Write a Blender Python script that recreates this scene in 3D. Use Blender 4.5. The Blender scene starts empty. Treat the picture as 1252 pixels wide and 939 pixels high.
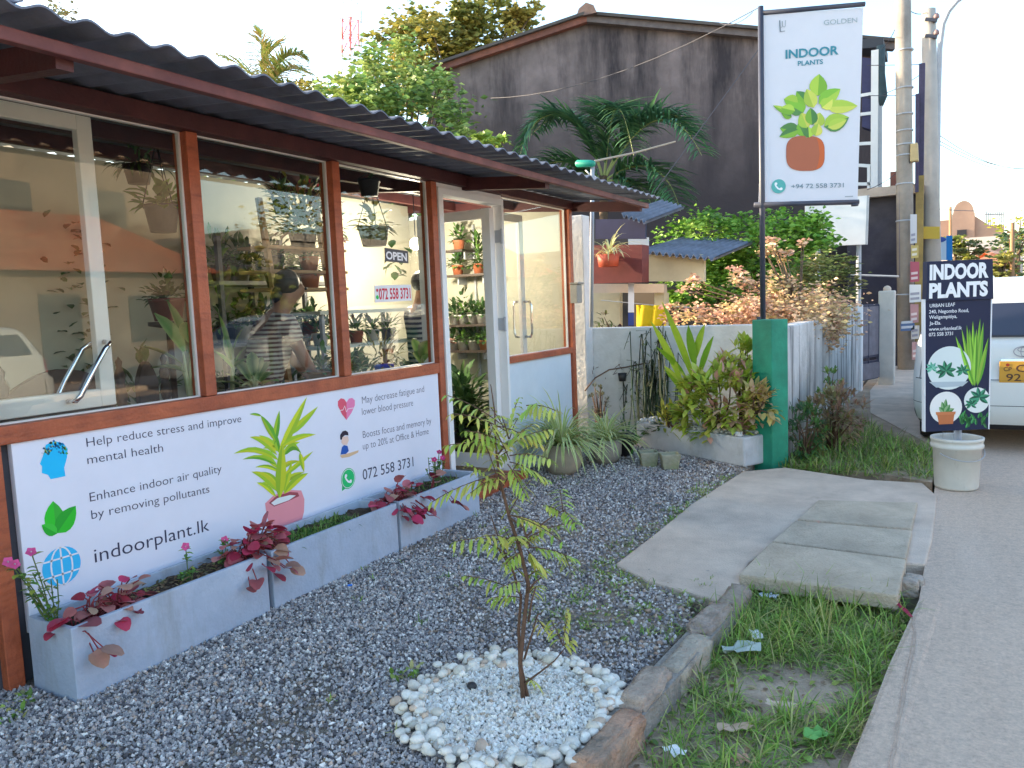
import bpy, bmesh, math, random
import numpy as np
from mathutils import Vector, Matrix
random.seed(7); rng = np.random.default_rng(7)
PI = math.pi
S = bpy.context.scene
COL = S.collection

# ------------------------------------------------------------------ camera
EYE = Vector((0, 0, 1.45))
FOC = 953.0
def camera_axes():
    yd = Vector((1166-626, 352-469.5, FOC)).normalized()
    up = Vector((1, -0.04, 0)).cross(yd).normalized()
    if up.y > 0: up = -up
    xd = yd.cross(up).normalized()
    return Matrix((xd, yd, up))          # world = A @ (right, down, forward)
A = camera_axes()
cam = bpy.data.objects.new('camera', bpy.data.cameras.new('camera'))
COL.objects.link(cam)
r, d, f = A.col[0], A.col[1], A.col[2]
M4 = Matrix((r, -d, -f)).transposed().to_4x4(); M4.translation = EYE
cam.matrix_world = M4
cam.data.sensor_width = 36.0
cam.data.lens = FOC/1252*36.0
cam.data.clip_start = 0.05; cam.data.clip_end = 2000
S.camera = cam

# ------------------------------------------------------------------ light
SUN_EL, SUN_AZ = math.radians(14), (-1.0, -0.10)      # low evening sun behind the shop
w = bpy.data.worlds.new('World'); S.world = w; w.use_nodes = True
nt = w.node_tree; nt.nodes.clear()
sk = nt.nodes.new('ShaderNodeTexSky'); sk.sky_type = 'NISHITA'; sk.sun_disc = False
sk.sun_elevation = SUN_EL
sk.sun_rotation = math.atan2(SUN_AZ[0], SUN_AZ[1])
sk.air_density = 1.0; sk.dust_density = 1.1; sk.ozone_density = 2.0; sk.altitude = 0
bg = nt.nodes.new('ShaderNodeBackground'); bg.inputs[1].default_value = 0.15
out = nt.nodes.new('ShaderNodeOutputWorld')
tint = nt.nodes.new('ShaderNodeMix'); tint.data_type = 'RGBA'; tint.blend_type = 'MULTIPLY'; tint.inputs[0].default_value = 1; tint.inputs[7].default_value = (1.07, 1.0, .90, 1)
nt.links.new(sk.outputs[0], tint.inputs[6]); nt.links.new(tint.outputs[2], bg.inputs[0]); nt.links.new(bg.outputs[0], out.inputs[0])
sl = bpy.data.lights.new('sun', 'SUN'); sl.energy = 3.2; sl.angle = math.radians(0.6); sl.color = (1, .80, .56)
so = bpy.data.objects.new('sun', sl); COL.objects.link(so)
sd = Vector((SUN_AZ[0], SUN_AZ[1], 0)).normalized()*math.cos(SUN_EL) + Vector((0, 0, math.sin(SUN_EL)))
so.rotation_euler = sd.to_track_quat('Z', 'Y').to_euler(); so.location = (-20, 0, 20)
S.view_settings.view_transform = 'Standard'; S.view_settings.look = 'None'
S.view_settings.gamma = 1; S.view_settings.exposure = 2.38
try: S.view_settings.use_curve_mapping = False
except Exception: pass
S.cycles.max_bounces = 10; S.cycles.transparent_max_bounces = 16
S.cycles.caustics_reflective = False; S.cycles.caustics_refractive = False

# ------------------------------------------------------------------ measuring: photo point -> metres
def ray(px, py): return A @ Vector((px-626, py-469.5, FOC))
def G(px, py, z=0.0):
    v = ray(px, py); return v*((z-EYE.z)/v.z) + EYE
def AX(px, py, x):
    v = ray(px, py); return v*(x/v.x) + EYE
def AY(px, py, y):
    v = ray(px, py); return v*(y/v.y) + EYE
def AP(px, py, P, n):
    v = ray(px, py); return v*((P-EYE).dot(n)/v.dot(n)) + EYE

# ------------------------------------------------------------------ tagging
def tag(o, label=None, cat=None, group=None, kind=None):
    if label: o['label'] = label
    if cat: o['category'] = cat
    if group: o['group'] = group
    if kind: o['kind'] = kind
    return o
def thing(name, label, cat, loc=(0, 0, 0), rz=0, group=None):
    o = bpy.data.objects.new(name, None); COL.objects.link(o)
    o.empty_display_size = .1
    o.location = loc; o.rotation_euler = (0, 0, rz)
    return tag(o, label, cat, group)
def copy_tree(o, parent=None):
    c = o.copy(); COL.objects.link(c)
    if parent: c.parent = parent
    for ch in list(o.children): copy_tree(ch, c)
    return c
def world_parent(o, p):
    o.parent = p; o.matrix_parent_inverse = Matrix.LocRotScale(p.location, p.rotation_euler, None).inverted()

# ------------------------------------------------------------------ materials
MATS = {}
def mat(name, col=None, rough=.6, attr=False, noise=0, nscale=8, bump=0, bscale=60, metal=0, spec=.5, col2=None, stretch=None, trans=0, streak=None, coat=0):
    """procedural: base colour (or vertex colour) broken up by two noises, bump from a third"""
    if name in MATS: return MATS[name]
    m = bpy.data.materials.new(name); m.use_nodes = True; MATS[name] = m
    t = m.node_tree; b = t.nodes['Principled BSDF']; L = t.links.new
    b.inputs['Roughness'].default_value = rough; b.inputs['Metallic'].default_value = metal
    b.inputs['Specular IOR Level'].default_value = spec
    if coat: b.inputs['Coat Weight'].default_value = coat
    tc = t.nodes.new('ShaderNodeTexCoord'); mp = t.nodes.new('ShaderNodeMapping')
    L(tc.outputs['Object'], mp.inputs[0])
    if stretch: mp.inputs['Scale'].default_value = stretch
    if attr:
        a = t.nodes.new('ShaderNodeVertexColor'); a.layer_name = 'Col'; src = a.outputs[0]
    else:
        a = t.nodes.new('ShaderNodeRGB'); a.outputs[0].default_value = (*col, 1); src = a.outputs[0]
    if col2:
        n = t.nodes.new('ShaderNodeTexNoise'); n.inputs['Scale'].default_value = nscale*.35; n.inputs['Detail'].default_value = 8; n.inputs['Roughness'].default_value = .65
        L(mp.outputs[0], n.inputs[0])
        rp = t.nodes.new('ShaderNodeValToRGB'); rp.color_ramp.elements[0].position = .42; rp.color_ramp.elements[1].position = .66
        L(n.outputs[0], rp.inputs[0])
        mx = t.nodes.new('ShaderNodeMix'); mx.data_type = 'RGBA'; L(rp.outputs[0], mx.inputs[0]); L(src, mx.inputs[6]); mx.inputs[7].default_value = (*col2, 1); src = mx.outputs[2]
    if streak:
        mp2 = t.nodes.new('ShaderNodeMapping'); mp2.inputs['Scale'].default_value = streak[1]; L(tc.outputs['Object'], mp2.inputs[0])
        n = t.nodes.new('ShaderNodeTexNoise'); n.inputs['Scale'].default_value = 1; n.inputs['Detail'].default_value = 6; n.inputs['Roughness'].default_value = .7
        L(mp2.outputs[0], n.inputs[0])
        rp = t.nodes.new('ShaderNodeValToRGB'); rp.color_ramp.elements[0].position = streak[2]; rp.color_ramp.elements[1].position = streak[3]
        L(n.outputs[0], rp.inputs[0])
        mx = t.nodes.new('ShaderNodeMix'); mx.data_type = 'RGBA'; L(rp.outputs[0], mx.inputs[0]); L(src, mx.inputs[6]); mx.inputs[7].default_value = (*streak[0], 1); src = mx.outputs[2]
    if noise:
        n = t.nodes.new('ShaderNodeTexNoise'); n.inputs['Scale'].default_value = nscale; n.inputs['Detail'].default_value = 7; n.inputs['Roughness'].default_value = .65
        L(mp.outputs[0], n.inputs[0])
        mr = t.nodes.new('ShaderNodeMapRange'); mr.inputs[1].default_value = .25; mr.inputs[2].default_value = .75
        mr.inputs[3].default_value = 1-noise; mr.inputs[4].default_value = 1+noise
        L(n.outputs[0], mr.inputs[0])
        mx = t.nodes.new('ShaderNodeMix'); mx.data_type = 'RGBA'; mx.blend_type = 'MULTIPLY'; mx.inputs[0].default_value = 1
        L(src, mx.inputs[6]); L(mr.outputs[0], mx.inputs[7]); src = mx.outputs[2]
    L(src, b.inputs['Base Color'])
    if bump:
        n = t.nodes.new('ShaderNodeTexNoise'); n.inputs['Scale'].default_value = bscale; n.inputs['Detail'].default_value = 6
        L(mp.outputs[0], n.inputs[0])
        bp = t.nodes.new('ShaderNodeBump'); bp.inputs['Strength'].default_value = bump; bp.inputs['Distance'].default_value = .02
        L(n.outputs[0], bp.inputs['Height']); L(bp.outputs[0], b.inputs['Normal'])
    if trans:
        tr = t.nodes.new('ShaderNodeBsdfTranslucent'); L(src, tr.inputs[0])
        ms = t.nodes.new('ShaderNodeMixShader'); ms.inputs[0].default_value = trans
        L(b.outputs[0], ms.inputs[1]); L(tr.outputs[0], ms.inputs[2])
        L(ms.outputs[0], t.nodes['Material Output'].inputs[0])
    return m
def glass_mat(name, tint, boost=1.0):
    m = bpy.data.materials.new(name); m.use_nodes = True; MATS[name] = m
    t = m.node_tree; t.nodes.clear(); L = t.links.new
    o = t.nodes.new('ShaderNodeOutputMaterial'); lw = t.nodes.new('ShaderNodeLayerWeight'); lw.inputs[0].default_value = .5; pw = t.nodes.new('ShaderNodeMath'); pw.operation = 'POWER'; pw.inputs[1].default_value = 5; L(lw.outputs['Facing'], pw.inputs[0]); fr = t.nodes.new('ShaderNodeMath'); fr.operation = 'MULTIPLY_ADD'; fr.inputs[1].default_value = .954; fr.inputs[2].default_value = .046; L(pw.outputs[0], fr.inputs[0])
    mu = t.nodes.new('ShaderNodeMath'); mu.operation = 'MULTIPLY'; mu.inputs[1].default_value = boost; mu.use_clamp = True
    tr = t.nodes.new('ShaderNodeBsdfTransparent'); tr.inputs[0].default_value = (*tint, 1)
    gl = t.nodes.new('ShaderNodeBsdfGlossy'); gl.inputs['Roughness'].default_value = .0
    mx = t.nodes.new('ShaderNodeMixShader')
    L(fr.outputs[0], mu.inputs[0]); L(mu.outputs[0], mx.inputs[0]); L(tr.outputs[0], mx.inputs[1]); L(gl.outputs[0], mx.inputs[2]); L(mx.outputs[0], o.inputs[0])
    return m

leafM   = mat('leaf', attr=True, rough=.5, trans=.25, noise=.12, nscale=25, spec=.35)
paintM  = mat('print', attr=True, rough=.55, noise=.04, nscale=3, spec=.3)
stoneM  = mat('stones', attr=True, rough=.85, noise=.18, nscale=60)
potM    = mat('pot_glaze', attr=True, rough=.6, noise=.12, nscale=14, bump=.15, bscale=40)
barkM   = mat('bark', (.13, .085, .055), .9, noise=.3, nscale=20, bump=.5, bscale=50)
twigM   = mat('twig', (.12, .065, .04), .85, noise=.3, nscale=30)
woodM   = mat('painted_wood', (.42, .105, .042), .5, noise=.22, nscale=9, bump=.22, bscale=70, col2=(.30, .068, .03), streak=((.19, .042, .022), (30, 4, 30), .5, .8))
darkwoodM = mat('dark_red_wood', (.06, .012, .014), .6, noise=.25, nscale=8, bump=.15, col2=(.085, .02, .018))
whiteM  = mat('white_paint', (.78, .78, .78), .6, noise=.05, nscale=4, bump=.05)
aluM    = mat('white_aluminium', (.72, .70, .68), .4, noise=.06, nscale=5)
panelM  = mat('pale_panel', (.58, .66, .74), .5, noise=.07, nscale=3, col2=(.66, .72, .78))
intM    = mat('interior_wall', (.52, .50, .41), .8, noise=.08, nscale=2, col2=(.44, .44, .37))
chromeM = mat('chrome', (.75, .75, .78), .15, metal=1)
steelM  = mat('grey_steel', (.38, .40, .44), .45, noise=.1, nscale=10)
darksteelM = mat('dark_steel', (.045, .05, .075), .45, noise=.15, nscale=12)
blackM  = mat('black_plastic', (.02, .02, .025), .5, noise=.2, nscale=20)
conM    = mat('concrete', (.62, .50, .405), .9, noise=.16, nscale=5, bump=.45, bscale=90, col2=(.50, .40, .325), streak=((.34, .26, .20), (2.2, 1.7, 1), .60, .80))
plantM  = mat('cast_cement', (.35, .41, .52), .75, noise=.12, nscale=5, bump=.2, bscale=50, col2=(.43, .49, .59), streak=((.27, .29, .31), (5, 5, 1.2), .52, .8))
glassM  = glass_mat('window_glass', (.95, .97, .95), .95)
corrM   = mat('corrugated_sheet', (.15, .17, .225), .7, noise=.25, nscale=5, bump=.1, col2=(.095, .105, .14))
soilM   = mat('potting_soil', (.07, .045, .03), .95, noise=.4, nscale=40, bump=.9, bscale=80)

# ------------------------------------------------------------------ mesh builder
class MB:
    def __init__(s): s.v = []; s.f = []; s.c = []; s.col = (1, 1, 1); s.mi = []; s.cur = 0
    def add(s, vs, fs, col=None, cols=None):
        o = len(s.v); s.v += [tuple(p) for p in vs]
        s.c += list(cols) if cols else [col or s.col]*len(vs)
        for q in fs: s.f.append([o+i for i in q]); s.mi.append(s.cur)
    def box(s, a, b, col=None):
        x0, y0, z0 = (min(a[i], b[i]) for i in range(3)); x1, y1, z1 = (max(a[i], b[i]) for i in range(3))
        s.add([(x0,y0,z0),(x1,y0,z0),(x1,y1,z0),(x0,y1,z0),(x0,y0,z1),(x1,y0,z1),(x1,y1,z1),(x0,y1,z1)],
              [(0,3,2,1),(4,5,6,7),(0,1,5,4),(1,2,6,5),(2,3,7,6),(3,0,4,7)], col)
    def bar(s, p, q, wd, ht, col=None, up=(0, 0, 1)):
        """box along p->q, wd across, ht along up"""
        p = Vector(p); q = Vector(q); u = Vector(up); dr = (q-p).normalized(); sx = dr.cross(u).normalized()*wd/2; sz = sx.cross(dr).normalized()*ht/2
        vs = [p-sx-sz, p+sx-sz, p+sx+sz, p-sx+sz, q-sx-sz, q+sx-sz, q+sx+sz, q-sx+sz]
        s.add(vs, [(0,1,2,3),(7,6,5,4),(0,4,5,1),(1,5,6,2),(2,6,7,3),(3,7,4,0)], col)
    def tube(s, pts, r, n=8, col=None, cap=True):
        pts = [Vector(p) for p in pts]; k = len(pts); rs = r if isinstance(r, (list, tuple)) else [r]*k
        vs = []; prev = None
        for i, p in enumerate(pts):
            t = (pts[min(i+1, k-1)]-pts[max(i-1, 0)]).normalized()
            a = prev if prev is not None else (Vector((0, 0, 1)) if abs(t.z) < .9 else Vector((1, 0, 0)))
            sx = t.cross(a).normalized(); sy = sx.cross(t).normalized(); prev = sy
            for j in range(n):
                an = 2*PI*j/n; vs.append(p + (sx*math.cos(an)+sy*math.sin(an))*rs[i])
        fs = [(i*n+j, i*n+(j+1) % n, (i+1)*n+(j+1) % n, (i+1)*n+j) for i in range(k-1) for j in range(n)]
        if cap: fs += [tuple(range(n))[::-1], tuple((k-1)*n+j for j in range(n))]
        s.add(vs, fs, col)
    def lathe(s, c, prof, n=20, col=None, cols=None, sq=1.0):
        c = Vector(c); vs = []; cc = []
        for i, (rr, z) in enumerate(prof):
            for j in range(n):
                an = 2*PI*j/n; ca, sa = math.cos(an), math.sin(an)
                vs.append((c.x+rr*ca, c.y+rr*sa, c.z+z)); cc.append(cols[i] if cols else (col or s.col))
        k = len(prof)
        fs = [(i*n+j, i*n+(j+1) % n, (i+1)*n+(j+1) % n, (i+1)*n+j) for i in range(k-1) for j in range(n)]
        s.add(vs, fs, None, cc)
    def prism(s, poly, z0, z1, col=None):
        n = len(poly)
        s.add([(p[0], p[1], z0) for p in poly]+[(p[0], p[1], z1) for p in poly],
              [tuple(range(n))[::-1], tuple(range(n, 2*n))]+[(i, (i+1) % n, n+(i+1) % n, n+i) for i in range(n)], col)
    def extrude(s, pts, dv, col=None):
        """polygon of 3-D points pushed along dv"""
        n = len(pts); dv = Vector(dv); pts = [Vector(p) for p in pts]
        s.add(pts+[p+dv for p in pts], [tuple(range(n))[::-1], tuple(range(n, 2*n))]+[(i, (i+1) % n, n+(i+1) % n, n+i) for i in range(n)], col)
    def ball(s, c, rx, ry=None, rz=None, n=10, col=None):
        ry = ry or rx; rz = rz or rx; c = Vector(c); vs = []; m = max(4, n//2)
        for i in range(m+1):
            th = PI*i/m
            for j in range(n):
                an = 2*PI*j/n; vs.append((c.x+rx*math.sin(th)*math.cos(an), c.y+ry*math.sin(th)*math.sin(an), c.z+rz*math.cos(th)))
        s.add(vs, [(i*n+j, (i+1)*n+j, (i+1)*n+(j+1) % n, i*n+(j+1) % n) for i in range(m) for j in range(n)], col)
    def leaf(s, p, d, L, W, col, bend=.6, fold=.25, n=3, shape='oval', edge=None, up=None, twist=0):
        """one leaf: folded strip that droops under its own weight"""
        p = Vector(p); d = Vector(d).normalized(); vs = []; cc = []
        u = Vector(up) if up else Vector((0, 0, 1))
        sd_ = d.cross(u)
        if sd_.length < .05: sd_ = d.cross(Vector((random.uniform(-1, 1), random.uniform(-1, 1), .1)))
        sd_.normalize()
        if twist: sd_ = Matrix.Rotation(twist, 3, d) @ sd_
        st = L/n
        for i in range(n+1):
            t = i/n
            if shape == 'oval': wv = math.sin(PI*min(1, t*.94+.05))**.75
            elif shape == 'strap': wv = (min(1, .55+t*2.2))*(max(0, 1-t**2.2))**.7
            elif shape == 'heart4': wv = (.62, 1.05, 1.08, .82, .30)[i] if n == 4 else 1
            elif shape == 'heart': wv = (1, 1.25, 1.05, .02)[min(3, i)] if n == 3 else math.sin(PI*min(1, t*.8+.2))
            else: wv = max(0, 1-t)
            wv = max(wv, .03)*W/2
            nn = sd_.cross(d).normalized()
            vs += [p-sd_*wv+nn*fold*wv, p, p+sd_*wv+nn*fold*wv]
            e = edge or col; cc += [e, col, e]
            p = p + d*st
            d = (d + Vector((0, 0, -1))*bend/n).normalized()
        fs = []
        for i in range(n):
            b = i*3; fs += [(b, b+1, b+4, b+3), (b+1, b+2, b+5, b+4)]
        s.add(vs, fs, None, cc)
    def rhomb(s, p, d, L, W, col, nrm_):
        p = Vector(p); d = Vector(d); sd_ = d.cross(Vector(nrm_))
        if sd_.length < 1e-3: sd_ = Vector((1, 0, 0))
        sd_ = sd_.normalized()*W/2; d = d.normalized()*L
        s.add([p, p+d*.45-sd_, p+d, p+d*.45+sd_], [(0, 1, 2, 3)], col)
    def build(s, name, m, parent=None, smooth=False, bevel=0, label=None):
        me = bpy.data.meshes.new(name); me.from_pydata(s.v, [], s.f)
        ms = m if isinstance(m, (list, tuple)) else [m]
        for x in ms: me.materials.append(x)
        if len(ms) > 1: me.polygons.foreach_set('material_index', s.mi)
        ca = me.attributes.new('Col', 'FLOAT_COLOR', 'POINT')
        ca.data.foreach_set('color', np.array([(*c[:3], 1) for c in s.c], dtype=np.float32).ravel())
        if smooth: me.polygons.foreach_set('use_smooth', [True]*len(me.polygons))
        me.update()
        o = bpy.data.objects.new(name, me); COL.objects.link(o)
        if parent: o.parent = parent
        if bevel:
            b = o.modifiers.new('bevel', 'BEVEL'); b.width = bevel; b.segments = 2; b.limit_method = 'ANGLE'
        if label: o['label'] = label
        return o
def jit(c, a=.15):
    k = 1+random.uniform(-a, a); return tuple(max(0, x*k*(1+random.uniform(-a*.4, a*.4))) for x in c)
def mixc(a, b, t): return tuple(x+(y-x)*t for x, y in zip(a, b))
def rdir(zlo=-1, zhi=1):
    z = random.uniform(zlo, zhi); a = random.uniform(0, 2*PI); q = math.sqrt(max(0, 1-z*z)); return Vector((q*math.cos(a), q*math.sin(a), z))
def structure(name, mb, m, **k):
    o = mb.build(name, m, **k); o['kind'] = 'structure'; return o

# writing and printed pictures --------------------------------------------------
def text_mesh(body, bold=0.0):
    cu = bpy.data.curves.new('t', 'FONT'); cu.body = body; cu.offset = bold; cu.resolution_u = 3; cu.fill_mode = 'FRONT'
    o = bpy.data.objects.new('t', cu); COL.objects.link(o)
    dg = bpy.context.evaluated_depsgraph_get(); dg.update()
    me = bpy.data.meshes.new_from_object(o.evaluated_get(dg))
    co = [v.co.copy() for v in me.vertices]; fs = [tuple(p.vertices) for p in me.polygons]
    bpy.data.objects.remove(o); bpy.data.curves.remove(cu); bpy.data.meshes.remove(me)
    return co, fs
class Print:
    """flat printing on one plane of a board; outlines measured on the photograph"""
    def __init__(s, P, n, up=(0, 0, 1)): s.P = Vector(P); s.n = Vector(n).normalized(); s.lay = 0.0012; s.up = (Vector(up)-s.n*Vector(up).dot(s.n)).normalized(); s.rt = s.up.cross(s.n)
    def at(s, px, py): return AP(px, py, s.P, s.n)
    def poly(s, mb, pts, col, lift=0):
        ps = [s.at(*p)+s.n*(s.lay+lift) for p in pts]
        ar = sum(((ps[i]-ps[0]).cross(ps[(i+1) % len(ps)]-ps[0])).dot(s.n) for i in range(len(ps)))
        if ar < 0: ps = ps[::-1]
        mb.add(ps, [tuple(range(len(ps)))], col)
    def disc(s, mb, c, rx, col, lift=0, n=28, ry=None, a0=0, a1=2*PI):
        """circle in board metres around photo point c"""
        o = s.at(*c)+s.n*(s.lay+lift); ry = ry or rx
        ps = [o+s.rt*math.cos(a0+(a1-a0)*i/n)*rx+s.up*math.sin(a0+(a1-a0)*i/n)*ry for i in range(n if a1-a0 > 6.2 else n+1)]
        mb.add(ps, [tuple(range(len(ps)))], col)
    def line(s, mb, pts, wd, col, lift=0):
        ps = [s.at(*p)+s.n*(s.lay+lift) for p in pts]
        for a, b in zip(ps, ps[1:]):
            q = s.n.cross(b-a).normalized()*wd/2
            mb.add([a-q, b-q, b+q, a+q], [(0, 1, 2, 3)], col)
    def text(s, mb, body, p0, p1, hpx, col, bold=0.0, lift=0):
        """baseline from photo point p0 to p1, capital height hpx photo pixels at p0"""
        co, fs = text_mesh(body, bold)
        a, b = s.at(*p0), s.at(*p1); h = (s.at(p0[0], p0[1]-hpx)-a).dot(s.up)
        x0 = min(c.x for c in co); x1 = max(c.x for c in co); u = (b-a)/(x1-x0); vv = s.up*(h/.71)
        base = a+s.n*(s.lay+lift)
        mb.add([base+u*(c.x-x0)+vv*c.y for c in co], fs, col)
    def leafp(s, mb, base, tip, wpx, col, col2=None, lift=0, sag=0.0):
        """printed leaf outline"""
        bx, by = base; tx, ty = tip; dx, dy = tx-bx, ty-by; L = math.hypot(dx, dy); nx, ny = -dy/L, dx/L
        mid = []
        for i in range(7):
            t = i/6; mid.append((bx+dx*t+0, by+dy*t-sag*math.sin(PI*t), math.sin(PI*(t**.8))**.8*wpx/2))
        l = [(x+nx*w_, y+ny*w_) for x, y, w_ in mid]; rr = [(x-nx*w_, y-ny*w_) for x, y, w_ in mid]
        c = [(x, y) for x, y, _ in mid]
        s.poly(mb, l[:-1]+c[::-1][:-1] if False else l+c[::-1][1:-1], col, lift); s.poly(mb, rr+c[::-1][1:-1], col2 or col, lift)

# ================================================================== GROUND
def slab(name, pts, z0, z1, m, **k):
    mb = MB(); mb.prism([(p[0], p[1]) for p in pts], z0, z1); return structure(name, mb, m, **k)
dirtM  = mat('dirt', (.42, .32, .235), .95, noise=.3, nscale=7, bump=.8, bscale=45, col2=(.28, .21, .15))
gbaseM = mat('gravel_bed', (.30, .245, .20), .95, noise=.5, nscale=70, bump=1, bscale=120, col2=(.38, .30, .23))
roadM  = mat('road_surface', (.66, .51, .40), .92, noise=.24, nscale=70, bump=.7, bscale=190, col2=(.54, .42, .335), streak=((.72, .57, .46), (1.6, .3, 1), .48, .75))
kerbM  = mat('kerb_stone', attr=True, rough=.95, noise=.3, nscale=11, bump=1, bscale=45, col2=(.40, .32, .25), streak=((.20, .165, .13), (6, 6, 6), .5, .72))
mb = MB(); mb.add([(-400, -400, -.17), (400, -400, -.17), (400, 600, -.17), (-400, 600, -.17)], [(0, 1, 2, 3)])
structure('ground', mb, mat('far_ground', (.22, .19, .14), .95, noise=.3, nscale=.6, col2=(.12, .14, .07)))
road_l = [(-.26, -8), (-.26, 2.4), (-.20, 3.2), (-.12, 4.0), (-.10, 5.2), (-.10, 7), (-.25, 12), (-.4, 20), (-.5, 60), (0, 220)]
slab('road', road_l+[(9, 220), (8, 60), (8, -8)], -.3, 0, roadM)
slab('opposite_pavement', [(8.05, -12), (10.5, -12), (10.5, 80), (8.05, 80)], -.3, .1, conM)
# concrete drain wall along the verge
slab('drain_edge', [(-.33, -4), (-.27, 2.4), (-.2, 3.2), (-.115, 4.02), (-.02, 4.0), (-.08, 3.2), (-.13, 2.4), (-.13, -4)], -.3, .006, roadM, bevel=.02)
mb = MB(); rs_ = random.Random(2); kp_ = [G(*q) for q in ((1088, 960), (1096, 900), (1108, 835), (1119, 775), (1117, 752))]; xs_ = [tuple((kp_[i].lerp(kp_[i+1], j/6)+Vector((rs_.uniform(-.004, .004), 0, 0)))[:2]) for i in range(4) for j in range(6)]
for a_, b_ in zip(xs_, xs_[1:]): w_ = rs_.uniform(.0015, .0045); mb.add([(a_[0]-w_, a_[1], .0105), (a_[0]+w_, a_[1], .0105), (b_[0]+w_, b_[1], .0105), (b_[0]-w_, b_[1], .0105)], [(0, 1, 2, 3)])
structure('road_seam', mb, mat('seam_dirt', (.42, .32, .25), .95, noise=.3, nscale=30))
slab('verge', [(-1.02, -5), (-.3, -5), (-.2, 4.2), (-.95, 4.3)], -.16, -.075, dirtM)
ap = [G(752, 692), G(800, 655), G(845, 618), G(908, 578), G(960, 573), G(1060, 588), G(1128, 592), G(1146, 608), G(1140, 660), G(1132, 692), G(1105, 690), G(950, 668), G(915, 690), G(902, 722), G(895, 742), G(840, 726), G(790, 712)]
slab('concrete_apron', ap, -.17, .012, conM, bevel=.012)
gp = [(-3.9, -2), (-1.06, -2), (-1.06, 2.2), (-1.0, 3.3)] + [tuple(G(*p)[:2]) for p in ((842, 727), (790, 713), (752, 693), (800, 656), (845, 619), (908, 579))] + [(-1.5, 6.9), (-1.6, 8), (-3.9, 8)]
slab('gravel_bed', gp, -.17, -.004, gbaseM)
slab('roadside_path', [(-1.25, 6.95), (-.42, 6.75), (-.12, 6.6), (-.12, 7), (-.27, 12), (-.42, 20), (-.5, 60), (-1.6, 60), (-1.2, 13)], -.17, -.012, dirtM)
slab('footpath', [(-.16, 8.2), (-.22, 10), (-.27, 12), (-.42, 20), (-.5, 40), (-1.1, 40), (-1.05, 20), (-1.05, 12.5), (-.85, 10.2)], -.1, -.004, conM)
slab('yard', [(-40, 8.02), (-1.6, 8.02), (-1.26, 12), (-1.26, 60), (-40, 60)], -.17, -.02, dirtM)

def inside(poly, P):
    x, y = P[:, 0], P[:, 1]; c = np.zeros(len(P), bool); n = len(poly)
    for i in range(n):
        x0, y0 = poly[i][:2]; x1, y1 = poly[(i+1) % n][:2]
        if y0 == y1: continue
        c ^= ((y0 > y) != (y1 > y)) & (x < (x1-x0)*(y-y0)/(y1-y0)+x0)
    return c
def scatter(name, bv, bf, P, sc, cols, m, parent=None, smooth=False, flat=1.0, jitter=.0, kind='stuff', tilt=PI):
    N = len(P); bv = np.array(bv, float); nv = len(bv)
    V = np.repeat(bv[None], N, 0); V = V*(1+rng.uniform(-jitter, jitter, V.shape)) * (sc[:, None, :] if sc.ndim == 2 else sc[:, None, None])
    a, b_ = rng.uniform(0, 2*PI, N), rng.uniform(-tilt, tilt, N)*.5
    ca, sa, cb, sb = np.cos(a), np.sin(a), np.cos(b_), np.sin(b_)
    x, y, z = V[..., 0], V[..., 1], V[..., 2]
    y2 = y*cb[:, None]-z*sb[:, None]; z2 = (y*sb[:, None]+z*cb[:, None])*flat
    V = np.stack([x*ca[:, None]-y2*sa[:, None], x*sa[:, None]+y2*ca[:, None], z2], -1)+P[:, None, :]
    F = (np.array(bf)[None]+(np.arange(N)*nv)[:, None, None]).reshape(-1, len(bf[0]))
    me = bpy.data.meshes.new(name); k = F.shape[1]
    me.vertices.add(N*nv); me.vertices.foreach_set('co', V.ravel())
    me.loops.add(F.size); me.loops.foreach_set('vertex_index', F.ravel().astype(np.int32))
    me.polygons.add(len(F)); me.polygons.foreach_set('loop_start', np.arange(0, F.size, k, dtype=np.int32))
    me.polygons.foreach_set('use_smooth', [smooth]*len(F)); me.update(calc_edges=True)
    ca_ = me.attributes.new('Col', 'FLOAT_COLOR', 'POINT')
    C4 = np.ones((N, nv, 4), np.float32); C4[..., :3] = cols[:, None, :]; ca_.data.foreach_set('color', C4.ravel())
    me.materials.append(m); o = bpy.data.objects.new(name, me); COL.objects.link(o)
    if parent: o.parent = parent
    if kind: o['kind'] = kind
    return o
OCT = [(1,0,0),(-1,0,0),(0,1,0),(0,-1,0),(0,0,1),(0,0,-1)]; OCTF = [(0,2,4),(2,1,4),(1,3,4),(3,0,4),(2,0,5),(1,2,5),(3,1,5),(0,3,5)]
def ico():
    bm = bmesh.new(); bmesh.ops.create_icosphere(bm, subdivisions=2, radius=1)
    v = [tuple(x.co) for x in bm.verts]; f = [tuple(x.index for x in q.verts) for q in bm.faces]; bm.free(); return v, f
BED = Vector((G(648, 865).x, G(648, 865).y, 0)); BED_R = .40
BED.x = -1.37; BED.y = 2.31
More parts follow.
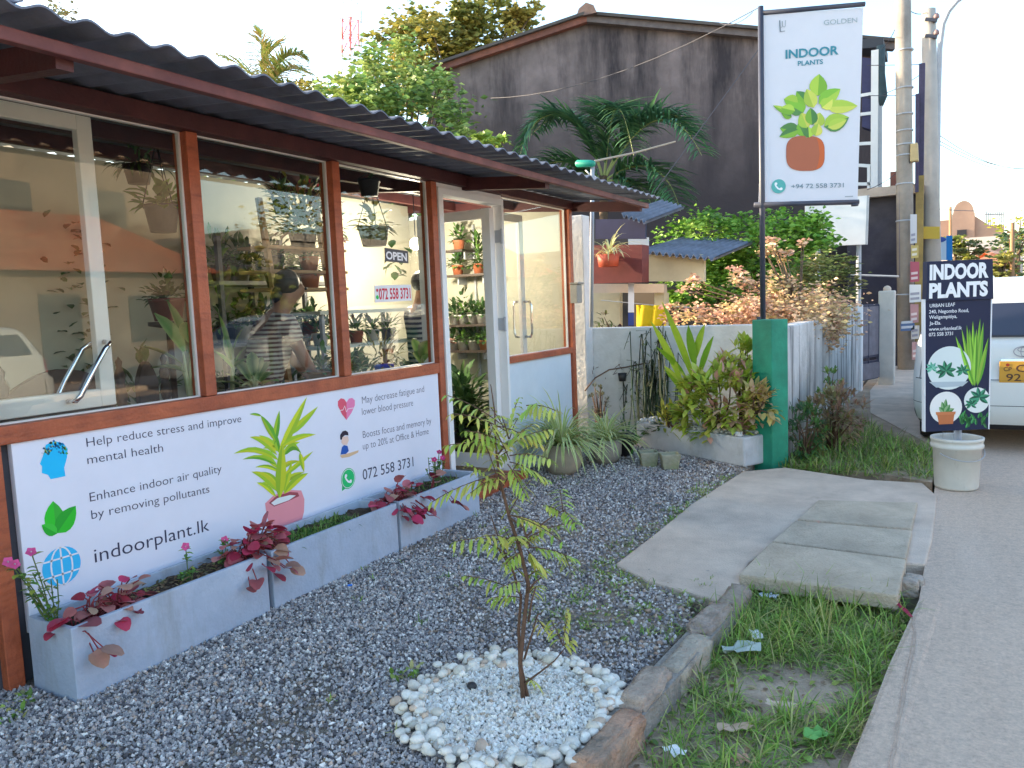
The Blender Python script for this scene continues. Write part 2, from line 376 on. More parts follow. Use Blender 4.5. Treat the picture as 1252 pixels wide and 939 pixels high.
# grey gravel
pal = np.array([(.48,.44,.43),(.36,.33,.33),(.24,.22,.23),(.11,.10,.11),(.60,.55,.52),(.42,.34,.30),(.78,.74,.70),(.48,.35,.27)])
prob = np.array([.20,.21,.17,.13,.13,.08,.06,.035]); prob = prob/prob.sum()
def gravel(n, x0, x1, y0, y1, s0, s1, z=.001):
    P = np.column_stack([rng.uniform(x0, x1, n), rng.uniform(y0, y1, n), np.zeros(n)])
    P = P[inside(gp, P)]
    dd = np.hypot(P[:, 0]-BED.x, P[:, 1]-BED.y); P = P[(dd > BED_R*.93) & ~((P[:, 0] < -2.92) & (P[:, 1] > 1.63) & (P[:, 1] < 4.55))]
    # thin the stones where earth shows: near the kerb and along the apron
    bare = np.clip((P[:, 0]+2.05)/.6, 0, 1)*np.clip((P[:, 1]-2.6)/.45, 0, 1)
    pat = .5+.5*np.sin(P[:, 0]*7+np.sin(P[:, 1]*5)*2)*np.sin(P[:, 1]*6.3+1)
    P = P[rng.uniform(0, 1, len(P)) > bare*(.62+.4*pat)]
    thin = np.sin(P[:, 0]*3.1+np.sin(P[:, 1]*2.3)*1.7)*np.sin(P[:, 1]*2.7+np.cos(P[:, 0]*4.0)); P = P[rng.uniform(0, 1, len(P)) > np.clip((thin-.45)*1.5, 0, .62)]
    P[:, 2] = z+rng.uniform(-.004, .007, len(P))
    s = rng.uniform(s0, s1, len(P))[:, None]*rng.uniform(.6, 1.25, (len(P), 3))
    c = pal[rng.choice(len(pal), len(P), p=prob)]*rng.uniform(.75, 1.25, (len(P), 1))
    return P, s, c
parts_ = [gravel(84000, -3.3, -.9, 1.0, 3.6, .004, .0115), gravel(52000, -3.3, -.9, 3.6, 8, .006, .012)]
P, s, c = (np.concatenate([q[i] for q in parts_]) for i in range(3))
scatter('gravel', OCT, OCTF, P, s, c, stoneM, jitter=.3)
# round bed of white chips with a ring of white pebbles
n = 6500; a = rng.uniform(0, 2*PI, n); q = BED_R*.86*np.sqrt(rng.uniform(0, 1, n))
P = np.column_stack([BED.x+q*np.cos(a), BED.y+q*np.sin(a), .012+.02*np.clip(1-(q/BED_R)**2, 0, 1)+rng.uniform(-.003, .005, n)])
wc = np.array([(.84,.81,.76),(.74,.70,.66),(.62,.57,.52),(.74,.68,.58),(.45,.36,.28)])[rng.choice(5, n, p=[.42,.28,.14,.10,.06])]*rng.uniform(.85, 1.1, (n, 1))
scatter('white_chips', OCT, OCTF, P, rng.uniform(.004, .0135, n)[:, None]*rng.uniform(.6, 1.2, (n, 3)), np.clip(wc, 0, .85), stoneM, jitter=.3)
mb = MB(); mb.lathe((BED.x, BED.y, 0), [(BED_R*.95, -.01), (BED_R*.85, .008), (BED_R*.5, .022), (0.001, .03)], 32)
structure('bed_soil', mb, mat('white_grit', (.55, .53, .52), .95, noise=.3, nscale=60, bump=1, bscale=150), smooth=True)
iv, if_ = ico(); n = 430
a = rng.uniform(0, 2*PI, n); q = BED_R*(.78+.30*rng.uniform(0, 1, n)**.9)
wide = (np.cos(a-3.4) > 0); q = np.where(wide, q-rng.uniform(0, .10, n)*BED_R*1.6, q)
P = np.column_stack([BED.x+q*np.cos(a), BED.y+q*np.sin(a), .012+rng.uniform(0, .03, n)])
P = P[(P[:, 0] < -1.0)]; n = len(P)
pc = np.array([(.76,.71,.63),(.82,.78,.71),(.66,.60,.50),(.70,.66,.60),(.60,.45,.34)])[rng.choice(5, n, p=[.33,.25,.18,.17,.07])]*rng.uniform(.85, 1.08, (n, 1))
tag(scatter('white_pebbles', iv, if_, P, rng.uniform(.010, .026, n)[:, None]*rng.uniform(.65, 1.25, (n, 3)), np.clip(pc, 0, .85), stoneM, jitter=.13, flat=.75, smooth=True))
# kerb: a row of rough stones and bricks set in mortar
mb = MB(); y = .9; rr_ = random.Random(3)
KC = [(.38,.31,.27),(.42,.34,.29),(.33,.27,.23),(.46,.30,.20),(.40,.32,.26)]
def kx(y_): return -.985+.06*(y_-2.1)
i = 0
while y < 3.52:
    L = rr_.uniform(.26, .46); w0 = rr_.uniform(.048, .062); h = rr_.uniform(.03, .06); o1 = rr_.uniform(-.012, .012)
    c = jit(KC[i % 5], .15); j = lambda: rr_.uniform(-.012, .012)
    x = kx(y)+o1; x2 = kx(y+L)+o1
    b8 = [(x-w0+j(), y+.004, -.1), (x+w0+j(), y+.004, -.1), (x2+w0+j(), y+L, -.1), (x2-w0+j(), y+L, -.1), (x-w0+j(), y+.004+j()*.3, h+j()), (x+w0+j(), y+.004, h+j()), (x2+w0+j(), y+L, h+j()), (x2-w0+j(), y+L+j()*.3, h+j())]
    mb.add(b8, [(0,3,2,1),(4,5,6,7),(0,1,5,4),(1,2,6,5),(2,3,7,6),(3,0,4,7)], c); y += L+.008; i += 1
ko = mb.build('kerb', kerbM); ko['kind'] = 'structure'
bm = bmesh.new(); bm.from_mesh(ko.data); bmesh.ops.bevel(bm, geom=bm.edges[:], offset=.016, segments=2, affect='EDGES'); bmesh.ops.subdivide_edges(bm, edges=[e for e in bm.edges if e.calc_length() > .05], cuts=5, use_grid_fill=True)
from mathutils import noise as mnoise
for v_ in bm.verts: v_.co += mnoise.noise_vector(v_.co*14)*.010+mnoise.noise_vector(v_.co*45)*.004
bm.to_mesh(ko.data); bm.free(); ko.data.polygons.foreach_set('use_smooth', [True]*len(ko.data.polygons))
mb = MB(); mb.prism([(kx(.9)-.06, .9), (kx(.9)+.055, .9), (kx(3.5)+.055, 3.5), (kx(3.5)-.06, 3.5)], -.15, .022); structure('kerb_mortar', mb, mat('mortar', (.30, .27, .24), .95, noise=.3, nscale=20, bump=.8))
# loose concrete slabs bridging the drain
slabM = mat('slab_concrete', (.54, .45, .345), .92, noise=.22, nscale=6, bump=.7, bscale=70, col2=(.42, .345, .26), streak=((.25, .20, .145), (3, 3, 1), .56, .75))
def cover(name, px, zt, th, label, tilt=0):
    pts = [G(*p, zt) for p in px]; c = sum(pts, Vector())/4
    mb = MB(); mb.prism([(p.x-c.x, p.y-c.y) for p in pts][::-1], -th, 0)
    o = mb.build(name, slabM, bevel=.01); o.location = (c.x, c.y, zt); o.rotation_euler = (tilt, 0, 0)
    return tag(o, label, 'concrete slab', 'slabs covering the roadside drain')
cover('concrete_slab', [(903, 701), (1098, 727), (1108, 684), (942, 663)], .055, .075, 'nearest concrete drain slab, raised with its thick front edge above the grass', .01)
cover('concrete_slab', [(944, 661), (1108, 682), (1115, 648), (972, 636)], .038, .06, 'middle concrete drain slab directly behind the raised front slab')
cover('concrete_slab', [(975, 634), (1115, 646), (1122, 614), (1000, 611)], .030, .05, 'farthest concrete drain slab, flush with the apron near the white bucket')
mb = MB(); p = G(1114, 715, 0)
for k_ in range(2):
    bx_ = p+Vector((-.01+.02*k_, .07*k_-.02, 0)); mb.add([bx_+Vector(q) for q in ((-.05,-.05,-.05),(.05,-.045,-.05),(.055,.05,-.05),(-.045,.05,-.05),(-.04,-.045,.035),(.045,-.04,.03),(.04,.045,.028),(-.04,.04,.036))], [(0,3,2,1),(4,5,6,7),(0,1,5,4),(1,2,6,5),(2,3,7,6),(3,0,4,7)], (.40,.36,.32))
tag(mb.build('concrete_lump', kerbM, bevel=.012), 'broken lump of concrete beside the corner of the front drain slab', 'rubble')

# ================================================================== SHOP
XW = -3.25
shop = thing('plant_shop', 'low glass-fronted plant shop with red-brown timber frame and corrugated roof', 'shop', (XW, 4, 0))
def part(mb, name, m, **k):
    o = mb.build(name, m, **k); world_parent(o, k.get('parent') or shop); return o
def sp(mb, name, m, p=None, **k):
    o = mb.build(name, m, **k)
    if p is None or p is shop: world_parent(o, shop)
    else: o.parent = p
    return o
def bx(name, a, b, m, p=None, bevel=.004, **k):
    mb = MB(); mb.box(a, b); return sp(mb, name, m, p, bevel=bevel, **k)
for y_, z0 in ((1.60, 0), (2.645, 1.06), (3.665, 1.06), (4.685, 0), (6.975, 0)):
    bx('post', (XW-.09, y_-.033, z0), (XW+.012, y_+.033, 2.352), woodM)
bx('post', (XW-.09, .62, 0), (XW+.012, .70, 2.352), woodM)
bx('sill', (XW-.10, .70, .985), (XW+.018, 4.64, 1.058), woodM)
bx('sill', (XW-.10, 5.67, .965), (XW+.014, 6.93, 1.02), woodM)
bx('beam', (XW-.10, .5, 2.354), (XW+.045, 5.72, 2.438), darkwoodM)
bx('beam', (XW-.10, 5.725, 2.354), (XW+.03, 7.06, 2.43), darkwoodM)
bx('lower_wall', (XW-.09, .70, 0), (XW-.03, 4.64, .983), mat('dark_board', (.05, .055, .07), .7, noise=.3))
bx('lower_panel', (XW-.07, 5.68, .0), (XW-.012, 6.93, .963), panelM)
# window panes, each with a thin bead
def pane(y0, y1, z0, z1):
    mb = MB(); mb.box((XW-.046, y0, z0), (XW-.042, y1, z1)); o = sp(mb, 'window_pane', glassM)
    b = MB()
    for a_, c_ in (((y0, z0), (y1, z0+.007)), ((y0, z1-.007), (y1, z1)), ((y0, z0+.007), (y0+.007, z1-.007)), ((y1-.011, z0+.007), (y1, z1-.007))):
        b.box((XW-.055, a_[0], a_[1]), (XW-.034, c_[0], c_[1]))
    sp(b, 'bead', aluM, o)
for a_, b_ in ((.70, 1.567), (1.633, 2.612), (2.678, 3.632), (3.698, 4.652)): pane(a_, b_, 1.058, 2.353)
pane(5.68, 6.933, 1.02, 2.353)
# white sash with a bent steel handle, inside the left window
mb = MB(); xs = XW-.10
mb.box((xs-.04, 2.135, 1.07), (xs, 2.205, 2.36)); mb.box((xs-.04, .75, 1.07), (xs, 2.135, 1.15)); mb.box((xs-.04, .75, 2.29), (xs, 2.135, 2.36))
sash = sp(mb, 'sash', aluM, bevel=.004)
for sgn, xo in ((1, xs+.0), (-1, xs-.04)):
    mb = MB(); y_, z_ = 2.17, 1.15
    mb.tube([(xo, 2.17, 1.36), (xo+.05*sgn, 2.165, 1.355), (xo+.065*sgn, 2.13, 1.33), (xo+.065*sgn, 2.04, 1.20), (xo+.065*sgn, 2.0, 1.135), (xo+.05*sgn, 1.985, 1.115), (xo, 1.98, 1.112)], .011, 10)
    sp(mb, 'handle', chromeM, sash, smooth=True)
# fixed glazed leaf with a pair of D handles behind the right-hand window
mb = MB(); xl = -3.42
for q in ((5.74, 5.80), (6.26, 6.335)): mb.box((xl-.035, q[0], .07), (xl, q[1], 2.26))
mb.box((xl-.035, 5.80, .07), (xl, 6.26, .2)); mb.box((xl-.035, 5.80, 2.19), (xl, 6.26, 2.26))
leaf2 = sp(mb, 'glazed_leaf', aluM, bevel=.004)
for sgn in (1, -1):
    mb = MB(); xo = xl if sgn > 0 else xl-.035
    mb.tube([(xo, 6.3, 1.48), (xo+.06*sgn, 6.3, 1.48), (xo+.075*sgn, 6.3+.0, 1.44), (xo+.075*sgn, 6.3, 1.2), (xo+.06*sgn, 6.3, 1.16), (xo, 6.3, 1.16)], .011, 8)
    sp(mb, 'handle', chromeM, leaf2, smooth=True)
# doorway: white frame, folded-back door leaf with hinges, threshold
mb = MB(); mb.box((XW-.08, 4.728, .05), (XW+.02, 4.785, 2.27)); mb.box((XW-.08, 4.728, 2.27), (XW+.02, 5.66, 2.32)); mb.box((XW-.06, 4.728, 2.3205), (XW-.0, 5.66, 2.3535)); mb.box((XW-.08, 5.625, .05), (XW+.02, 5.66, 2.27))
sp(mb, 'door_frame', whiteM, bevel=.003)
mb = MB(); mb.box((XW-.13, 5.545, .08), (XW-.05, 5.615, 2.25)); mb.box((-4.05, 5.57, .08), (-3.98, 5.605, 2.25)); mb.box((-3.98, 5.57, .08), (XW-.13, 5.605, .2)); mb.box((-3.98, 5.57, 2.17), (XW-.13, 5.605, 2.25))
door = sp(mb, 'door', whiteM, bevel=.003)
for z_ in (.45, 1.3, 2.02):
    mb = MB(); mb.tube([(XW+.012, 5.622, z_-.06), (XW+.012, 5.622, z_+.06)], .011, 8); mb.box((XW-.05, 5.6145, z_-.05), (XW+.005, 5.6175, z_+.05)); sp(mb, 'hinge', steelM, door)
mb = MB(); mb.box((-4.0-.0, 5.583, .2), (XW-.13, 5.588, 2.17)); sp(mb, 'door_glass', glassM, door)
bx('threshold', (XW-.06, 4.76, -.02), (XW+.16, 5.66, .06), woodM)
# inside: floor, end walls, back wall
tileM = mat('floor_tile', (.30, .27, .24), .5, noise=.15, nscale=6)
bx('floor', (-5.2, .62, -.1), (XW-.095, 7.0, .05), tileM)
bx('back_wall', (-5.3, .6, .0), (-5.2, 7.01, 2.57), intM)
bx('end_wall', (-5.3, 7.012, 0), (XW-.03, 7.07, 2.42), intM); bx('end_wall', (-5.3, .53, 0), (XW-.12, .598, 2.42), intM)
# roof
def rz(x): return 2.375+.085*(-2.5-x)
def corrugated(name, x0, x1, y0, y1, zf, m, p=None, pitch=.146, amp=.0125, th=.007, lap=None):
    mb = MB(); ny = int((y1-y0)/pitch*10); vs = []
    xs_ = [x0, x0+(x1-x0)*.5, x1]
    for dz in (0, -th):
        for i in range(ny+1):
            yy = y0+(y1-y0)*i/ny
            for x in xs_: vs.append((x, yy, zf(x)+amp*math.cos(2*PI*yy/pitch)+dz))
    k = 3; N = (ny+1)*k; fs = []
    for i in range(ny):
        for j in range(2):
            a0 = i*k+j; fs.append((a0, a0+1, a0+k+1, a0+k)); fs.append((N+a0, N+a0+k, N+a0+k+1, N+a0+1))
        fs.append((i*k, i*k+k, N+i*k+k, N+i*k)); fs.append((i*k+2, N+i*k+2, N+i*k+k+2, i*k+k+2))
    mb.add(vs, fs); o = mb.build(name, m, smooth=False)
    world_parent(o, p or shop); return o
roof = corrugated('roof', -2.40, -5.6, 1.35, 7.18, lambda x: rz(x)+.028, corrM)
corrugated('roof_sheet', -2.43, -3.3, .3, 1.42, lambda x: rz(x)+.050, corrM)
skyM = mat('clear_sheet', (.62, .70, .74), .4, trans=.75)
corrugated('added_skylight', -3.25, -5.6, .35, 1.40, lambda x: rz(x)+.044, skyM)  # translucent sheet added out of view to let daylight into the shop
bx('fascia', (-2.535, .35, 2.305), (-2.495, 7.12, 2.348), mat('fascia_paint', (.11, .028, .028), .6, noise=.3, nscale=7, col2=(.19, .06, .05)))
for y_ in (.55, 1.60, 5.1, 7.03):
    mb = MB(); mb.bar((-2.54, y_, rz(-2.54)-.06), (-5.5, y_, rz(-5.5)-.06), .06, .09); sp(mb, 'rafter', darkwoodM)
for x_ in (-3.9, -4.6):
    bx('purlin', (x_-.025, .6, rz(x_)-.09), (x_+.025, 7.0, rz(x_)-.005), darkwoodM)

# ================================================================== BANNER ON THE WALL
def crop(x0, y0, sc): return lambda *pts: [(x0+x/sc, y0+y/sc) for x, y in pts]
INK = (.045, .045, .09)
ban = thing('wall_banner', 'long white printed banner under the shop windows listing plant benefits', 'banner', (XW-.01, 3.1, .65))
def bpart(mb, name, m=paintM, t=ban, **k):
    o = mb.build(name, m, **k); world_parent(o, t); return o
mb = MB(); XB = XW+.004
mb.box((XW-.028, 1.675, .20), (XB, 4.63, .984), (.74, .75, .85)); bpart(mb, 'sheet', bevel=.002)
pr = Print((XB, 3, .6), (1, 0, 0))
mb = MB()
for body, p0, p1, h, bold, col in (
    ('Help reduce stress and improve', (106, 546.5), (295, 516), 11.5, -.008, INK),
    ('mental health', (107, 567.5), (199.4, 552), 11.5, -.008, INK),
    ('Enhance indoor air quality', (110, 613.5), (271, 577), 11.5, -.008, INK),
    ('by removing pollutants', (112, 634.8), (256, 602), 11.5, -.008, INK),
    ('indoorplant.lk', (116, 688), (256, 648.4), 18, -.004, INK),
    ('May decrease fatigue and', (442.6, 493.6), (518.5, 479), 9.0, -.010, (.12, .12, .18)),
    ('lower blood pressure', (442.6, 507.6), (505, 496), 9.0, -.010, (.12, .12, .18)),
    ('Boosts focus and memory by', (443.7, 535.7), (527.2, 517.8), 9.0, -.010, (.12, .12, .18)),
    ('up to 20% at Office & Home', (443.7, 549.8), (524, 530.5), 9.0, -.010, (.12, .12, .18)),
    ('072 558 3731', (443.7, 587), (505.5, 570), 13.5, 0, INK)):
    mb = MB(); pr.text(mb, body, p0, p1, h, col, bold); bpart(mb, 'lettering')
# head with a leafy brain
c = crop(0, 440, 4.696); mb = MB()
pr.poly(mb, c((250,540),(228,598),(241,610),(240,650),(275,660),(290,685),(375,668),(368,620),(384,560),(388,510),(362,478),(310,466),(262,488)), (.01, .50, .88))
rr_ = random.Random(5)
for i in range(75):
    a_ = rr_.uniform(0, PI); q = rr_.uniform(.2, 1)**.6; x, y = 312+math.cos(a_)*72*q, 540-math.sin(a_)*(66+rr_.uniform(0, 16))*q
    k = rr_.uniform(3, 9); pr.poly(mb, c((x-k, y), (x, y-k), (x+k, y+k*.3), (x, y+k)), rr_.choice([(.02,.16,.45),(.05,.35,.12),(.01,.30,.62),(.35,.40,.05),(.02,.12,.25)]), .0005)
bpart(mb, 'head_symbol')
c = crop(30, 520, 4.7); mb = MB()
pr.leafp(mb, c((182, 622))[0], c((163, 435))[0], 26, (.04, .42, .04), (.03, .55, .03))
pr.leafp(mb, c((186, 620))[0], c((293, 462))[0], 22, (.03, .50, .03), (.02, .36, .03), .0005)
pr.leafp(mb, c((186, 622))[0], c((97, 572))[0], 15, (.05, .55, .05), (.02, .40, .03), .001)
bpart(mb, 'leaf_symbol')
mb = MB(); R_ = (pr.at(75, 669)-pr.at(76, 716)).length/2; pr.disc(mb, (75.5, 692), R_, (.04, .48, .85))
o_ = pr.at(75.5, 692)
def gl(pts):
    for a_, b_ in zip(pts, pts[1:]):
        A_ = o_+pr.rt*a_[0]*R_+pr.up*a_[1]*R_+pr.n*.0018; B_ = o_+pr.rt*b_[0]*R_+pr.up*b_[1]*R_+pr.n*.0018; q = pr.n.cross(B_-A_).normalized()*.0035
        mb.add([A_-q, B_-q, B_+q, A_+q], [(0,1,2,3)], (.80, .80, .85))
gl([(0, -1), (0, 1)])
for k in (-.55, .55): gl([(k*math.cos(t), math.sin(t)) for t in np.linspace(-PI/2, PI/2, 12)])
for k in (-.42, .42): gl([(-math.sqrt(1-k*k), k), (math.sqrt(1-k*k), k)])
bpart(mb, 'globe_symbol')
# potted dracaena picture
c = crop(280, 480, 3.913); mb = MB()
YG, LG, MG = (.55, .62, .03), (.33, .52, .03), (.12, .36, .03)
for b_, t_, w_, c1, c2, sg in (((215,250),(240,85),9,MG,LG,0),((240,290),(205,160),9,MG,LG,0),((225,235),(150,108),10,MG,LG,2),((155,112),(97,103),4,MG,LG,1),((235,300),(372,20),12,LG,YG,0),
    ((262,215),(425,66),11,LG,YG,-2),((230,300),(98,212),10,YG,LG,6),((228,318),(20,292),9,LG,YG,8),((228,345),(62,320),7,LG,MG,6),((245,260),(415,200),9,YG,LG,4),((262,300),(345,290),13,MG,LG,10),((338,285),(358,380),7,LG,YG,0),
    ((262,400),(402,280),7,LG,YG,0),((240,480),(106,378),11,YG,LG,6),((262,485),(378,385),11,YG,LG,4),((225,500),(130,430),8,LG,YG,4),((240,510),(255,240),16,YG,LG,0),((262,480),(300,330),8,YG,LG,0)):
    pr.leafp(mb, c(b_)[0], c(t_)[0], w_*.8, jit(c1, .1), jit(c2, .1), .0004+random.uniform(0, .0006), sg)
for i in range(12):
    b_ = (random.uniform(228, 262), random.uniform(260, 480)); sd_ = random.choice((-1, 1)); t_ = (b_[0]+sd_*random.uniform(60, 130), b_[1]-random.uniform(20, 110)); pr.leafp(mb, c(b_)[0], c(t_)[0], random.uniform(4.5, 7), jit(LG, .2), jit(YG, .2), .0003, 4)
bpart(mb, 'plant_picture')
mb = MB(); pr.poly(mb, c((172,530),(215,490),(290,466),(345,468),(360,510),(358,570),(340,640),(200,650),(180,590)), (.80, .30, .34))
pr.poly(mb, c((190,528),(225,495),(290,475),(328,478),(335,495),(280,520),(215,545)), (.36, .07, .09), .0005)
pr.poly(mb, c((200,528),(230,505),(290,490),(318,492),(285,515),(215,540)), (.78, .80, .80), .0010); bpart(mb, 'pot_picture')
c = crop(230, 330, 3.9125); mb = MB()
h0 = [(757,718),(735,690),(716,650),(716,628),(730,614),(746,618),(757,634)]; h1 = [(757,634),(768,616),(784,612),(797,624),(797,648),(780,685),(757,718)]
pr.poly(mb, c(*h0), (.72, .10, .16)); pr.poly(mb, c(*h1), (.80, .22, .42)); pr.line(mb, c((725,672),(740,670),(748,650),(756,680),(764,665),(790,660)), .004, (.85, .75, .8), .0006)
bpart(mb, 'heart_symbol')
mb = MB()
pr.poly(mb, c((735,810),(732,826),(742,838),(760,836),(768,815),(764,795),(740,798)), (.82, .58, .48))
pr.poly(mb, c((727,812),(726,790),(738,772),(752,768),(764,776),(766,792),(750,790),(738,800),(734,812)), (.03, .02, .04), .0005)
pr.poly(mb, c((728,884),(735,848),(745,838),(762,842),(768,866),(755,880)), (.02, .10, .42))
pr.poly(mb, c((724,888),(770,876),(815,862),(812,874),(770,894),(735,900)), (.70, .48, .28), .0005)
bpart(mb, 'desk_figure_picture')
def phone_icon(pr, mb, ctr, R, col, hand=(.85, .85, .88), ring=None):
    o_ = pr.at(*ctr)
    def P(u, v, l): return o_+pr.rt*u*R+pr.up*v*R+pr.n*(pr.lay+l)
    if ring:
        pr.disc(mb, ctr, R*1.16, ring[0], 0); pr.disc(mb, ctr, R*1.07, ring[1], .0004)
        mb.add([P(-1.12, -1.18, 0), P(-.55, -1.02, 0), P(-1.02, -.5, 0)], [(0,1,2)], ring[0])
    pr.disc(mb, ctr, R, col, .0008)
    arc = [(-.48+.02, .42), (-.36, .02), (-.05, -.34), (.40, -.46)]
    pts = []
    for (u, v), wd in zip(arc, (.17, .10, .10, .17)): pts.append((u-wd*.75, v-wd*.75))
    for (u, v), wd in list(zip(arc, (.17, .10, .10, .17)))[::-1]: pts.append((u+wd*.75, v+wd*.75))
    mb.add([P(u, v, .0014) for u, v in pts], [(0, 1, 6, 7), (1, 2, 5, 6), (2, 3, 4, 5)], hand)
    pr2 = o_+pr.rt*(-.33)*R+pr.up*.36*R
    for q in ((-.36, .38), (.36, -.38)):
        cc = o_+pr.rt*q[0]*R+pr.up*q[1]*R+pr.n*(pr.lay+.0018)
        mb.add([cc+pr.rt*math.cos(t)*.2*R+pr.up*math.sin(t)*.2*R for t in np.linspace(0, 2*PI, 10)[:-1]], [tuple(range(9))], hand)
mb = MB(); phone_icon(pr, mb, (425.5, 585), (pr.at(425.5, 574)-pr.at(425.5, 596)).length/2, (.02, .52, .16), ring=((.02, .45, .14), (.85, .85, .88))); bpart(mb, 'phone_symbol')

# small notices on the window glass
pg = Print((XW-.038, 4, 1.6), (1, 0, 0))
def notice(name, q, label, bgc, rows):
    t = thing(name, label, 'sign', (XW-.04, 4.2, 1.6)); mb = MB(); ps = [pg.at(*p) for p in q]
    mb.extrude(ps, (.003, 0, 0), bgc); bpart(mb, 'board', t=t); mb = MB(); p2 = Print((XW-.035, 4, 1.6), (1, 0, 0))
    for row in rows: mb = MB(); p2.text(mb, *row); bpart(mb, 'lettering', t=t)
    return t, p2
t, p2 = notice('open_sign', [(470, 303), (498.5, 307), (499, 322), (470.5, 319.5)], 'small black and white OPEN sign on the window glass', (.10, .09, .10), [('OPEN', (472, 316.5), (497.5, 319), 9.5, (.85, .82, .85), .03)])
t, p2 = notice('number_sign', [(457.5, 349), (502, 348), (503, 367.5), (458, 370)], 'white phone number sign in red digits on the window glass', (.80, .78, .80), [('072 558 3731', (463.5, 366), (502, 364.5), 13.5, (.62, .02, .06), .02)])
mb = MB(); p2.disc(mb, (461.3, 363.5), .014, (.03, .50, .10)); p2.disc(mb, (461, 355), .010, (.62, .02, .06)); bpart(mb, 'phone_symbol', t=t)

# ================================================================== CEMENT PLANTERS
PZ = .295
def planter(y0, y1, label):
    t = thing('cement_planter', label, 'planter', (-3.045, (y0+y1)/2, 0), 0, 'cement trough planters along the shop front')
    mb = MB(); x0, x1, wl = -3.195, -2.90, .022
    o4 = [(x0, y0), (x1, y0), (x1, y1), (x0, y1)]; i4 = [(x0+wl, y0+wl), (x1-wl, y0+wl), (x1-wl, y1-wl), (x0+wl, y1-wl)]
    vs = [(*p, -.01) for p in o4]+[(*p, PZ) for p in o4]+[(*p, PZ) for p in i4]+[(*p, PZ-.10) for p in i4]
    fs = [(0,3,2,1)]
    for i in range(4):
        j = (i+1) % 4; fs += [(i, j, 4+j, 4+i), (4+i, 4+j, 8+j, 8+i), (8+i, 8+j, 12+j, 12+i)]
    mb.add(vs, fs); o = mb.build('trough', plantM, bevel=.004); world_parent(o, t)
    mb = MB(); nx, ny = 6, 28; vs = []
    for i in range(nx+1):
        for j in range(ny+1):
            vs.append((x0+wl+(x1-x0-2*wl)*i/nx, y0+wl+(y1-y0-2*wl)*j/ny, PZ-.045+random.uniform(-.012, .014)))
    mb.add(vs, [(i*(ny+1)+j, (i+1)*(ny+1)+j, (i+1)*(ny+1)+j+1, i*(ny+1)+j+1) for i in range(nx) for j in range(ny)])
    o = mb.build('soil', soilM); world_parent(o, t); return t
planter(1.64, 2.614, 'grey cement trough at the near end, bare soil and a red begonia in it')
planter(2.644, 3.640, 'grey cement trough in the middle with fine green ground cover in it')
planter(3.666, 4.572, 'grey cement trough beside the shop doorway with pink flowers in it')

# ================================================================== BOARDS BY THE ROAD
# hanging banner on a pole
du = Vector((math.cos(math.radians(21.8)), math.sin(math.radians(21.8)), 0)); dn = Vector((du.y, -du.x, 0))
TLp = AY(930, 14, 7.2)
hs = thing('hanging_banner_sign', 'tall white banner with a potted plant picture hanging from a dark pole', 'banner sign', (TLp.x, TLp.y, 1.2))
def pt(px, py): return AP(px, py, TLp, dn)
def hp(mb, name, m=paintM, **k):
    o = mb.build(name, m, **k); world_parent(o, hs); return o
mb = MB(); a_ = pt(930, 8); base = Vector((a_.x, a_.y, 1.0)); mb.tube([a_, base], .024, 10); hp(mb, 'pole', darksteelM, smooth=True)
mb = MB(); mb.tube([pt(930, 16), pt(1057.5, 5)], .020, 10); hp(mb, 'top_bar', darksteelM, smooth=True)
mb = MB(); mb.tube([pt(922, 250.5), pt(1050, 247)], .022, 10); mb.tube([pt(1045, 249)+dn*.0, pt(1045, 252)], .03, 8); hp(mb, 'bottom_bar', darksteelM, smooth=True)
mb = MB()
q = [pt(934, 18.5), pt(1055.5, 9), pt(1048.5, 245.5), pt(927.5, 249)]
N = 10; vs = []
for i in range(N+1):
    for j in range(N+1):
        u, v = i/N, j/N; p = (q[0]*(1-u)+q[1]*u)*(1-v)+(q[3]*(1-u)+q[2]*u)*v
        vs.append(p)
mb.add(vs, [(i*(N+1)+j, i*(N+1)+j+1, (i+1)*(N+1)+j+1, (i+1)*(N+1)+j) for i in range(N) for j in range(N)], (.76, .77, .84)); o = hp(mb, 'banner', mat('banner_vinyl', (.72, .73, .80), .5, trans=.12, noise=.02))
md = o.modifiers.new('thickness', 'SOLIDIFY'); md.thickness = .003
ph = Print(TLp+dn*.004, dn)
TEAL = (.05, .26, .34)
mb = MB()
for row in (('INDOOR', (960.4, 71.6), (1025.3, 66.2), 10.5, TEAL, .028), ('PLANTS', (975.4, 80.5), (1006.2, 78), 5.8, TEAL, .02),
            ('GOLDEN', (1007.3, 30.7), (1048, 27.4), 6.3, (.33, .42, .45), -.005), ('+94 72 558 3731', (967.6, 230.5), (1031.7, 228.9), 5.4, (.22, .30, .35), .012)):
    mb = MB(); ph.text(mb, *row); hp(mb, 'lettering')
mb = MB(); c = crop(920, 0, 7.22)
ph.line(mb, c((240,180),(246,280)), .010, (.2,.24,.28)); ph.line(mb, c((240,280),(288,274)), .006, (.3,.34,.38)); ph.line(mb, c((262,186),(266,232)), .007, (.3,.34,.38)); ph.line(mb, c((266,232),(282,240),(290,228),(292,178)), .006, (.4,.44,.48)); ph.line(mb, c((244,244),(266,236)), .005, (.4,.44,.48))
ph.line(mb, [(1033, 240.4), (1043, 240)], .008, (.35, .4, .45)); hp(mb, 'monogram')
mb = MB(); c = crop(920, 80, 5.21)
ph.poly(mb, c(*[(337+123*math.copysign(abs(math.cos(a))**.72, math.cos(a)), 560+112*math.copysign(abs(math.sin(a))**.60, math.sin(a))) for a in np.linspace(0, 2*PI, 40)[:-1]]), (.42, .13, .07))
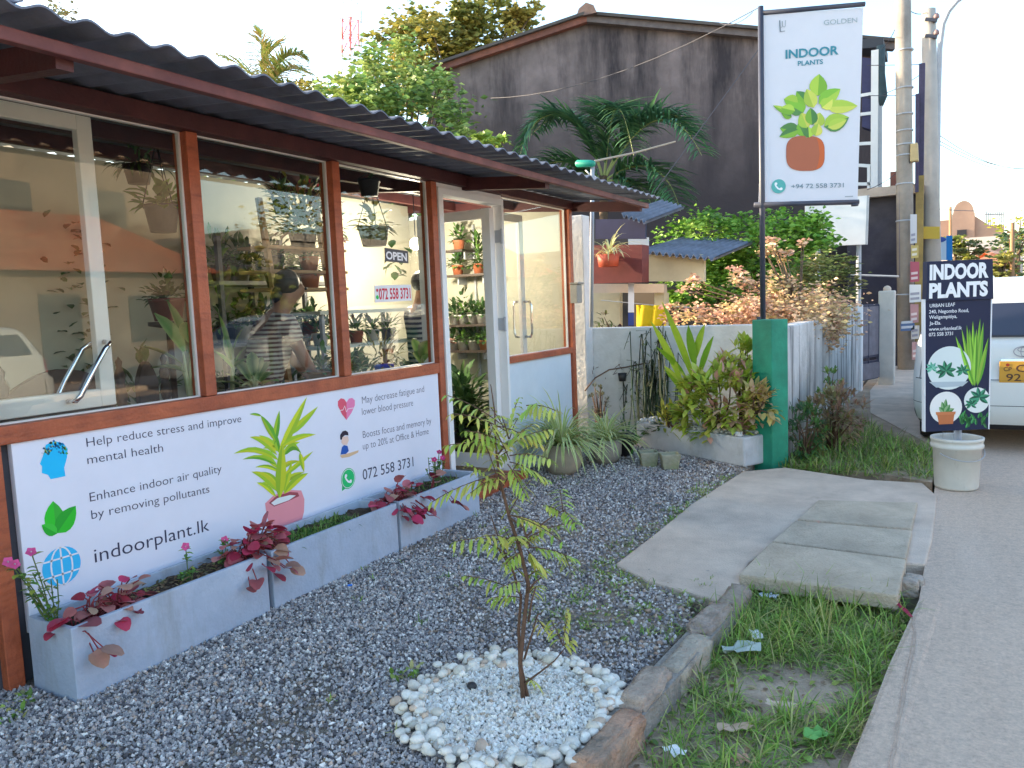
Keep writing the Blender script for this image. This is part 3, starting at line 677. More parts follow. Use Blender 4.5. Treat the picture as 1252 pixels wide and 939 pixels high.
ph.poly(mb, c(*([(337+121*math.copysign(abs(math.cos(a))**.72, math.cos(a)), 560+110*math.copysign(abs(math.sin(a))**.60, math.sin(a))) for a in np.linspace(-1.1, 1.1, 14)]+[(420, 620), (428, 560), (418, 490)])), (.58, .13, .04), .0005)
hp(mb, 'pot_picture')
mb = MB(); c = crop(920, 80, 5.21); g1, g2, g3, g4 = (.22, .45, .05), (.42, .60, .08), (.09, .24, .07), (.62, .66, .12)
for b_, t_, w_, c1, c2 in (((415,195),(425,55),17,g1,g2),((345,240),(280,165),12,g3,g1),((390,270),(345,150),13,g4,g2),((420,245),(560,150),14,g2,g1),((320,300),(230,250),13,g1,g3),((290,240),(200,215),13,g2,g1),((270,290),(180,270),10,g2,g1),((250,310),(130,255),6,g2,g1),
    ((320,310),(250,225),16,g1,g3),((440,270),(510,215),12,g4,g2),((470,265),(670,258),13,g4,g2),((455,390),(615,330),17,g3,g2),((480,395),(600,345),10,g4,g2),((350,400),(310,300),13,g4,g2),((380,380),(370,270),12,g3,g1),((410,390),(430,300),13,g2,g4),((300,420),(175,400),14,g3,g1),
    ((290,410),(170,455),9,g3,g1),((250,330),(185,305),7,g3,g1),((330,450),(290,370),10,g3,g1),((400,450),(420,370),11,g4,g2),((360,460),(355,390),10,g2,g3)):
    ph.leafp(mb, c(b_)[0], c(t_)[0], w_*1.3, jit(c1, .12), jit(c2, .12), .0008+random.uniform(0, .001))
for x in (300, 330, 360, 395): ph.line(mb, c((345, 462), (x, 380)), .008, (.25, .35, .12), .0006)
hp(mb, 'plant_picture')
mb = MB(); phone_icon(ph, mb, (951.9, 227.8), (ph.at(951.9, 219.2)-ph.at(951.9, 236.5)).length/2, (.10, .40, .38)); hp(mb, 'phone_symbol')

# board standing in a white bucket
bu = Vector((math.cos(math.radians(29.6)), math.sin(math.radians(29.6)), 0)); bn = Vector((bu.y, -bu.x, 0))
BP = AY(1131, 420, 6.17); bc = G(1169, 596)
bk = thing('bucket_sign', 'dark INDOOR PLANTS board standing in a white plastic bucket by the road', 'sign', (bc.x, bc.y, 0))
def kp(mb, name, m=paintM, **k):
    o = mb.build(name, m, **k); world_parent(o, bk); return o
def kt(px, py, dd=0): return AP(px, py, BP, bn)+bn*dd
NAVY = (.010, .018, .055)
mb = MB(); mb.extrude([kt(1131.5, 366), kt(1211.5, 365), kt(1208, 524.5), kt(1131.5, 528)], -bn*.035, NAVY); kp(mb, 'board')
mb = MB()
for q in ([(1129.8, 366), (1131.4, 366), (1131.4, 528), (1130.4, 528)], [(1211.6, 365), (1213.2, 365), (1209.6, 524.5), (1208.1, 524.5)]): mb.extrude([kt(*p, .002) for p in q], -bn*.039, (.72, .74, .78))
kp(mb, 'edge_trim')
mb = MB(); mb.extrude([kt(1132.5, 320, .014), kt(1212.5, 316.5, .014), kt(1213.5, 365.5, .014), kt(1131.5, 368.5, .014)], -bn*.06, NAVY); kp(mb, 'header_board', bevel=.003)
pk2 = Print(BP+bn*.0155, bn); mb = MB()
pk2.text(mb, 'INDOOR', (1136.5, 341.6), (1208.5, 338.2), 17.3, (.80, .82, .86), .05); kp(mb, 'lettering'); mb = MB(); pk2.text(mb, 'PLANTS', (1135.8, 364), (1207.6, 360.7), 17, (.80, .82, .86), .05); kp(mb, 'lettering')
pk = Print(BP, bn)
for body, p0, p1, h in (('URBAN LEAF', (1136.5, 376), (1167.5, 374.2), 4.3), ('240, Negombo Road,', (1135.8, 383.3), (1184.5, 381.3), 4.3), ('Weligampitiya,', (1135.8, 390), (1170, 388.6), 4.3), ('Ja-Ela.', (1136.2, 397.3), (1150.5, 396.6), 4.3), ('www.urbanleaf.lk', (1135.6, 404.6), (1176, 402.6), 4.3), ('072 558 3731', (1135.6, 411.3), (1165, 409.6), 4.3)):
    mb = MB(); pk.text(mb, body, p0, p1, h, (.72, .75, .80), .012); kp(mb, 'lettering')
mb = MB(); c = crop(1100, 300, 2.934)
for i, (b_, t_) in enumerate((((262,505),(200,325)),((266,505),(222,300)),((262,500),(240,285)),((268,505),(262,270)),((272,500),(288,262)),((276,500),(300,275)),((278,505),(318,330)),((270,505),(250,300)),((280,500),(312,370)),((268,500),(275,300)),((262,500),(213,350)))):
    pk.leafp(mb, c(b_)[0], c(t_)[0], 5.5, jit((.10, .30, .03), .2), jit((.28, .52, .06), .2), .0004+i*.0001)
kp(mb, 'snake_plant_picture')
def clip_disc_leaves(name, ctr, rpx, bgc, lift, items, extra=None):
    mb = MB(); R = (pk.at(ctr[0], ctr[1]-rpx)-pk.at(ctr[0], ctr[1]+rpx)).length/2; pk.disc(mb, ctr, R, bgc, lift, 36)
    for b_, t_, w_, c1, c2 in items: pk.leafp(mb, b_, t_, w_, c1, c2, lift+.0005+random.uniform(0, .0004))
    if extra: extra(mb)
    kp(mb, name)
def mon(cx, cy, k, dk=(.01, .10, .06), lt=(.05, .28, .15)):
    out = []
    for a_ in (100, 145, 190, 55, 10, -35, 225):
        t = math.radians(a_); out.append(((cx, cy), (cx+math.cos(t)*k, cy-math.sin(t)*k), k*.42, jit(dk, .2), jit(lt, .2)))
    return out
clip_disc_leaves('round_picture', c((177, 440))[0], 26.5, (.66, .74, .74), .0010, mon(*c((165, 450))[0], 13)+mon(*c((225, 450))[0], 9)+mon(*c((115, 440))[0], 8, (.05, .3, .2), (.2, .5, .4)), lambda mb: pk.poly(mb, c((105, 490), (245, 488), (225, 505), (130, 510)), (.42, .5, .55), .0016))
clip_disc_leaves('round_picture', c((276, 555))[0], 15.5, (.72, .76, .74), .0012, mon(*c((285, 545))[0], 13)+mon(*c((255, 570))[0], 8))
def pot_(mb):
    pk.poly(mb, c((132, 602), (196, 600), (190, 640), (140, 642)), (.50, .16, .06), .0030); pk.poly(mb, c((128, 598), (200, 596), (198, 606), (130, 608)), (.58, .2, .08), .0033)
clip_disc_leaves('round_picture', c((165, 582))[0], 19.5, (.78, .78, .76), .0018, [(c((160, 600))[0], c(q)[0], 6, (.06, .22, .06), (.25, .40, .2)) for q in ((150, 560), (165, 550), (180, 570), (140, 580), (195, 585))], pot_)
mb = MB()
for i in range(26):
    x = random.uniform(215, 312); y = random.uniform(600, 645); pk.leafp(mb, c((x, y+14))[0], c((x+random.uniform(-18, 18), y-10))[0], 3.5, jit((.02, .12, .04), .4), jit((.06, .28, .08), .4), .0004)
kp(mb, 'foliage_picture')
mb = MB(); mb.tube([(bc.x, bc.y, .08), (bc.x+bu.x*.005, bc.y+.0, .46)], .025, 12); kp(mb, 'post', mat('pvc', (.36, .39, .44), .45), smooth=True)
mb = MB()
bp_ = bc-Vector((bc.x, bc.y, 0)); mb.lathe((bc.x, bc.y, 0), [(0.001, .004), (.138, .004), (.143, .02), (.156, .30), (.170, .302), (.172, .325), (.166, .33), (.166, .352), (.172, .354), (.173, .375), (.163, .378), (.158, .365), (.152, .30), (.148, .27)], 36)
kp(mb, 'bucket', mat('bucket_plastic', (.62, .61, .56), .5, noise=.08, nscale=8, streak=((.36, .33, .28), (14, 14, 4), .58, .8)), smooth=True)
mb = MB(); mb.lathe((bc.x, bc.y, .27), [(.15, 0), (.08, .012), (.001, .015)], 24); kp(mb, 'cement_fill', conM, smooth=True)
mb = MB(); a0 = math.atan2(bn.y, bn.x)
mb.tube([(bc.x+math.cos(a0+t)*.176, bc.y+math.sin(a0+t)*.176, .31-.085*math.cos(t*.98)) for t in np.linspace(-1.15, 1.45, 16)], .0032, 6); kp(mb, 'bail', steelM)

# ================================================================== BOUNDARY WALL AND PILLAR
oldwallM = mat('stained_whitewash', (.70, .70, .70), .85, noise=.10, nscale=5, bump=.3, bscale=30, col2=(.58, .57, .56), streak=((.10, .095, .09), (2.2, 2.2, .55), .60, .82))
mouldM = mat('mouldy_whitewash', (.62, .62, .62), .9, noise=.15, nscale=5, bump=.35, bscale=30, col2=(.45, .45, .45), streak=((.05, .05, .055), (7, 5, .45), .47, .66))
wl = thing('boundary_wall', 'white stained garden wall beside the shop, plants growing in front of it', 'wall', (-2.5, 7.8, 0))
mb = MB(); mb.box((-3.9, 7.74, -.1), (-1.45, 7.88, 1.175)); o = mb.build('wall_face', oldwallM, bevel=.012); world_parent(o, wl)
mb = MB(); mb.box((-3.60, 7.55, -.1), (AY(714, 330, 7.55).x, 7.735, 2.36)); o = mb.build('pier', oldwallM, bevel=.01); world_parent(o, wl)
rw = thing('roadside_wall', 'low wall along the roadside streaked with black mould, shrub hanging over it', 'wall', (-1.25, 10, 0))
mb = MB(); mb.prism([(-1.43, 6.95), (-1.27, 6.95), (-1.19, 12.6), (-1.35, 12.6)], -.1, 1.17); o = mb.build('wall_face', mouldM, bevel=.015); world_parent(o, rw)
gp_ = thing('green_pillar', 'square green painted concrete pillar at the end of the white wall', 'pillar', (-1.39, 6.95, 0))
mb = MB(); p0, p1 = G(919, 566), G(941, 572); p2_ = G(956, 569); 
mb.prism([(-1.515, 6.90), (-1.33, 6.80), (-1.22, 6.93), (-1.405, 7.04)], -.1, 1.245)
o = mb.build('shaft', mat('green_paint', (.016, .27, .165), .6, noise=.28, nscale=5, col2=(.012, .19, .115), bump=.2, bscale=25, streak=((.10, .30, .22), (20, 20, 9), .66, .74)), bevel=.008); world_parent(o, gp_)
mb = MB(); mb.tube([(-1.46, 6.92, 1.24), (-1.46, 6.92, 1.27)], .02, 8); o = mb.build('pole_socket', darksteelM); world_parent(o, gp_)

# ================================================================== PLANT BUILDERS
def plant(name, label, cat, loc, group=None): return thing(name, label, cat, loc, 0, group)
def pp(t, mb, name, m=leafM, smooth=True, **k):
    o = mb.build(name, m, smooth=smooth, **k); world_parent(o, t); return o
RED = [(.46,.05,.10), (.34,.04,.07), (.52,.15,.17), (.48,.20,.17), (.56,.05,.13), (.48,.28,.21), (.42,.12,.13)]
def begonia(label, c, n, spread, L=(.055, .10), hang=0.0, fwd=1.0, green=0):
    t = plant('begonia', label, 'plant', c, 'red-leaved begonias in the troughs'); lf, st = MB(), MB()
    for i in range(n):
        d = rdir(-.1, 1); d.x = d.x*.7+.35*fwd; b = Vector(c)+Vector((random.uniform(-.3, .3)*spread[0], random.uniform(-.5, .5)*spread[1], 0))
        q = random.uniform(.5, 1); tip = b+Vector((d.x*spread[0]*q, d.y*spread[1]*q*.8, d.z*spread[2]*q))
        if hang and random.random() < hang: tip = b+Vector((random.uniform(.10, .17)*fwd, random.uniform(-.5, .5)*spread[1], random.uniform(-.11, .0)))
        mid = (b+tip)/2+Vector((0, 0, .035)); st.tube([b, mid, tip], .0028, 5, jit((.30, .05, .06)), cap=False)
        out = (tip-b); out.z *= .2; out = out.normalized()+rdir()*.35 if out.length > .01 else rdir()
        col = jit(random.choice(RED), .2); l = random.uniform(*L)
        lf.leaf(tip, out, l, l*.82, col, bend=random.uniform(.3, 1.4), fold=random.uniform(-.1, .45), n=4, shape='heart4', edge=jit(col, .15), twist=random.uniform(-.6, .6))
    pp(t, lf, 'leaves'); pp(t, st, 'stems'); return t
_old = MB.leaf
def periwinkle(label, c, h, n, spread, flowers, fcol=(.72, .10, .30)):
    t = plant('periwinkle', label, 'plant', c, 'pink periwinkles in the troughs'); lf, st = MB(), MB()
    C_ = Vector(c)
    for i in range(n):
        top = C_+Vector((random.gauss(0, 1)*spread, random.gauss(0, 1)*spread, h*random.uniform(.5, 1))); b = C_+Vector((random.uniform(-.02, .02), random.uniform(-.02, .02), 0))
        st.tube([b, (b+top)/2+Vector((random.uniform(-.015, .015), random.uniform(-.015, .015), 0)), top], .0025, 5, (.14, .20, .06), cap=False)
        for k in range(9):
            p = b+(top-b)*random.uniform(.25, 1); d = rdir(-.1, .7); l = random.uniform(.02, .036)
            lf.leaf(p, d, l, l*.55, jit(random.choice([(.10,.25,.04),(.16,.33,.05),(.07,.18,.04),(.30,.36,.06)]), .2), bend=.5)
    for f_ in flowers:
        f_ = Vector(f_); m_ = (C_+f_)/2+Vector((0, 0, .02)); st.tube([C_, m_, f_], .0025, 5, (.14, .20, .06), cap=False)
        for k in range(11):
            p = m_.lerp(f_, random.uniform(-.3, .93)); l = random.uniform(.025, .042); lf.leaf(p, rdir(-.2, .5), l, l*.6, jit(random.choice([(.14,.32,.05),(.22,.42,.07),(.10,.24,.05),(.40,.44,.08)]), .2), bend=.5)
    pp(t, lf, 'leaves'); pp(t, st, 'stems')
    for f_ in flowers:
        mb = MB(); f_ = Vector(f_); ax = (Vector((.6, -.5, .5))+rdir()*.3).normalized(); u = ax.orthogonal().normalized(); v = ax.cross(u)
        for k in range(5):
            a_ = 2*PI*k/5; dd = u*math.cos(a_)+v*math.sin(a_)
            mb.leaf(f_, dd+ax*.25, .021, .020, jit(fcol, .12), bend=.2, fold=.1, up=ax)
        mb.ball(f_+ax*.003, .004, n=6, col=(.6, .4, .5)); pp(t, mb, 'flower')
    return t
def tuft(lf, p, n, h, spread, cols, w=.006, bend=1.2):
    for i in range(n):
        d = rdir(.35, 1); b = Vector(p)+Vector((random.uniform(-1, 1)*spread, random.uniform(-1, 1)*spread, 0)); lf.leaf(b, d, h*random.uniform(.5, 1.1), w, jit(random.choice(cols), .2), bend=bend*random.uniform(.4, 1.2), fold=.3, n=3, shape='strap')

# planting in the troughs
zt = PZ-.04
begonia('red begonia spilling over the near end of the nearest trough', (-3.02, 1.86, zt), 46, (.09, .20, .15), (.042, .075), .07)
begonia('small red begonia hanging from the near corner of the nearest trough', (-2.98, 1.70, zt), 6, (.06, .08, .06), (.07, .10), .6)
begonia('large dusty red begonia covering the joint between the near and middle trough', (-3.0, 2.63, zt+.02), 70, (.10, .19, .16), (.05, .085), .25)
begonia('red begonia spilling over the near end of the trough by the doorway', (-2.99, 3.76, zt+.02), 50, (.10, .20, .13), (.05, .08), .3)
begonia('single large-leaved begonia in the trough by the doorway, one bright red leaf', (-2.96, 4.12, zt+.02), 6, (.07, .10, .12), (.07, .11), .2)
periwinkle('pink periwinkle at the left end of the nearest trough, against the brown post', (-3.08, 1.68, zt), .25, 9, .055, [AX(10, 687, -3.06), AX(38, 675, -3.05), AX(18, 690, -3.05)])
periwinkle('tiny pink-flowered seedling in the bare soil of the nearest trough', (-3.05, 2.28, zt), .055, 4, .03, [AX(227, 668, -3.05)])
periwinkle('small pink-flowered plant beside the large begonia in the nearest trough', (-3.05, 2.50, zt), .08, 6, .03, [AX(275, 660, -3.04)])
periwinkle('taller red-flowered periwinkle at the far end of the trough by the doorway', (-3.06, 4.28, zt), .22, 10, .06, [AX(537, 553, -3.04), AX(531, 562, -3.03), AX(541, 560, -3.02)], (.62, .04, .20))
mb = MB()
for i in range(420):
    y_ = random.uniform(2.82, 3.38); x_ = random.uniform(-3.16, -2.93); tuft(mb, (x_, y_, zt-.01), 3, random.uniform(.03, .075), .012, [(.10,.22,.04),(.15,.30,.06),(.06,.15,.03),(.24,.32,.08)], .007)
tag(mb.build('ground_cover', leafM, smooth=True), kind='stuff')
mb = MB()
for i in range(260):
    y_ = random.uniform(1.95, 2.56); x_ = random.uniform(-3.16, -2.93); d = rdir(-.1, .5)
    mb.leaf((x_, y_, zt+random.uniform(-.01, .02)), d, random.uniform(.02, .06), random.uniform(.004, .018), jit(random.choice([(.20,.13,.06),(.28,.20,.09),(.12,.08,.04),(.22,.24,.06)]), .25), bend=.6)
tag(mb.build('leaf_litter', leafM, smooth=True), kind='stuff')
mb = MB()
for i in range(150):
    y_ = random.uniform(3.85, 4.52); x_ = random.uniform(-3.16, -2.93); tuft(mb, (x_, y_, zt-.01), 2, random.uniform(.03, .09), .012, [(.10,.22,.05),(.15,.26,.06),(.2,.2,.08)], .008)
tag(mb.build('ground_cover', leafM, smooth=True), kind='stuff')

# ------------------------------------------------ sapling in the pebble bed
SB = G(640, 856, .03)
fw = Vector((A.col[2].x, A.col[2].y, 0)).normalized(); rt_ = Vector((fw.y, -fw.x, 0))
def SP(px, py, dep=0): return AP(px, py, SB+fw*dep, -fw)
sap = plant('sapling', 'thin young tree with feathery yellow-green leaves in the white pebble bed', 'tree', SB)
tw, lf = MB(), MB()
tw.tube([SP(640,858), SP(636,810), SP(641,760), SP(646,715,.01), SP(636,672,.02), SP(622,630,.01), SP(611,585), SP(606,545), SP(605,505), SP(600,470)], [.009,.0085,.008,.0075,.007,.006,.005,.004,.0028,.0016], 8)
tw.tube([SP(646,858,.01), SP(636,812,.015), SP(634,770,.03), SP(637,730,.03), SP(628,700,.02), SP(612,665,.03), SP(600,630,.04)], [.008,.007,.006,.005,.004,.003,.002], 7)
for b_ in ([(641,806),(652,770),(657,752),(664,748)], [(638,838),(660,822),(678,808),(691,792)], [(634,664),(650,650),(672,634),(692,622)], [(644,725),(654,712),(662,706)], [(628,700),(618,684),(606,666),(602,660)], [(646,760),(650,735),(655,718)], [(622,632),(640,645),(648,668)], [(612,590),(600,600),(588,588)]):
    de = random.uniform(-.08, .08); tw.tube([SP(x, y, de*i/3) for i, (x, y) in enumerate(b_)], [.0042, .0034, .0026, .0016], 6)
SG = [(.36,.50,.08), (.50,.56,.10), (.60,.56,.12), (.25,.42,.07), (.44,.55,.14), (.66,.54,.14)]
def compound(lf, tw, p0, p1, n, L, W, cols, sag=.25, wid=.0016):
    p0, p1 = Vector(p0), Vector(p1); ax = p1-p0; ln = ax.length; pts = []
    for i in range(6):
        t = i/5; pts.append(p0+ax*t+Vector((0, 0, sag*ln*(t-t*t))))
    tw.tube(pts, [wid*1.3]*3+[wid]*3, 5, cap=False); sd_ = ax.cross(Vector((0, 0, 1))).normalized()
    base = random.choice(cols)
    for i in range(n):
        t = .22+.78*i/(n-1); k = min(4, int(t*5)); p = pts[k]+(pts[k+1]-pts[k])*(t*5-k)
        for sg in (-1, 1):
            d = ax.normalized()*.45+sd_*sg*.8+Vector((0, 0, random.uniform(-.75, -.1)))
            l = L*(.7+.5*math.sin(PI*t))*random.uniform(.8, 1.15)
            lf.leaf(p, d, l, W*random.uniform(.8, 1.2), jit(mixc(base, random.choice(cols), .4), .15), bend=1.0, fold=.25, n=3)
c = crop(480, 460, 3.9125); cl = crop(480, 680, 3.9125)
for a_, b_, n_, L_ in ((((545,250),),((262,92),),7,.05),(((540,260),),((285,180),),6,.05),(((560,240),),((600,110),),5,.05),(((640,140),),((780,165),),6,.055),(((620,190),),((690,130),),5,.05),(((545,340),),((268,330),),8,.065),
    (((548,330),),((350,262),),7,.05),(((545,345),),((360,300),),5,.05),(((560,300),),((470,150),),6,.05),(((560,330),),((745,255),),8,.055),(((560,380),),((750,395),),8,.06),(((560,410),),((735,495),),7,.055),(((550,340),),((640,260),),6,.05),
    (((560,400),),((460,215),),6,.045),(((545,470),),((190,600),),9,.06),(((545,470),),((370,560),),6,.055),(((815,640),),((870,700),),5,.045),(((815,640),),((800,545),),5,.045),(((800,650),),((740,620),),4,.04),(((600,800),),((300,790),),7,.06),
    (((560,780),),((420,770),),5,.055),(((620,840),),((540,900),),5,.05),(((640,800),),((700,760),),5,.05),(((640,820),),((860,870),),7,.055),(((640,830),),((720,930),),6,.055),(((820,850),),((850,930),),4,.05),(((555,300),),((520,190),),6,.045),(((550,360),),((480,420),),5,.045),(((560,300),),((600,200),),5,.045),(((550,420),),((630,560),),6,.05)):
    de = random.uniform(-.16, .16); compound(lf, tw, SP(*c(*a_)[0], de*.3), SP(*c(*b_)[0], de), n_, L_, .0125, SG)
for a_, b_, n_ in (((620,185),(350,95),8),((615,200),(480,200),6),((640,190),(700,140),5),((815,430),(840,270),7),((815,430),(760,310),5),((812,432),(860,400),4),((690,300),(730,360),4),((640,100),(730,60),5),((620,90),(560,30),5),((625,120),(520,150),5),((640,580),(690,610),3)):
    de = random.uniform(-.12, .12); compound(lf, tw, SP(*cl(a_)[0], de*.3), SP(*cl(b_)[0], de), n_, .05, .0125, SG)
for i in range(16):
    a_ = random.choice([(606,560),(612,600),(622,630),(604,520),(634,664),(636,690)]); q = (a_[0]+random.uniform(-75, 75), a_[1]+random.uniform(-55, 35)); de = random.uniform(-.2, .2); compound(lf, tw, SP(*a_, 0), SP(*q, de), random.randint(6, 8), .045, .011, SG)
pp(sap, tw, 'stems', twigM); pp(sap, lf, 'leaves')

# ------------------------------------------------ pots and shrubs along the white wall
def spider(label, c, R, n, pot=None, L=(.3, .5), cen=(.30,.46,.10), edge=(.80,.78,.46), w=.016, name='spider_plant', potcol=None):
    t = plant(name, label, 'plant', c); lf = MB()
    for i in range(n):
        a_ = random.uniform(0, 2*PI); el = random.uniform(.45, 1.35); d = Vector((math.cos(a_)*math.cos(el), math.sin(a_)*math.cos(el), math.sin(el)))
        lf.leaf(Vector(c)+Vector((d.x, d.y, 0))*random.uniform(0, R), d, random.uniform(*L), w*random.uniform(.7, 1.2), jit(cen, .2), bend=random.uniform(1.4, 2.6), fold=.35, n=6, shape='strap', edge=jit(edge, .15))
    pp(t, lf, 'leaves'); return t
pot1 = G(685, 582)
t = thing('round_pot', 'round beige cement pot by the shop doorway holding a striped spider plant', 'pot', (pot1.x-.02, pot1.y+.1, 0))
mb = MB(); mb.lathe(t.location, [(.001, 0), (.10, 0), (.145, .05), (.168, .13), (.165, .2), (.150, .245), (.158, .26), (.148, .265), (.138, .25), (.13, .22), (.001, .215)], 28, (.36, .32, .25)); pp(t, mb, 'body', potM)
spider('striped spider plant arching out of the beige cement pot by the doorway', (t.location.x, t.location.y, .22), .05, 230, L=(.38, .64), w=.022)
p = G(728, 572); t = thing('round_pot', 'second cement pot half hidden under drooping spider plant leaves', 'pot', (p.x, p.y+.25, 0)); mb = MB(); mb.lathe(t.location, [(.001, 0), (.10, 0), (.14, .08), (.145, .2), (.135, .22), (.12, .18), (.001, .17)], 24, (.33, .30, .26)); pp(t, mb, 'body', potM)
spider('second striped spider plant behind the first, drooping to the gravel', (t.location.x, t.location.y, .18), .05, 130, L=(.32, .52), w=.02)
def tpot(name, label, loc, r0, r1, h, col, cat='pot', sq=False):
    t = thing(name, label, cat, loc); mb = MB()
    mb.lathe(loc, [(.001, 0), (r0, 0), (r1, h*.82), (r1*1.1, h*.83), (r1*1.1, h), (r1*.95, h), (r1*.9, h*.86), (.001, h*.85)], 4 if sq else 22, col); o = pp(t, mb, 'body', potM, smooth=not sq); 
    if sq: o.rotation_euler.z = 0
    return t
p = G(752, 560); tpot('plastic_pot', 'black plastic pot against the white wall beside the spider plants', (p.x, p.y+.15, 0), .09, .12, .2, (.02, .02, .025))
def bush(name, label, c, rad, n, L, W, cols, tips=None, stems=6, h0=0, bend=.4, edge=None, cat='plant', shape='oval', group=None, clumps=None, stemcol=None):
    """shrub: shoots from the base with leaf rosettes spread along and at their ends"""
    t = plant(name, label, cat, (c[0], c[1], h0), group); lf, st = MB(), MB(); base = Vector((c[0], c[1], h0)); C_ = Vector(c); cl_ = []
    for i in range(clumps or max(6, n//14)):
        d = rdir(-.9, 1); q = random.uniform(.35, 1)**.6; cl_.append(C_+Vector((d.x*rad[0]*q, d.y*rad[1]*q, d.z*rad[2]*q)))
    for i, q in enumerate(cl_):
        if i < stems: st.tube([base+Vector((random.uniform(-.25, .25)*rad[0], random.uniform(-.2, .2)*rad[1], 0)), (base+q)/2+Vector((random.uniform(-.03, .03), 0, .03)), q], [.010, .007, .003], 6)
        k = n//len(cl_); cc = random.choice(cols); out = (q-C_)
        for j in range(k):
            d = rdir(-.3, 1)+out*1.2/max(rad); l = L*random.uniform(.6, 1.2); col = jit(mixc(cc, random.choice(cols), .5), .18)
            if tips and random.random() < tips[1]*(1 if q.x > C_.x else .25): col = jit(random.choice(tips[0]), .15)
            lf.leaf(q+rdir()*L*.45, d, l, W*random.uniform(.7, 1.2), col, bend=bend*random.uniform(.3, 1.6), fold=.3, n=3, shape=shape, edge=edge and jit(edge, .15))
    pp(t, st, 'stems', twigM); pp(t, lf, 'leaves'); return t
def wpt(px, py, y): return AY(px, py, y)
p = wpt(757, 530, 7.1); bush('snake_plant', 'upright green pointed leaves in the black pot by the wall', (p.x, p.y, p.z-.03), (.05, .05, .06), 26, .22, .035, [(.06,.15,.08),(.09,.2,.09)], h0=.17, stems=0, bend=.15, shape='strap', clumps=5)
p = wpt(765, 545, 6.95); tpot('clay_pot', 'small orange clay pot tipped against the trough end', (p.x, p.y, .08), .035, .05, .09, (.48, .12, .05)); p = wpt(770, 552, 6.9); bush('leafy_plant', 'low fresh green plant at the left end of the cement trough', (p.x, p.y, .10), (.11, .09, .09), 130, .05, .035, [(.05,.2,.03),(.09,.3,.04)], h0=0)
p = wpt(732, 492, 7.4); bush('dry_shrub', 'sparse twiggy brown-green shrub standing against the white wall', (p.x, p.y, p.z+.02), (.12, .08, .16), 260, .035, .010, [(.14,.14,.07),(.2,.19,.09),(.10,.13,.06)], stems=16, bend=.1)
# low trough set askew in front of the wall
tr = thing('low_trough', 'low white cement trough under the shrubs by the green pillar', 'planter', (-2.1, 7.05, 0)); a_, b_ = Vector((-2.74, 7.30, 0)), Vector((-1.53, 6.64, 0)); dr = (b_-a_).normalized(); nr = Vector((-dr.y, dr.x, 0))
mb = MB(); mb.extrude([a_, b_, b_+nr*.34, a_+nr*.34][::1], (0, 0, .255)); pp(tr, mb, 'body', mat('chalky_cement', (.58, .59, .62), .85, noise=.12, nscale=6, bump=.3, col2=(.46, .46, .47), streak=((.30, .28, .25), (5, 5, 1.5), .55, .8)), smooth=False, bevel=.015)
n = 230; tt = rng.uniform(.02, .98, n); uu = rng.uniform(.03, .97, n); P = np.array([(a_+(b_-a_)*t+nr*.34*u)[:] for t, u in zip(tt, uu)]); P[:, 2] = .262+rng.uniform(0, .015, n)
wc = np.array([(.72,.70,.68),(.6,.58,.55),(.5,.46,.4)])[rng.choice(3, n)]
scatter('white_stones', iv, if_, P, rng.uniform(.015, .03, n)[:, None]*rng.uniform(.7, 1.2, (n, 3)), wc, stoneM, jitter=.1, flat=.7, smooth=True)
for px, py, lab in ((799, 570, 'left of two small mossy square pots in front of the low trough'), (825, 573, 'right of two small mossy square pots in front of the low trough')):
    p = G(px-6, py); t = thing('square_pot', lab, 'pot', (p.x, p.y, 0), .5); mb = MB()
    def ring(w_, z): return [(-w_, -w_, z), (w_, -w_, z), (w_, w_, z), (-w_, w_, z)]
    vs = ring(.062, 0)+ring(.083, .135)+ring(.07, .135)+ring(.066, .11); mb.add(vs, [(3,2,1,0)]+[(i*4+j, i*4+(j+1) % 4, i*4+4+(j+1) % 4, i*4+4+j) for i in range(3) for j in range(4)]+[(12,13,14,15)])
    o = mb.build('body', mat('mossy_cement', (.36, .34, .26), .9, noise=.2, nscale=14, bump=.4, bscale=60, col2=(.25, .27, .15)), bevel=.006); o.parent = t
YG2 = [(.44,.55,.06), (.56,.62,.09), (.32,.46,.06), (.64,.64,.16), (.40,.52,.10)]
p = wpt(884, 488, 6.98); bush('croton_shrub', 'bushy yellow-green shrub with pinkish tips beside the green pillar', (p.x, p.y-.05, p.z), (.42, .24, .38), 1300, .115, .052, YG2, tips=([(.62,.42,.28),(.66,.34,.26),(.60,.50,.26)], .32), stems=14, h0=.2, bend=.5)
p = wpt(925, 490, 6.72); bush('croton_shrub', 'spray of yellow and pink leaves leaning in front of the green pillar', (p.x, p.y, p.z), (.18, .10, .17), 170, .10, .045, [(.50,.42,.10),(.62,.45,.22),(.40,.42,.08),(.62,.36,.28)], stems=6, h0=.45, bend=.5, clumps=9)
p = wpt(905, 440, 7.15); bush('croton_shrub', 'thin upright shoots of yellow-green leaves rising behind the bushy shrub', (p.x, p.y, p.z), (.17, .1, .2), 170, .11, .045, YG2, stems=8, h0=.3, clumps=9)
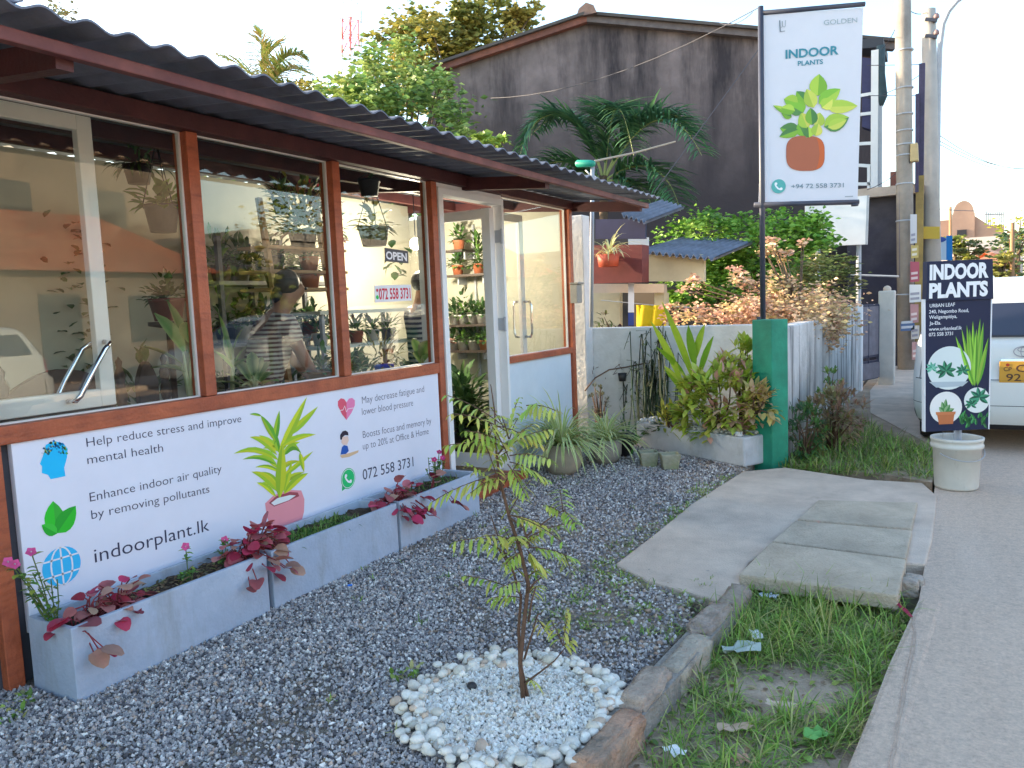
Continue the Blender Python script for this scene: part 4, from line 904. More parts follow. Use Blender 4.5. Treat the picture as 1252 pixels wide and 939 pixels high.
# large strap-leaved plant
p = wpt(835, 500, 7.15); t = plant('broadleaf_plant', 'tall plant with broad bright green leaves fanning up above the trough', 'plant', (p.x, p.y, .25)); lf, st = MB(), MB()
for b_, q, w_ in (((835,470),(800,398),.075),((838,460),(803,428),.06),((850,470),(815,375),.08),((850,450),(842,402),.10),((855,460),(872,415),.07),((838,480),(812,452),.065),((860,470),(885,440),.06),((842,490),(812,455),.05),((850,440),(862,400),.08),((845,500),(870,470),.07),((840,510),(815,500),.06)):
    B0, T0 = wpt(*b_, 7.12+random.uniform(-.08, .05)), wpt(*q, 7.05+random.uniform(-.2, .1)); dv = T0-B0
    lf.leaf(B0, dv+Vector((0, 0, .12)), dv.length*1.08, w_, jit(random.choice([(.26,.42,.03),(.36,.50,.04),(.20,.38,.03)]), .1), bend=.5, fold=.25, n=5, up=(-.3, -1, .3))
st.tube([(p.x, p.y, .2), wpt(840, 500, 7.15), wpt(848, 460, 7.13), wpt(850, 440, 7.12)], [.016, .014, .011, .006], 7); pp(t, st, 'stem', barkM); pp(t, lf, 'leaves')
p = wpt(820, 520, 7.05); bush('yellow_shrub', 'small plant with yellowed drooping leaves in the low trough', (p.x, p.y, p.z), (.12, .1, .13), 70, .13, .035, [(.55,.45,.06),(.40,.42,.06),(.25,.34,.06)], stems=5, h0=.25, bend=1.2, clumps=7)
p = wpt(840, 530, 7.1); bush('dark_shrub', 'dark green leaves filling the space low behind the trough', (p.x, p.y+.1, p.z), (.42, .12, .24), 420, .08, .03, [(.05,.11,.04),(.08,.16,.05),(.13,.2,.05)], stems=8, h0=.2)
# climbing cactus-like strands on the wall
t = plant('climbing_vine', 'dark stringy climber scrambling up the stained part of the white wall', 'plant', wpt(800, 560, 7.5)); st, lf = MB(), MB()
for i in range(46):
    x = random.gauss(803, 13); p0 = wpt(x+random.uniform(-8, 8), 560, 7.62); p1 = wpt(x+random.uniform(-14, 14), random.uniform(395, 470), 7.66)
    m_ = (p0+p1)/2+Vector((random.uniform(-.06, .06), random.uniform(-.12, .0), 0)); st.tube([p0, m_, p1, p1+Vector((random.uniform(-.12, .12), -.06, random.uniform(-.25, .02)))], [.007, .006, .005, .003], 5, jit((.05, .075, .04), .3))
    for k in range(7):
        q = p0+(p1-p0)*random.uniform(.2, 1); lf.leaf(q, rdir(-.5, .6)+Vector((0, -.5, 0)), random.uniform(.04, .09), .02, jit(random.choice([(.05,.10,.04),(.10,.16,.07),(.16,.22,.10)]), .2), bend=.8)
pp(t, st, 'stems', mat('vine', attr=True, rough=.8, noise=.2)); pp(t, lf, 'leaves')
t = plant('hanging_vine', 'thin vine trailing along the white wall with a tiny black pot on it', 'plant', wpt(760, 460, 7.7)); st = MB(); st.tube([wpt(715, 478, 7.5), wpt(728, 462, 7.6), wpt(745, 452, 7.7), wpt(765, 449, 7.7), wpt(790, 444, 7.7)], .007, 6); st.tube([wpt(760, 462, 7.68), wpt(766, 478, 7.7)], .004, 5)
for i in range(16):
    q = wpt(random.uniform(718, 785), random.uniform(446, 462), 7.68); st.tube([q, q+rdir()*.07], .003, 4)
pp(t, st, 'stems', twigM); mb = MB(); q = wpt(761, 459, 7.66); mb.lathe((q.x, q.y, q.z-.06), [(.001, 0), (.035, 0), (.048, .085), (.04, .085), (.001, .07)], 12); pp(t, mb, 'pot', blackM)

# ------------------------------------------------ weeds, grass and litter
GR = [(.18,.31,.05), (.25,.42,.07), (.34,.46,.10), (.44,.44,.17), (.13,.22,.05)]
vp = [G(*p)[:2] for p in ((780, 939), (850, 850), (905, 745), (1068, 740), (1060, 800), (1022, 939))]
mb = MB(); k = 0
while k < 620:
    x, y_ = random.uniform(-1.0, -.12), random.uniform(1.3, 4.0)
    if x > -.30+.09*(y_-2.4) or x < -.90: continue
    dens = (.25 + .75*(x+.9)/.65) * (1.0 if math.sin(x*9+y_*3)+math.sin(y_*7-x*4) > -.25 else .06)
    if y_ > 3.2: dens = max(dens, .9)
    if random.random() > dens: continue
    k += 1
    tuft(mb, (x, y_, -.08), random.randint(6, 13), random.uniform(.06, .19 if y_ < 3.1 else .26), .03, GR, random.uniform(.004, .007), 1.5)
tag(mb.build('grass', leafM, smooth=True), kind='stuff')
mb = MB()
for i in range(420):
    y_ = random.uniform(1.4, 3.9); x = random.uniform(-.93, -.28+.09*(y_-2.4)); d = rdir(0, .8); l = random.uniform(.015, .05); mb.leaf((x, y_, -.07), d, l, l*.6, jit(random.choice(GR), .25), bend=.8)
tag(mb.build('weeds', leafM, smooth=True), kind='stuff')
mb = MB()     # weeds on the earth between gravel, apron and kerb
for i in range(230):
    a_ = random.random()
    if a_ < .55: x, y_ = random.uniform(-1.75, -1.0), random.uniform(3.0, 3.9)
    elif a_ < .8: t_ = random.random(); q = G(752, 692).lerp(G(900, 580), t_); x, y_ = q.x-random.uniform(.0, .16), q.y
    else: x, y_ = random.uniform(-2.9, -1.5), random.uniform(2, 6.2)
    if random.random() < .4 or math.sin(x*11)+math.sin(y_*9) > 0: tuft(mb, (x, y_, -.002), random.randint(4, 10), random.uniform(.025, .07), .025, GR, .006, 1.3)
for i in range(700):
    t_ = random.random(); x, y_ = (random.uniform(-1.7, -1.02), random.uniform(3.05, 3.9)) if i % 2 else ((lambda q: (q.x-abs(random.gauss(0, .1)), q.y))(G(752, 692).lerp(G(900, 580), t_)))
    if math.sin(x*8+1)+math.sin(y_*10) < -.1: continue
    d = rdir(0, .7); l = random.uniform(.012, .03); mb.leaf((x, y_, .002), d, l, l*.6, jit(random.choice(GR), .25), bend=.8)
for px, py in ((20, 855), (25, 865), (490, 830), (505, 822), (10, 880)):
    q = G(px, py)
    for i in range(14): mb.leaf(q+Vector((random.uniform(-.05, .05), random.uniform(-.05, .05), 0)), rdir(.2, 1), random.uniform(.02, .05), .018, jit(random.choice(GR), .2), bend=.7)
tag(mb.build('weeds', leafM, smooth=True), kind='stuff')
# overgrown bank beyond the pillar
mb = MB(); k = 0
while k < 900:
    x, y_ = random.uniform(-1.25, -.1), random.uniform(6.75, 10.2)
    px_edge = -.12-.42*max(0, y_-7.7)
    if x > px_edge: continue
    if random.random() > (.95 if y_ < 8.4 else .6): continue
    k += 1; tuft(mb, (x, y_, -.03), random.randint(5, 10), random.uniform(.07, .24), .045, GR+[(.28,.24,.12)], .009, 1.4)
tag(mb.build('grass', leafM, smooth=True), kind='stuff')
p = AY(1020, 500, 7.6); bush('wild_shrub', 'reddish brown wild shrub in the grass before the mouldy wall', (p.x, p.y, p.z-.05), (.30, .3, .27), 1000, .085, .024, [(.34,.20,.14),(.42,.26,.18),(.24,.19,.10),(.30,.30,.10)], stems=14, h0=0, bend=.5)
p = AY(985, 520, 7.15); bush('wild_shrub', 'dark green weedy shrub at the foot of the green pillar', (p.x, p.y, p.z-.05), (.18, .2, .26), 420, .07, .02, [(.05,.13,.05),(.08,.18,.06),(.13,.25,.06)], stems=12, h0=0)
p = AY(1025, 470, 8.0); bush('wild_shrub', 'slender pale green weed climbing up the mouldy roadside wall', (p.x-.05, p.y, p.z-.08), (.13, .12, .30), 220, .06, .022, [(.14,.27,.07),(.22,.33,.08)], stems=9, h0=0)
# litter
def scrap(name, label, px, py, L, W, col, z=-.055, m=None, cat='litter', n=5):
    p = G(px, py, z); mb = MB(); a_ = random.uniform(0, PI); vs = []
    for i in range(n+1):
        for j in range(4): vs.append((L*(i/n-.5)+random.uniform(-.12, .12)*L/n*3, W*(j/3-.5)+random.uniform(-.1, .1)*W, random.uniform(.0, .35)*W))
    mb.add(vs, [(i*4+j, (i+1)*4+j, (i+1)*4+j+1, i*4+j+1) for i in range(n) for j in range(3)], col); o = mb.build(name, m or paintM, smooth=False); o.location = p; o.rotation_euler = (0, 0, a_)
    md = o.modifiers.new('thickness', 'SOLIDIFY'); md.thickness = .0012
    return tag(o, label, cat)
scrap('plastic_scrap', 'grey-green piece of plastic lying in the grass of the drain', 905, 795, .17, .08, (.42, .48, .44), -.03)
scrap('plastic_scrap', 'white crumpled plastic strip stuck in the grass above the grey-green scrap', 925, 778, .10, .04, (.70, .72, .75), -.02)
scrap('paper_scrap', 'crumpled white wrapper near the broken edge of the front slab', 940, 730, .09, .05, (.66, .70, .82), -.04)
scrap('paper_scrap', 'white crumpled paper beside the kerb at the bottom of the picture', 826, 920, .06, .05, (.74, .76, .78), -.04)
scrap('paper_scrap', 'pale wrapper with a blue edge in the middle of the drain grass', 955, 862, .11, .03, (.60, .46, .36), -.04)
scrap('dead_leaf', 'large dry brown leaf in the grass near the road edge', 1005, 868, .07, .04, (.45, .32, .20), -.045, cat='leaf')
scrap('dead_leaf', 'curled pale brown leaf lying in the drain below the plastic', 900, 890, .12, .045, (.48, .34, .24), -.045, cat='leaf')
scrap('dead_leaf', 'orange brown dry leaf at the bottom of the drain', 905, 930, .06, .05, (.50, .28, .18), -.05, cat='leaf')
scrap('green_leaf', 'broad fresh green leaf lying by the drain edge', 1000, 900, .085, .06, (.14, .36, .09), -.03, cat='leaf')
scrap('blue_scrap', 'small bright blue scrap on the gravel in front of the middle trough', 428, 716, .03, .022, (.01, .2, .75), .01)
scrap('red_ribbon', 'dark red strip lying across the road edge by the slab corner', 1105, 745, .20, .018, (.30, .01, .05), .006)
mb = MB()
for i in range(330):
    y_ = random.uniform(1.4, 3.8); x = random.uniform(-.95, -.3+.09*(y_-2.4)); l = random.uniform(.015, .045); mb.leaf((x, y_, -.068), rdir(-.1, .35), l, l*.5, jit(random.choice([(.36,.25,.15),(.25,.16,.10),(.44,.33,.22),(.16,.11,.07)]), .2), bend=.3)
for i in range(230):
    x, y_ = random.uniform(-3.1, -1.0), random.uniform(1.3, 6.3); l = random.uniform(.01, .03); mb.leaf((x, y_, .008), rdir(-.05, .25), l, l*.5, jit(random.choice([(.36,.25,.15),(.25,.16,.10),(.44,.33,.22)]), .2), bend=.3)
tag(mb.build('dry_leaves', leafM, smooth=True), kind='stuff')
p = G(577, 843, .03); tag((lambda mb: (mb.ball((p.x, p.y, .045), .022, .018, .014, 8), mb.build('dark_stone', blackM, smooth=False))[1])(MB()), 'dark blue-black stone among the white pebbles left of the sapling', 'stone')
mb = MB(); n_ = 160
P = np.column_stack([rng.uniform(-1.7, -.9, n_), rng.uniform(2.9, 4.0, n_), np.full(n_, .002)]); tag(scatter('loose_stones', iv, if_, P, rng.uniform(.004, .018, n_)[:, None]*rng.uniform(.7, 1.2, (n_, 3)), np.array([(.42,.36,.31),(.3,.26,.24),(.5,.46,.42),(.38,.25,.18)])[rng.choice(4, n_)], stoneM, jitter=.12, flat=.7))

# ================================================================== BACKGROUND
RH = [(0, 0, 0), (.5, -.28, .07), (1, 0, -.04), (.5, .28, .07)]; RHF = [(0, 1, 2, 3)]
def tree(name, label, base, limbs, blobs, L, cols, cat='tree', group=None, clump=.16, bark=barkM, wd=1.0, tilt=PI):
    t = thing(name, label, cat, base, 0, group); P, C_, Sz = [], [], []; st = MB(); cents = []
    for (c, rad, n, k) in blobs:
        c = np.array(c[:]); rad = np.array(rad)
        u = rng.normal(size=(k, 3)); u /= np.linalg.norm(u, axis=1)[:, None]; cc = c+u*rad*(rng.uniform(.25, 1, (k, 1))**.5)
        for q in cc[:6]: cents.append((c, q))
        idx = rng.integers(0, k, n); sg = clump*rad.mean()*rng.uniform(.6, 1.6, k)
        p = cc[idx]+rng.normal(size=(n, 3))*sg[idx][:, None]*np.array([1, 1, .75]); P.append(p)
        base_c = np.array(cols)[rng.integers(0, len(cols), k)]*rng.uniform(.75, 1.25, (k, 1)); col = base_c[idx]*.7+np.array(cols)[rng.integers(0, len(cols), n)]*.3
        C_.append(col*rng.uniform(.75, 1.25, (n, 1))); Sz.append(L*rng.uniform(.6, 1.25, n))
    P, C_, Sz = np.concatenate(P), np.concatenate(C_), np.concatenate(Sz)
    sc = Sz[:, None]*np.array([1, wd, 1])
    o = scatter('crown', RH, RHF, P, sc, C_, leafM, kind=None, tilt=tilt); world_parent(o, t)
    for pts, r0, r1 in limbs:
        k = len(pts); st.tube(pts, [r0+(r1-r0)*i/(k-1) for i in range(k)], 7)
    for c, q in cents:
        a_ = Vector(limbs[-1][0][-1]) if limbs else Vector(c); st.tube([a_, (Vector(q)+a_)/2+Vector((0, 0, .1)), Vector(q)], [.035*L*6, .025*L*6, .01*L*6], 5)
    if st.v: o = st.build('trunk', bark, smooth=True); world_parent(o, t)
    return t
# ---- dark gabled warehouse
def gableM():
    m = mat('sooty_plaster', (.235, .182, .178), .95, noise=.34, nscale=1.3, bump=.6, bscale=9, col2=(.13, .10, .097), streak=((.042, .033, .038), (1.25, 1.25, .22), .45, .66))
    t = m.node_tree; L = t.links.new; b = t.nodes['Principled BSDF']; src = b.inputs['Base Color'].links[0].from_socket
    tc = t.nodes.new('ShaderNodeTexCoord'); sx = t.nodes.new('ShaderNodeSeparateXYZ'); L(tc.outputs['Object'], sx.inputs[0])
    n = t.nodes.new('ShaderNodeTexNoise'); n.inputs['Scale'].default_value = .9; n.inputs['Detail'].default_value = 7; L(tc.outputs['Object'], n.inputs[0])
    ma = t.nodes.new('ShaderNodeMath'); ma.operation = 'MULTIPLY_ADD'; ma.inputs[1].default_value = 3.2; L(n.outputs[0], ma.inputs[0]); L(sx.outputs[2], ma.inputs[2])
    mr = t.nodes.new('ShaderNodeMapRange'); mr.inputs[1].default_value = 5.2; mr.inputs[2].default_value = 7.6; mr.inputs[3].default_value = 1; mr.inputs[4].default_value = 0; L(ma.outputs[0], mr.inputs[0])
    mx = t.nodes.new('ShaderNodeMix'); mx.data_type = 'RGBA'; L(mr.outputs[0], mx.inputs[0]); L(src, mx.inputs[6]); mx.inputs[7].default_value = (.062, .048, .052, 1); L(mx.outputs[2], b.inputs['Base Color'])
    return m
wh = thing('warehouse', 'big soot-stained gabled building with a rust-edged roof behind the trees', 'building', (-6, 17, 0))
def wp(mb, name, m, **k): o = mb.build(name, m, **k); world_parent(o, wh); return o
gL, gP, gR = AY(522, 90, 14.8), AY(718, 24, 16.0), AY(1075, 56, 18.0)
bk_ = Vector((-.34, .94, 0))*15
mb = MB(); poly = [Vector((gL.x, gL.y, -.1)), Vector((gR.x, gR.y, -.1)), gR, gP, gL]; mb.extrude(poly, bk_); wp(mb, 'wall', gableM())
fr_ = -Vector((-.34, .94, 0))*.18
rustM = mat('rusty_board', (.30, .11, .075), .85, noise=.35, nscale=2.5, col2=(.16, .07, .06), bump=.3)
tileD = mat('old_roof', (.10, .085, .08), .9, noise=.3, nscale=3)
for a_, b_ in ((gL, gP), (gP, gR)):
    e = (b_-a_).normalized(); A0, B0 = a_-e*.2 if a_ is gL else a_, b_+e*.25 if b_ is gR else b_
    mb = MB(); mb.extrude([A0+fr_+Vector((0, 0, -.10)), B0+fr_+Vector((0, 0, -.10)), B0+fr_+Vector((0, 0, .03)), A0+fr_+Vector((0, 0, .03))], -fr_*.9); wp(mb, 'barge_board', rustM if a_ is gL else mat('grey_board', (.16, .13, .13), .85, noise=.3))
    mb = MB(); mb.extrude([A0+fr_*1.5+Vector((0, 0, .03)), B0+fr_*1.5+Vector((0, 0, .03)), B0+fr_*1.5+Vector((0, 0, .09)), A0+fr_*1.5+Vector((0, 0, .09))], bk_*1.05-fr_*1.5); wp(mb, 'roof', tileD)
mb = MB(); mb.extrude([gP+fr_*1.6+Vector((x, 0, z)) for x, z in ((-.24, .0), (.24, .0), (.17, .16), (0, .25), (-.17, .16))], bk_); wp(mb, 'ridge_tile', mat('ridge', (.16, .11, .10), .9, noise=.3))
# open upper storey at its right-hand end
vb = thing('balcony_frame', 'tall pale frame posts and rails of an open upper floor at the building corner', 'balcony', (-1.3, 17.4, 0))
def vp_(mb, name, m, **k): o = mb.build(name, m, **k); world_parent(o, vb); return o
def q17(x, y): return AY(x, y, 17.3)
mb = MB(); mb.bar(q17(1070, 62), q17(1069, 240), .13, .13, up=(0, -1, 0)); vp_(mb, 'post', whiteM)
mb = MB(); mb.bar(q17(1076.5, 115), q17(1076, 240), .07, .07, up=(0, -1, 0)); vp_(mb, 'post', steelM)
for a_, b_ in (((1052, 117), (1070, 114)), ((1052, 140), (1070, 138)), ((1048, 176), (1068, 175)), ((1048, 225), (1064, 225)), ((1048, 202), (1064, 203))):
    mb = MB(); mb.bar(q17(*a_), q17(*b_), .05, .06); vp_(mb, 'rail', whiteM)
mb = MB(); mb.bar(q17(1062, 202), q17(1062, 240), .05, .05, up=(0, -1, 0)); vp_(mb, 'post', whiteM)
mb = MB(); mb.extrude([q17(1054, 70), q17(1070, 72), q17(1070, 160), q17(1054, 155)], (0, .3, 0)); vp_(mb, 'shaded_opening', mat('opening_shade', (.035, .035, .10), .7, noise=.2))  # dark panel paints the shade inside the open veranda
mb = MB(); mb.extrude([q17(1045, 48), q17(1080, 46), q17(1080, 57), q17(1045, 60)], (0, 1.2, 0)); vp_(mb, 'canopy', mat('dark_canopy', (.04, .045, .06), .7))
mb = MB(); mb.tube([q17(1077, 56), q17(1077.5, 90), q17(1079, 118), q17(1077, 130)], [.08, .07, .09, .04], 8); vp_(mb, 'rolled_blind', mat('teal_cloth', (.04, .07, .085), .9, noise=.3), smooth=True)
# dark low building in front of it
db = thing('soot_black_outhouse', 'windowless black-stained low building with a flat concrete roof slab', 'building', (-1.2, 17, 0))
a_, b_ = AY(1036, 245, 16.7), AY(1122, 245, 16.7)
mb = MB(); mb.box((a_.x, 16.7, -.1), (b_.x, 19.5, a_.z)); o = mb.build('wall', mat('black_plaster', (.035, .032, .05), .95, noise=.35, nscale=2, bump=.4, bscale=12, col2=(.07, .06, .065), streak=((.12, .09, .085), (2, 2, .5), .6, .8))); world_parent(o, db)
mb = MB(); mb.box((a_.x-.15, 16.5, a_.z), (b_.x+.1, 19.6, a_.z+.17)); o = mb.build('roof_slab', conM); world_parent(o, db)
mb = MB(); q = AY(1094, 235, 16.9); mb.box((q.x-.08, 16.85, a_.z+.17), (q.x+.08, 17.0, AY(1094, 210, 16.9).z)); o = mb.build('pipe_stub', rustM); world_parent(o, db)
# blank white board
bb = thing('blank_billboard', 'plain white board on posts behind the hanging banner', 'billboard', (-2.0, 14, 0)); q = [AY(x, y, 14) for x, y in ((984, 246), (1060, 239), (1058, 299), (984, 302))]
mb = MB(); mb.extrude(q, (0, .06, 0)); o = mb.build('board', whiteM, bevel=.006); world_parent(o, bb)
mb = MB(); mb.extrude([q[1], q[1]+Vector((.03, 0, 0)), q[2]+Vector((.03, 0, 0)), q[2]], (0, .07, 0)); o = mb.build('frame', steelM); world_parent(o, bb)
for x in (1000, 1050):
    mb = MB(); w_ = AY(x, 295, 14.12); mb.tube([(w_.x, 14.12, -.1), (w_.x, 14.12, w_.z)], .04, 8); o = mb.build('post', steelM); world_parent(o, bb)

# ---- small outhouse over the wall
hz = thing('small_outhouse', 'little cream washroom hut with corrugated roof behind the white wall', 'hut', (-3.0, 10, 0))
creamM = mat('cream_paint', (.62, .54, .36), .85, noise=.10, nscale=3, col2=(.5, .42, .28)); navyM = mat('navy_sheet', (.018, .016, .06), .6, noise=.2)
def hb(name, m, px0, py0, px1, py1, Y, dep=.06, **k):
    a_, b_, c_, d_ = (AY(x, y, Y) for x, y in ((px0, py1), (px1, py1), (px1, py0), (px0, py0))); mb = MB(); mb.extrude([a_, b_, c_, d_], (0, dep, 0)); o = mb.build(name, m, **k); world_parent(o, hz); return o
hb('fascia_panel', creamM, 785, 311, 861, 344, 10.0, .08); hb('beam', mat('pink_plaster', (.58, .46, .36), .9, noise=.1), 712, 347, 812, 358, 9.9, .12)
hb('post', creamM, 800, 358, 812, 420, 9.95, .2); hb('door_panel', creamM, 712, 358, 758, 425, 10.3, .1); hb('doorway_shade', mat('shade_brown', (.20, .15, .10), .9), 775, 356, 802, 425, 10.8, .1)  # brown panel at the back paints the shadow in the doorway
hb('awning', navyM, 728, 268, 789, 292, 9.7, .05); hb('wall_upper', whiteM, 768, 290, 792, 304, 10.4, .05); hb('room_shade_sheet', mat('painted_room_shade', (.03, .03, .035), .9), 712, 290, 790, 352, 11.3, .1)  # near-black sheet paints the unlit room inside the hut
hb('back_wall', mat('painted_room_shade', (.03, .03, .035), .9), 712, 352, 860, 440, 12.0, .1)  # second near-black sheet, room darkness put into its colour
def corr_edge(name, px0, px1, pyl, pyr, Y, dep, m, n):
    a_, b_ = AY(px0, pyl, Y), AY(px1, pyr, Y); mb = MB(); N = n*8; vs = []
    for dz in (0, -.012):
        for i in range(N+1):
            p = a_.lerp(b_, i/N); h = .025*math.cos(2*PI*i/8)
            vs += [(p.x, p.y-.15, p.z+h+dz-.03), (p.x, p.y+dep, p.z+h+dz+.3)]
    k = (N+1)*2
    for i in range(N): mb_ = i*2; mb.f += [[mb_, mb_+1, mb_+3, mb_+2], [k+mb_, k+mb_+2, k+mb_+3, k+mb_+1], [mb_, mb_+2, k+mb_+2, k+mb_]]; mb.mi += [0]*3
    mb.v += vs; mb.c += [(1, 1, 1)]*len(vs); o = mb.build(name, m); world_parent(o, hz)
corr_edge('roof_sheet', 787, 878, 305, 314, 9.95, 2.2, corrM, 11); corr_edge('awning_sheet', 765, 795, 261, 270, 9.6, 1.5, corrM, 5)
t = thing('hanging_planter_box', 'dark red box hanging on the hut with an orange pot in it', 'box', AY(750, 345, 9.2))
mb = MB(); mb.extrude([AY(x, y, 9.3) for x, y in ((718, 347), (785, 345), (785, 299), (718, 300))], (0, .25, 0)); pp(t, mb, 'box', mat('maroon', (.16, .03, .025), .7, noise=.2), smooth=False)
mb = MB(); q = AY(744, 326, 9.15); mb.lathe((q.x, q.y, q.z), [(.001, 0), (.12, 0), (.14, .15), (.12, .15), (.001, .13)], 16, (.52, .09, .04)); pp(t, mb, 'pot', potM)
q = AY(745, 312, 9.1); spider('striped spider plant trailing from the orange pot on the hut', q, .06, 34, L=(.25, .5), cen=(.3, .34, .12), w=.022)
t = thing('towel', 'yellow towel hanging on the clothes line behind the white wall', 'towel', AY(797, 373, 9.6)); mb = MB(); N = 12; vs = []
for i in range(N+1):
    for j in range(5):
        p = AY(778+37*i/N, 373+29*j/4, 9.6); vs.append((p.x, p.y+.025*math.sin(i*1.3+j*.4), p.z))
mb.add(vs, [(i*5+j, (i+1)*5+j, (i+1)*5+j+1, i*5+j+1) for i in range(N) for j in range(4)], (.80, .55, .01)); o = pp(t, mb, 'cloth', mat('yellow_cloth', attr=True, rough=.9, noise=.08)); md = o.modifiers.new('t', 'SOLIDIFY'); md.thickness = .006
mb = MB(); mb.tube([AY(735, 367, 9.6), AY(797, 373, 9.6), AY(880, 378, 9.6)], .006, 5); tag(mb.build('clothes_line', steelM), 'thin clothes line strung from the hut with the yellow towel on it', 'line')
t = thing('hanging_notice', 'narrow white and blue notice hanging beside the yellow towel', 'notice', AY(772, 370, 9.5)); mb = MB(); mb.extrude([AY(x, y, 9.5) for x, y in ((768, 382), (775, 382), (775, 346), (768, 346))], (0, .01, 0), (.70, .70, .76)); mb.extrude([AY(x, y, 9.5) for x, y in ((768, 398), (775, 398), (775, 382.5), (768, 382.5))], (0, .01, 0), (.03, .06, .25)); pp(t, mb, 'sheet', paintM, smooth=False)
p = AY(745, 395, 9.3); bush('small_plant', 'small dark leafy plant standing on the wall top by the drainpipe', (p.x, p.y, p.z), (.22, .1, .12), 60, .09, .03, [(.08,.10,.04),(.16,.24,.06),(.10,.05,.05)], stems=6, h0=p.z-.15)
# grey pipe with a green lamp and a bare stick
t = thing('lamp_pipe', 'grey pipe above the shop roof carrying a green cylindrical lamp', 'lamp', AY(724, 400, 7.45))
mb = MB(); mb.tube([AY(723, 400, 7.45), AY(724.5, 200, 7.45)], .022, 8); pp(t, mb, 'pipe', steelM)
mb = MB(); a_, b_ = AY(704, 200, 7.42), AY(727, 200, 7.42); mb.tube([a_, a_.lerp(b_, .08), a_.lerp(b_, .75), b_], [.02, .036, .036, .026], 12); pp(t, mb, 'lamp_head', mat('green_plastic', (.01, .30, .20), .45))
mb = MB(); mb.tube([AY(716, 208, 7.45), AY(724, 216, 7.45)], .009, 6); mb.tube([AY(724, 213, 7.45), AY(735, 222, 7.45)], .008, 6); pp(t, mb, 'bracket', steelM)
mb = MB(); mb.tube([AY(727, 197, 7.5), AY(775, 187, 7.7), AY(826, 173, 7.9)], [.012, .010, .008], 6); tag(mb.build('bare_stick', mat('pale_stick', (.45, .38, .30), .8)), 'long pale stick reaching out to the right from the green lamp', 'stick')
t = thing('meter_box', 'small grey electric meter box beside the right-hand corner post', 'meter box', AY(708, 358, 7.0)); q = AY(708, 358, 7.05); mb = MB(); mb.box((-3.235, 6.90, q.z-.10), (-3.16, 7.02, q.z+.08)); mb.box((-3.235, 6.89, q.z+.082), (-3.14, 7.03, q.z+.10)); pp(t, mb, 'case', mat('meter_case', (.30, .28, .25), .6, noise=.2), smooth=False, bevel=.006)

# ---- trees
GOLD = [(.30,.26,.05), (.20,.22,.05), (.40,.33,.08), (.14,.17,.04)]; MIDG = [(.18,.30,.07), (.26,.37,.09), (.12,.22,.06), (.36,.42,.12)]
p = AY(560, 60, 24)
tree('tall_tree', 'tall golden-lit tree rising behind the left slope of the gabled roof', (p.x, p.y, 0), [([(p.x, p.y, -.1), (p.x+.2, p.y, 4), (p.x, p.y, 8)], .35, .15)],
     [(AY(600, 38, 24), (1.6, 1.2, .9), 1700, 26), (AY(650, 20, 24), (.5, .5, .5), 260, 8), (AY(540, 60, 24), (2.0, 1.3, 1.3), 2200, 30), (AY(505, 75, 23), (1.9, 1.3, 1.6), 2200, 28), (AY(580, 25, 24), (.8, .8, .8), 600, 10)], .26, GOLD)
p = AY(490, 140, 12.5)
tree('broadleaf_tree', 'loose green tree in front of the warehouse, bare twigs at its right', (p.x, p.y, 0), [([(p.x, p.y, -.1), (p.x+.1, p.y, 2), (p.x, p.y, 3.2)], .14, .06)],
     [(AY(450, 130, 12), (.9, .7, .7), 1500, 24), (AY(510, 150, 12), (1.0, .7, .8), 1500, 26), (AY(480, 90, 13), (.9, .7, .7), 1100, 20), (AY(420, 130, 12), (.7, .6, .5), 800, 16), (AY(545, 180, 11.5), (.5, .5, .5), 420, 12), (AY(530, 110, 13), (.5, .5, .5), 420, 10)], .15, MIDG)
p = AY(595, 180, 10.5); tree('young_tree', 'small light green treetop peeping over the right part of the shop roof', (p.x, p.y, 0), [([(p.x, p.y, -.1), (p.x, p.y, 2.4)], .05, .02)], [(AY(595, 182, 10.5), (.3, .3, .3), 240, 9)], .15, [(.22,.36,.06),(.30,.42,.08)])
p = AY(400, 110, 14); tree('feathery_tree', 'small feathery tree just left of the green tree above the roof', (p.x, p.y, 0), [([(p.x, p.y, -.1), (p.x, p.y, 3)], .08, .03)], [(AY(385, 118, 14), (.8, .6, .3), 420, 12), (AY(410, 145, 13), (.7, .6, .6), 600, 12)], .13, GOLD)
p = AY(60, 30, 8.5); tree('sparse_tree', 'wispy tree twigs against the bright sky over the left end of the roof', (p.x, p.y, 0), [([(p.x, p.y, -.1), (p.x, p.y, 4.4)], .1, .03)], [(AY(70, 18, 8.5), (.35, .35, .3), 120, 10)], .11, [(.16,.16,.07),(.24,.2,.1)], clump=.3)
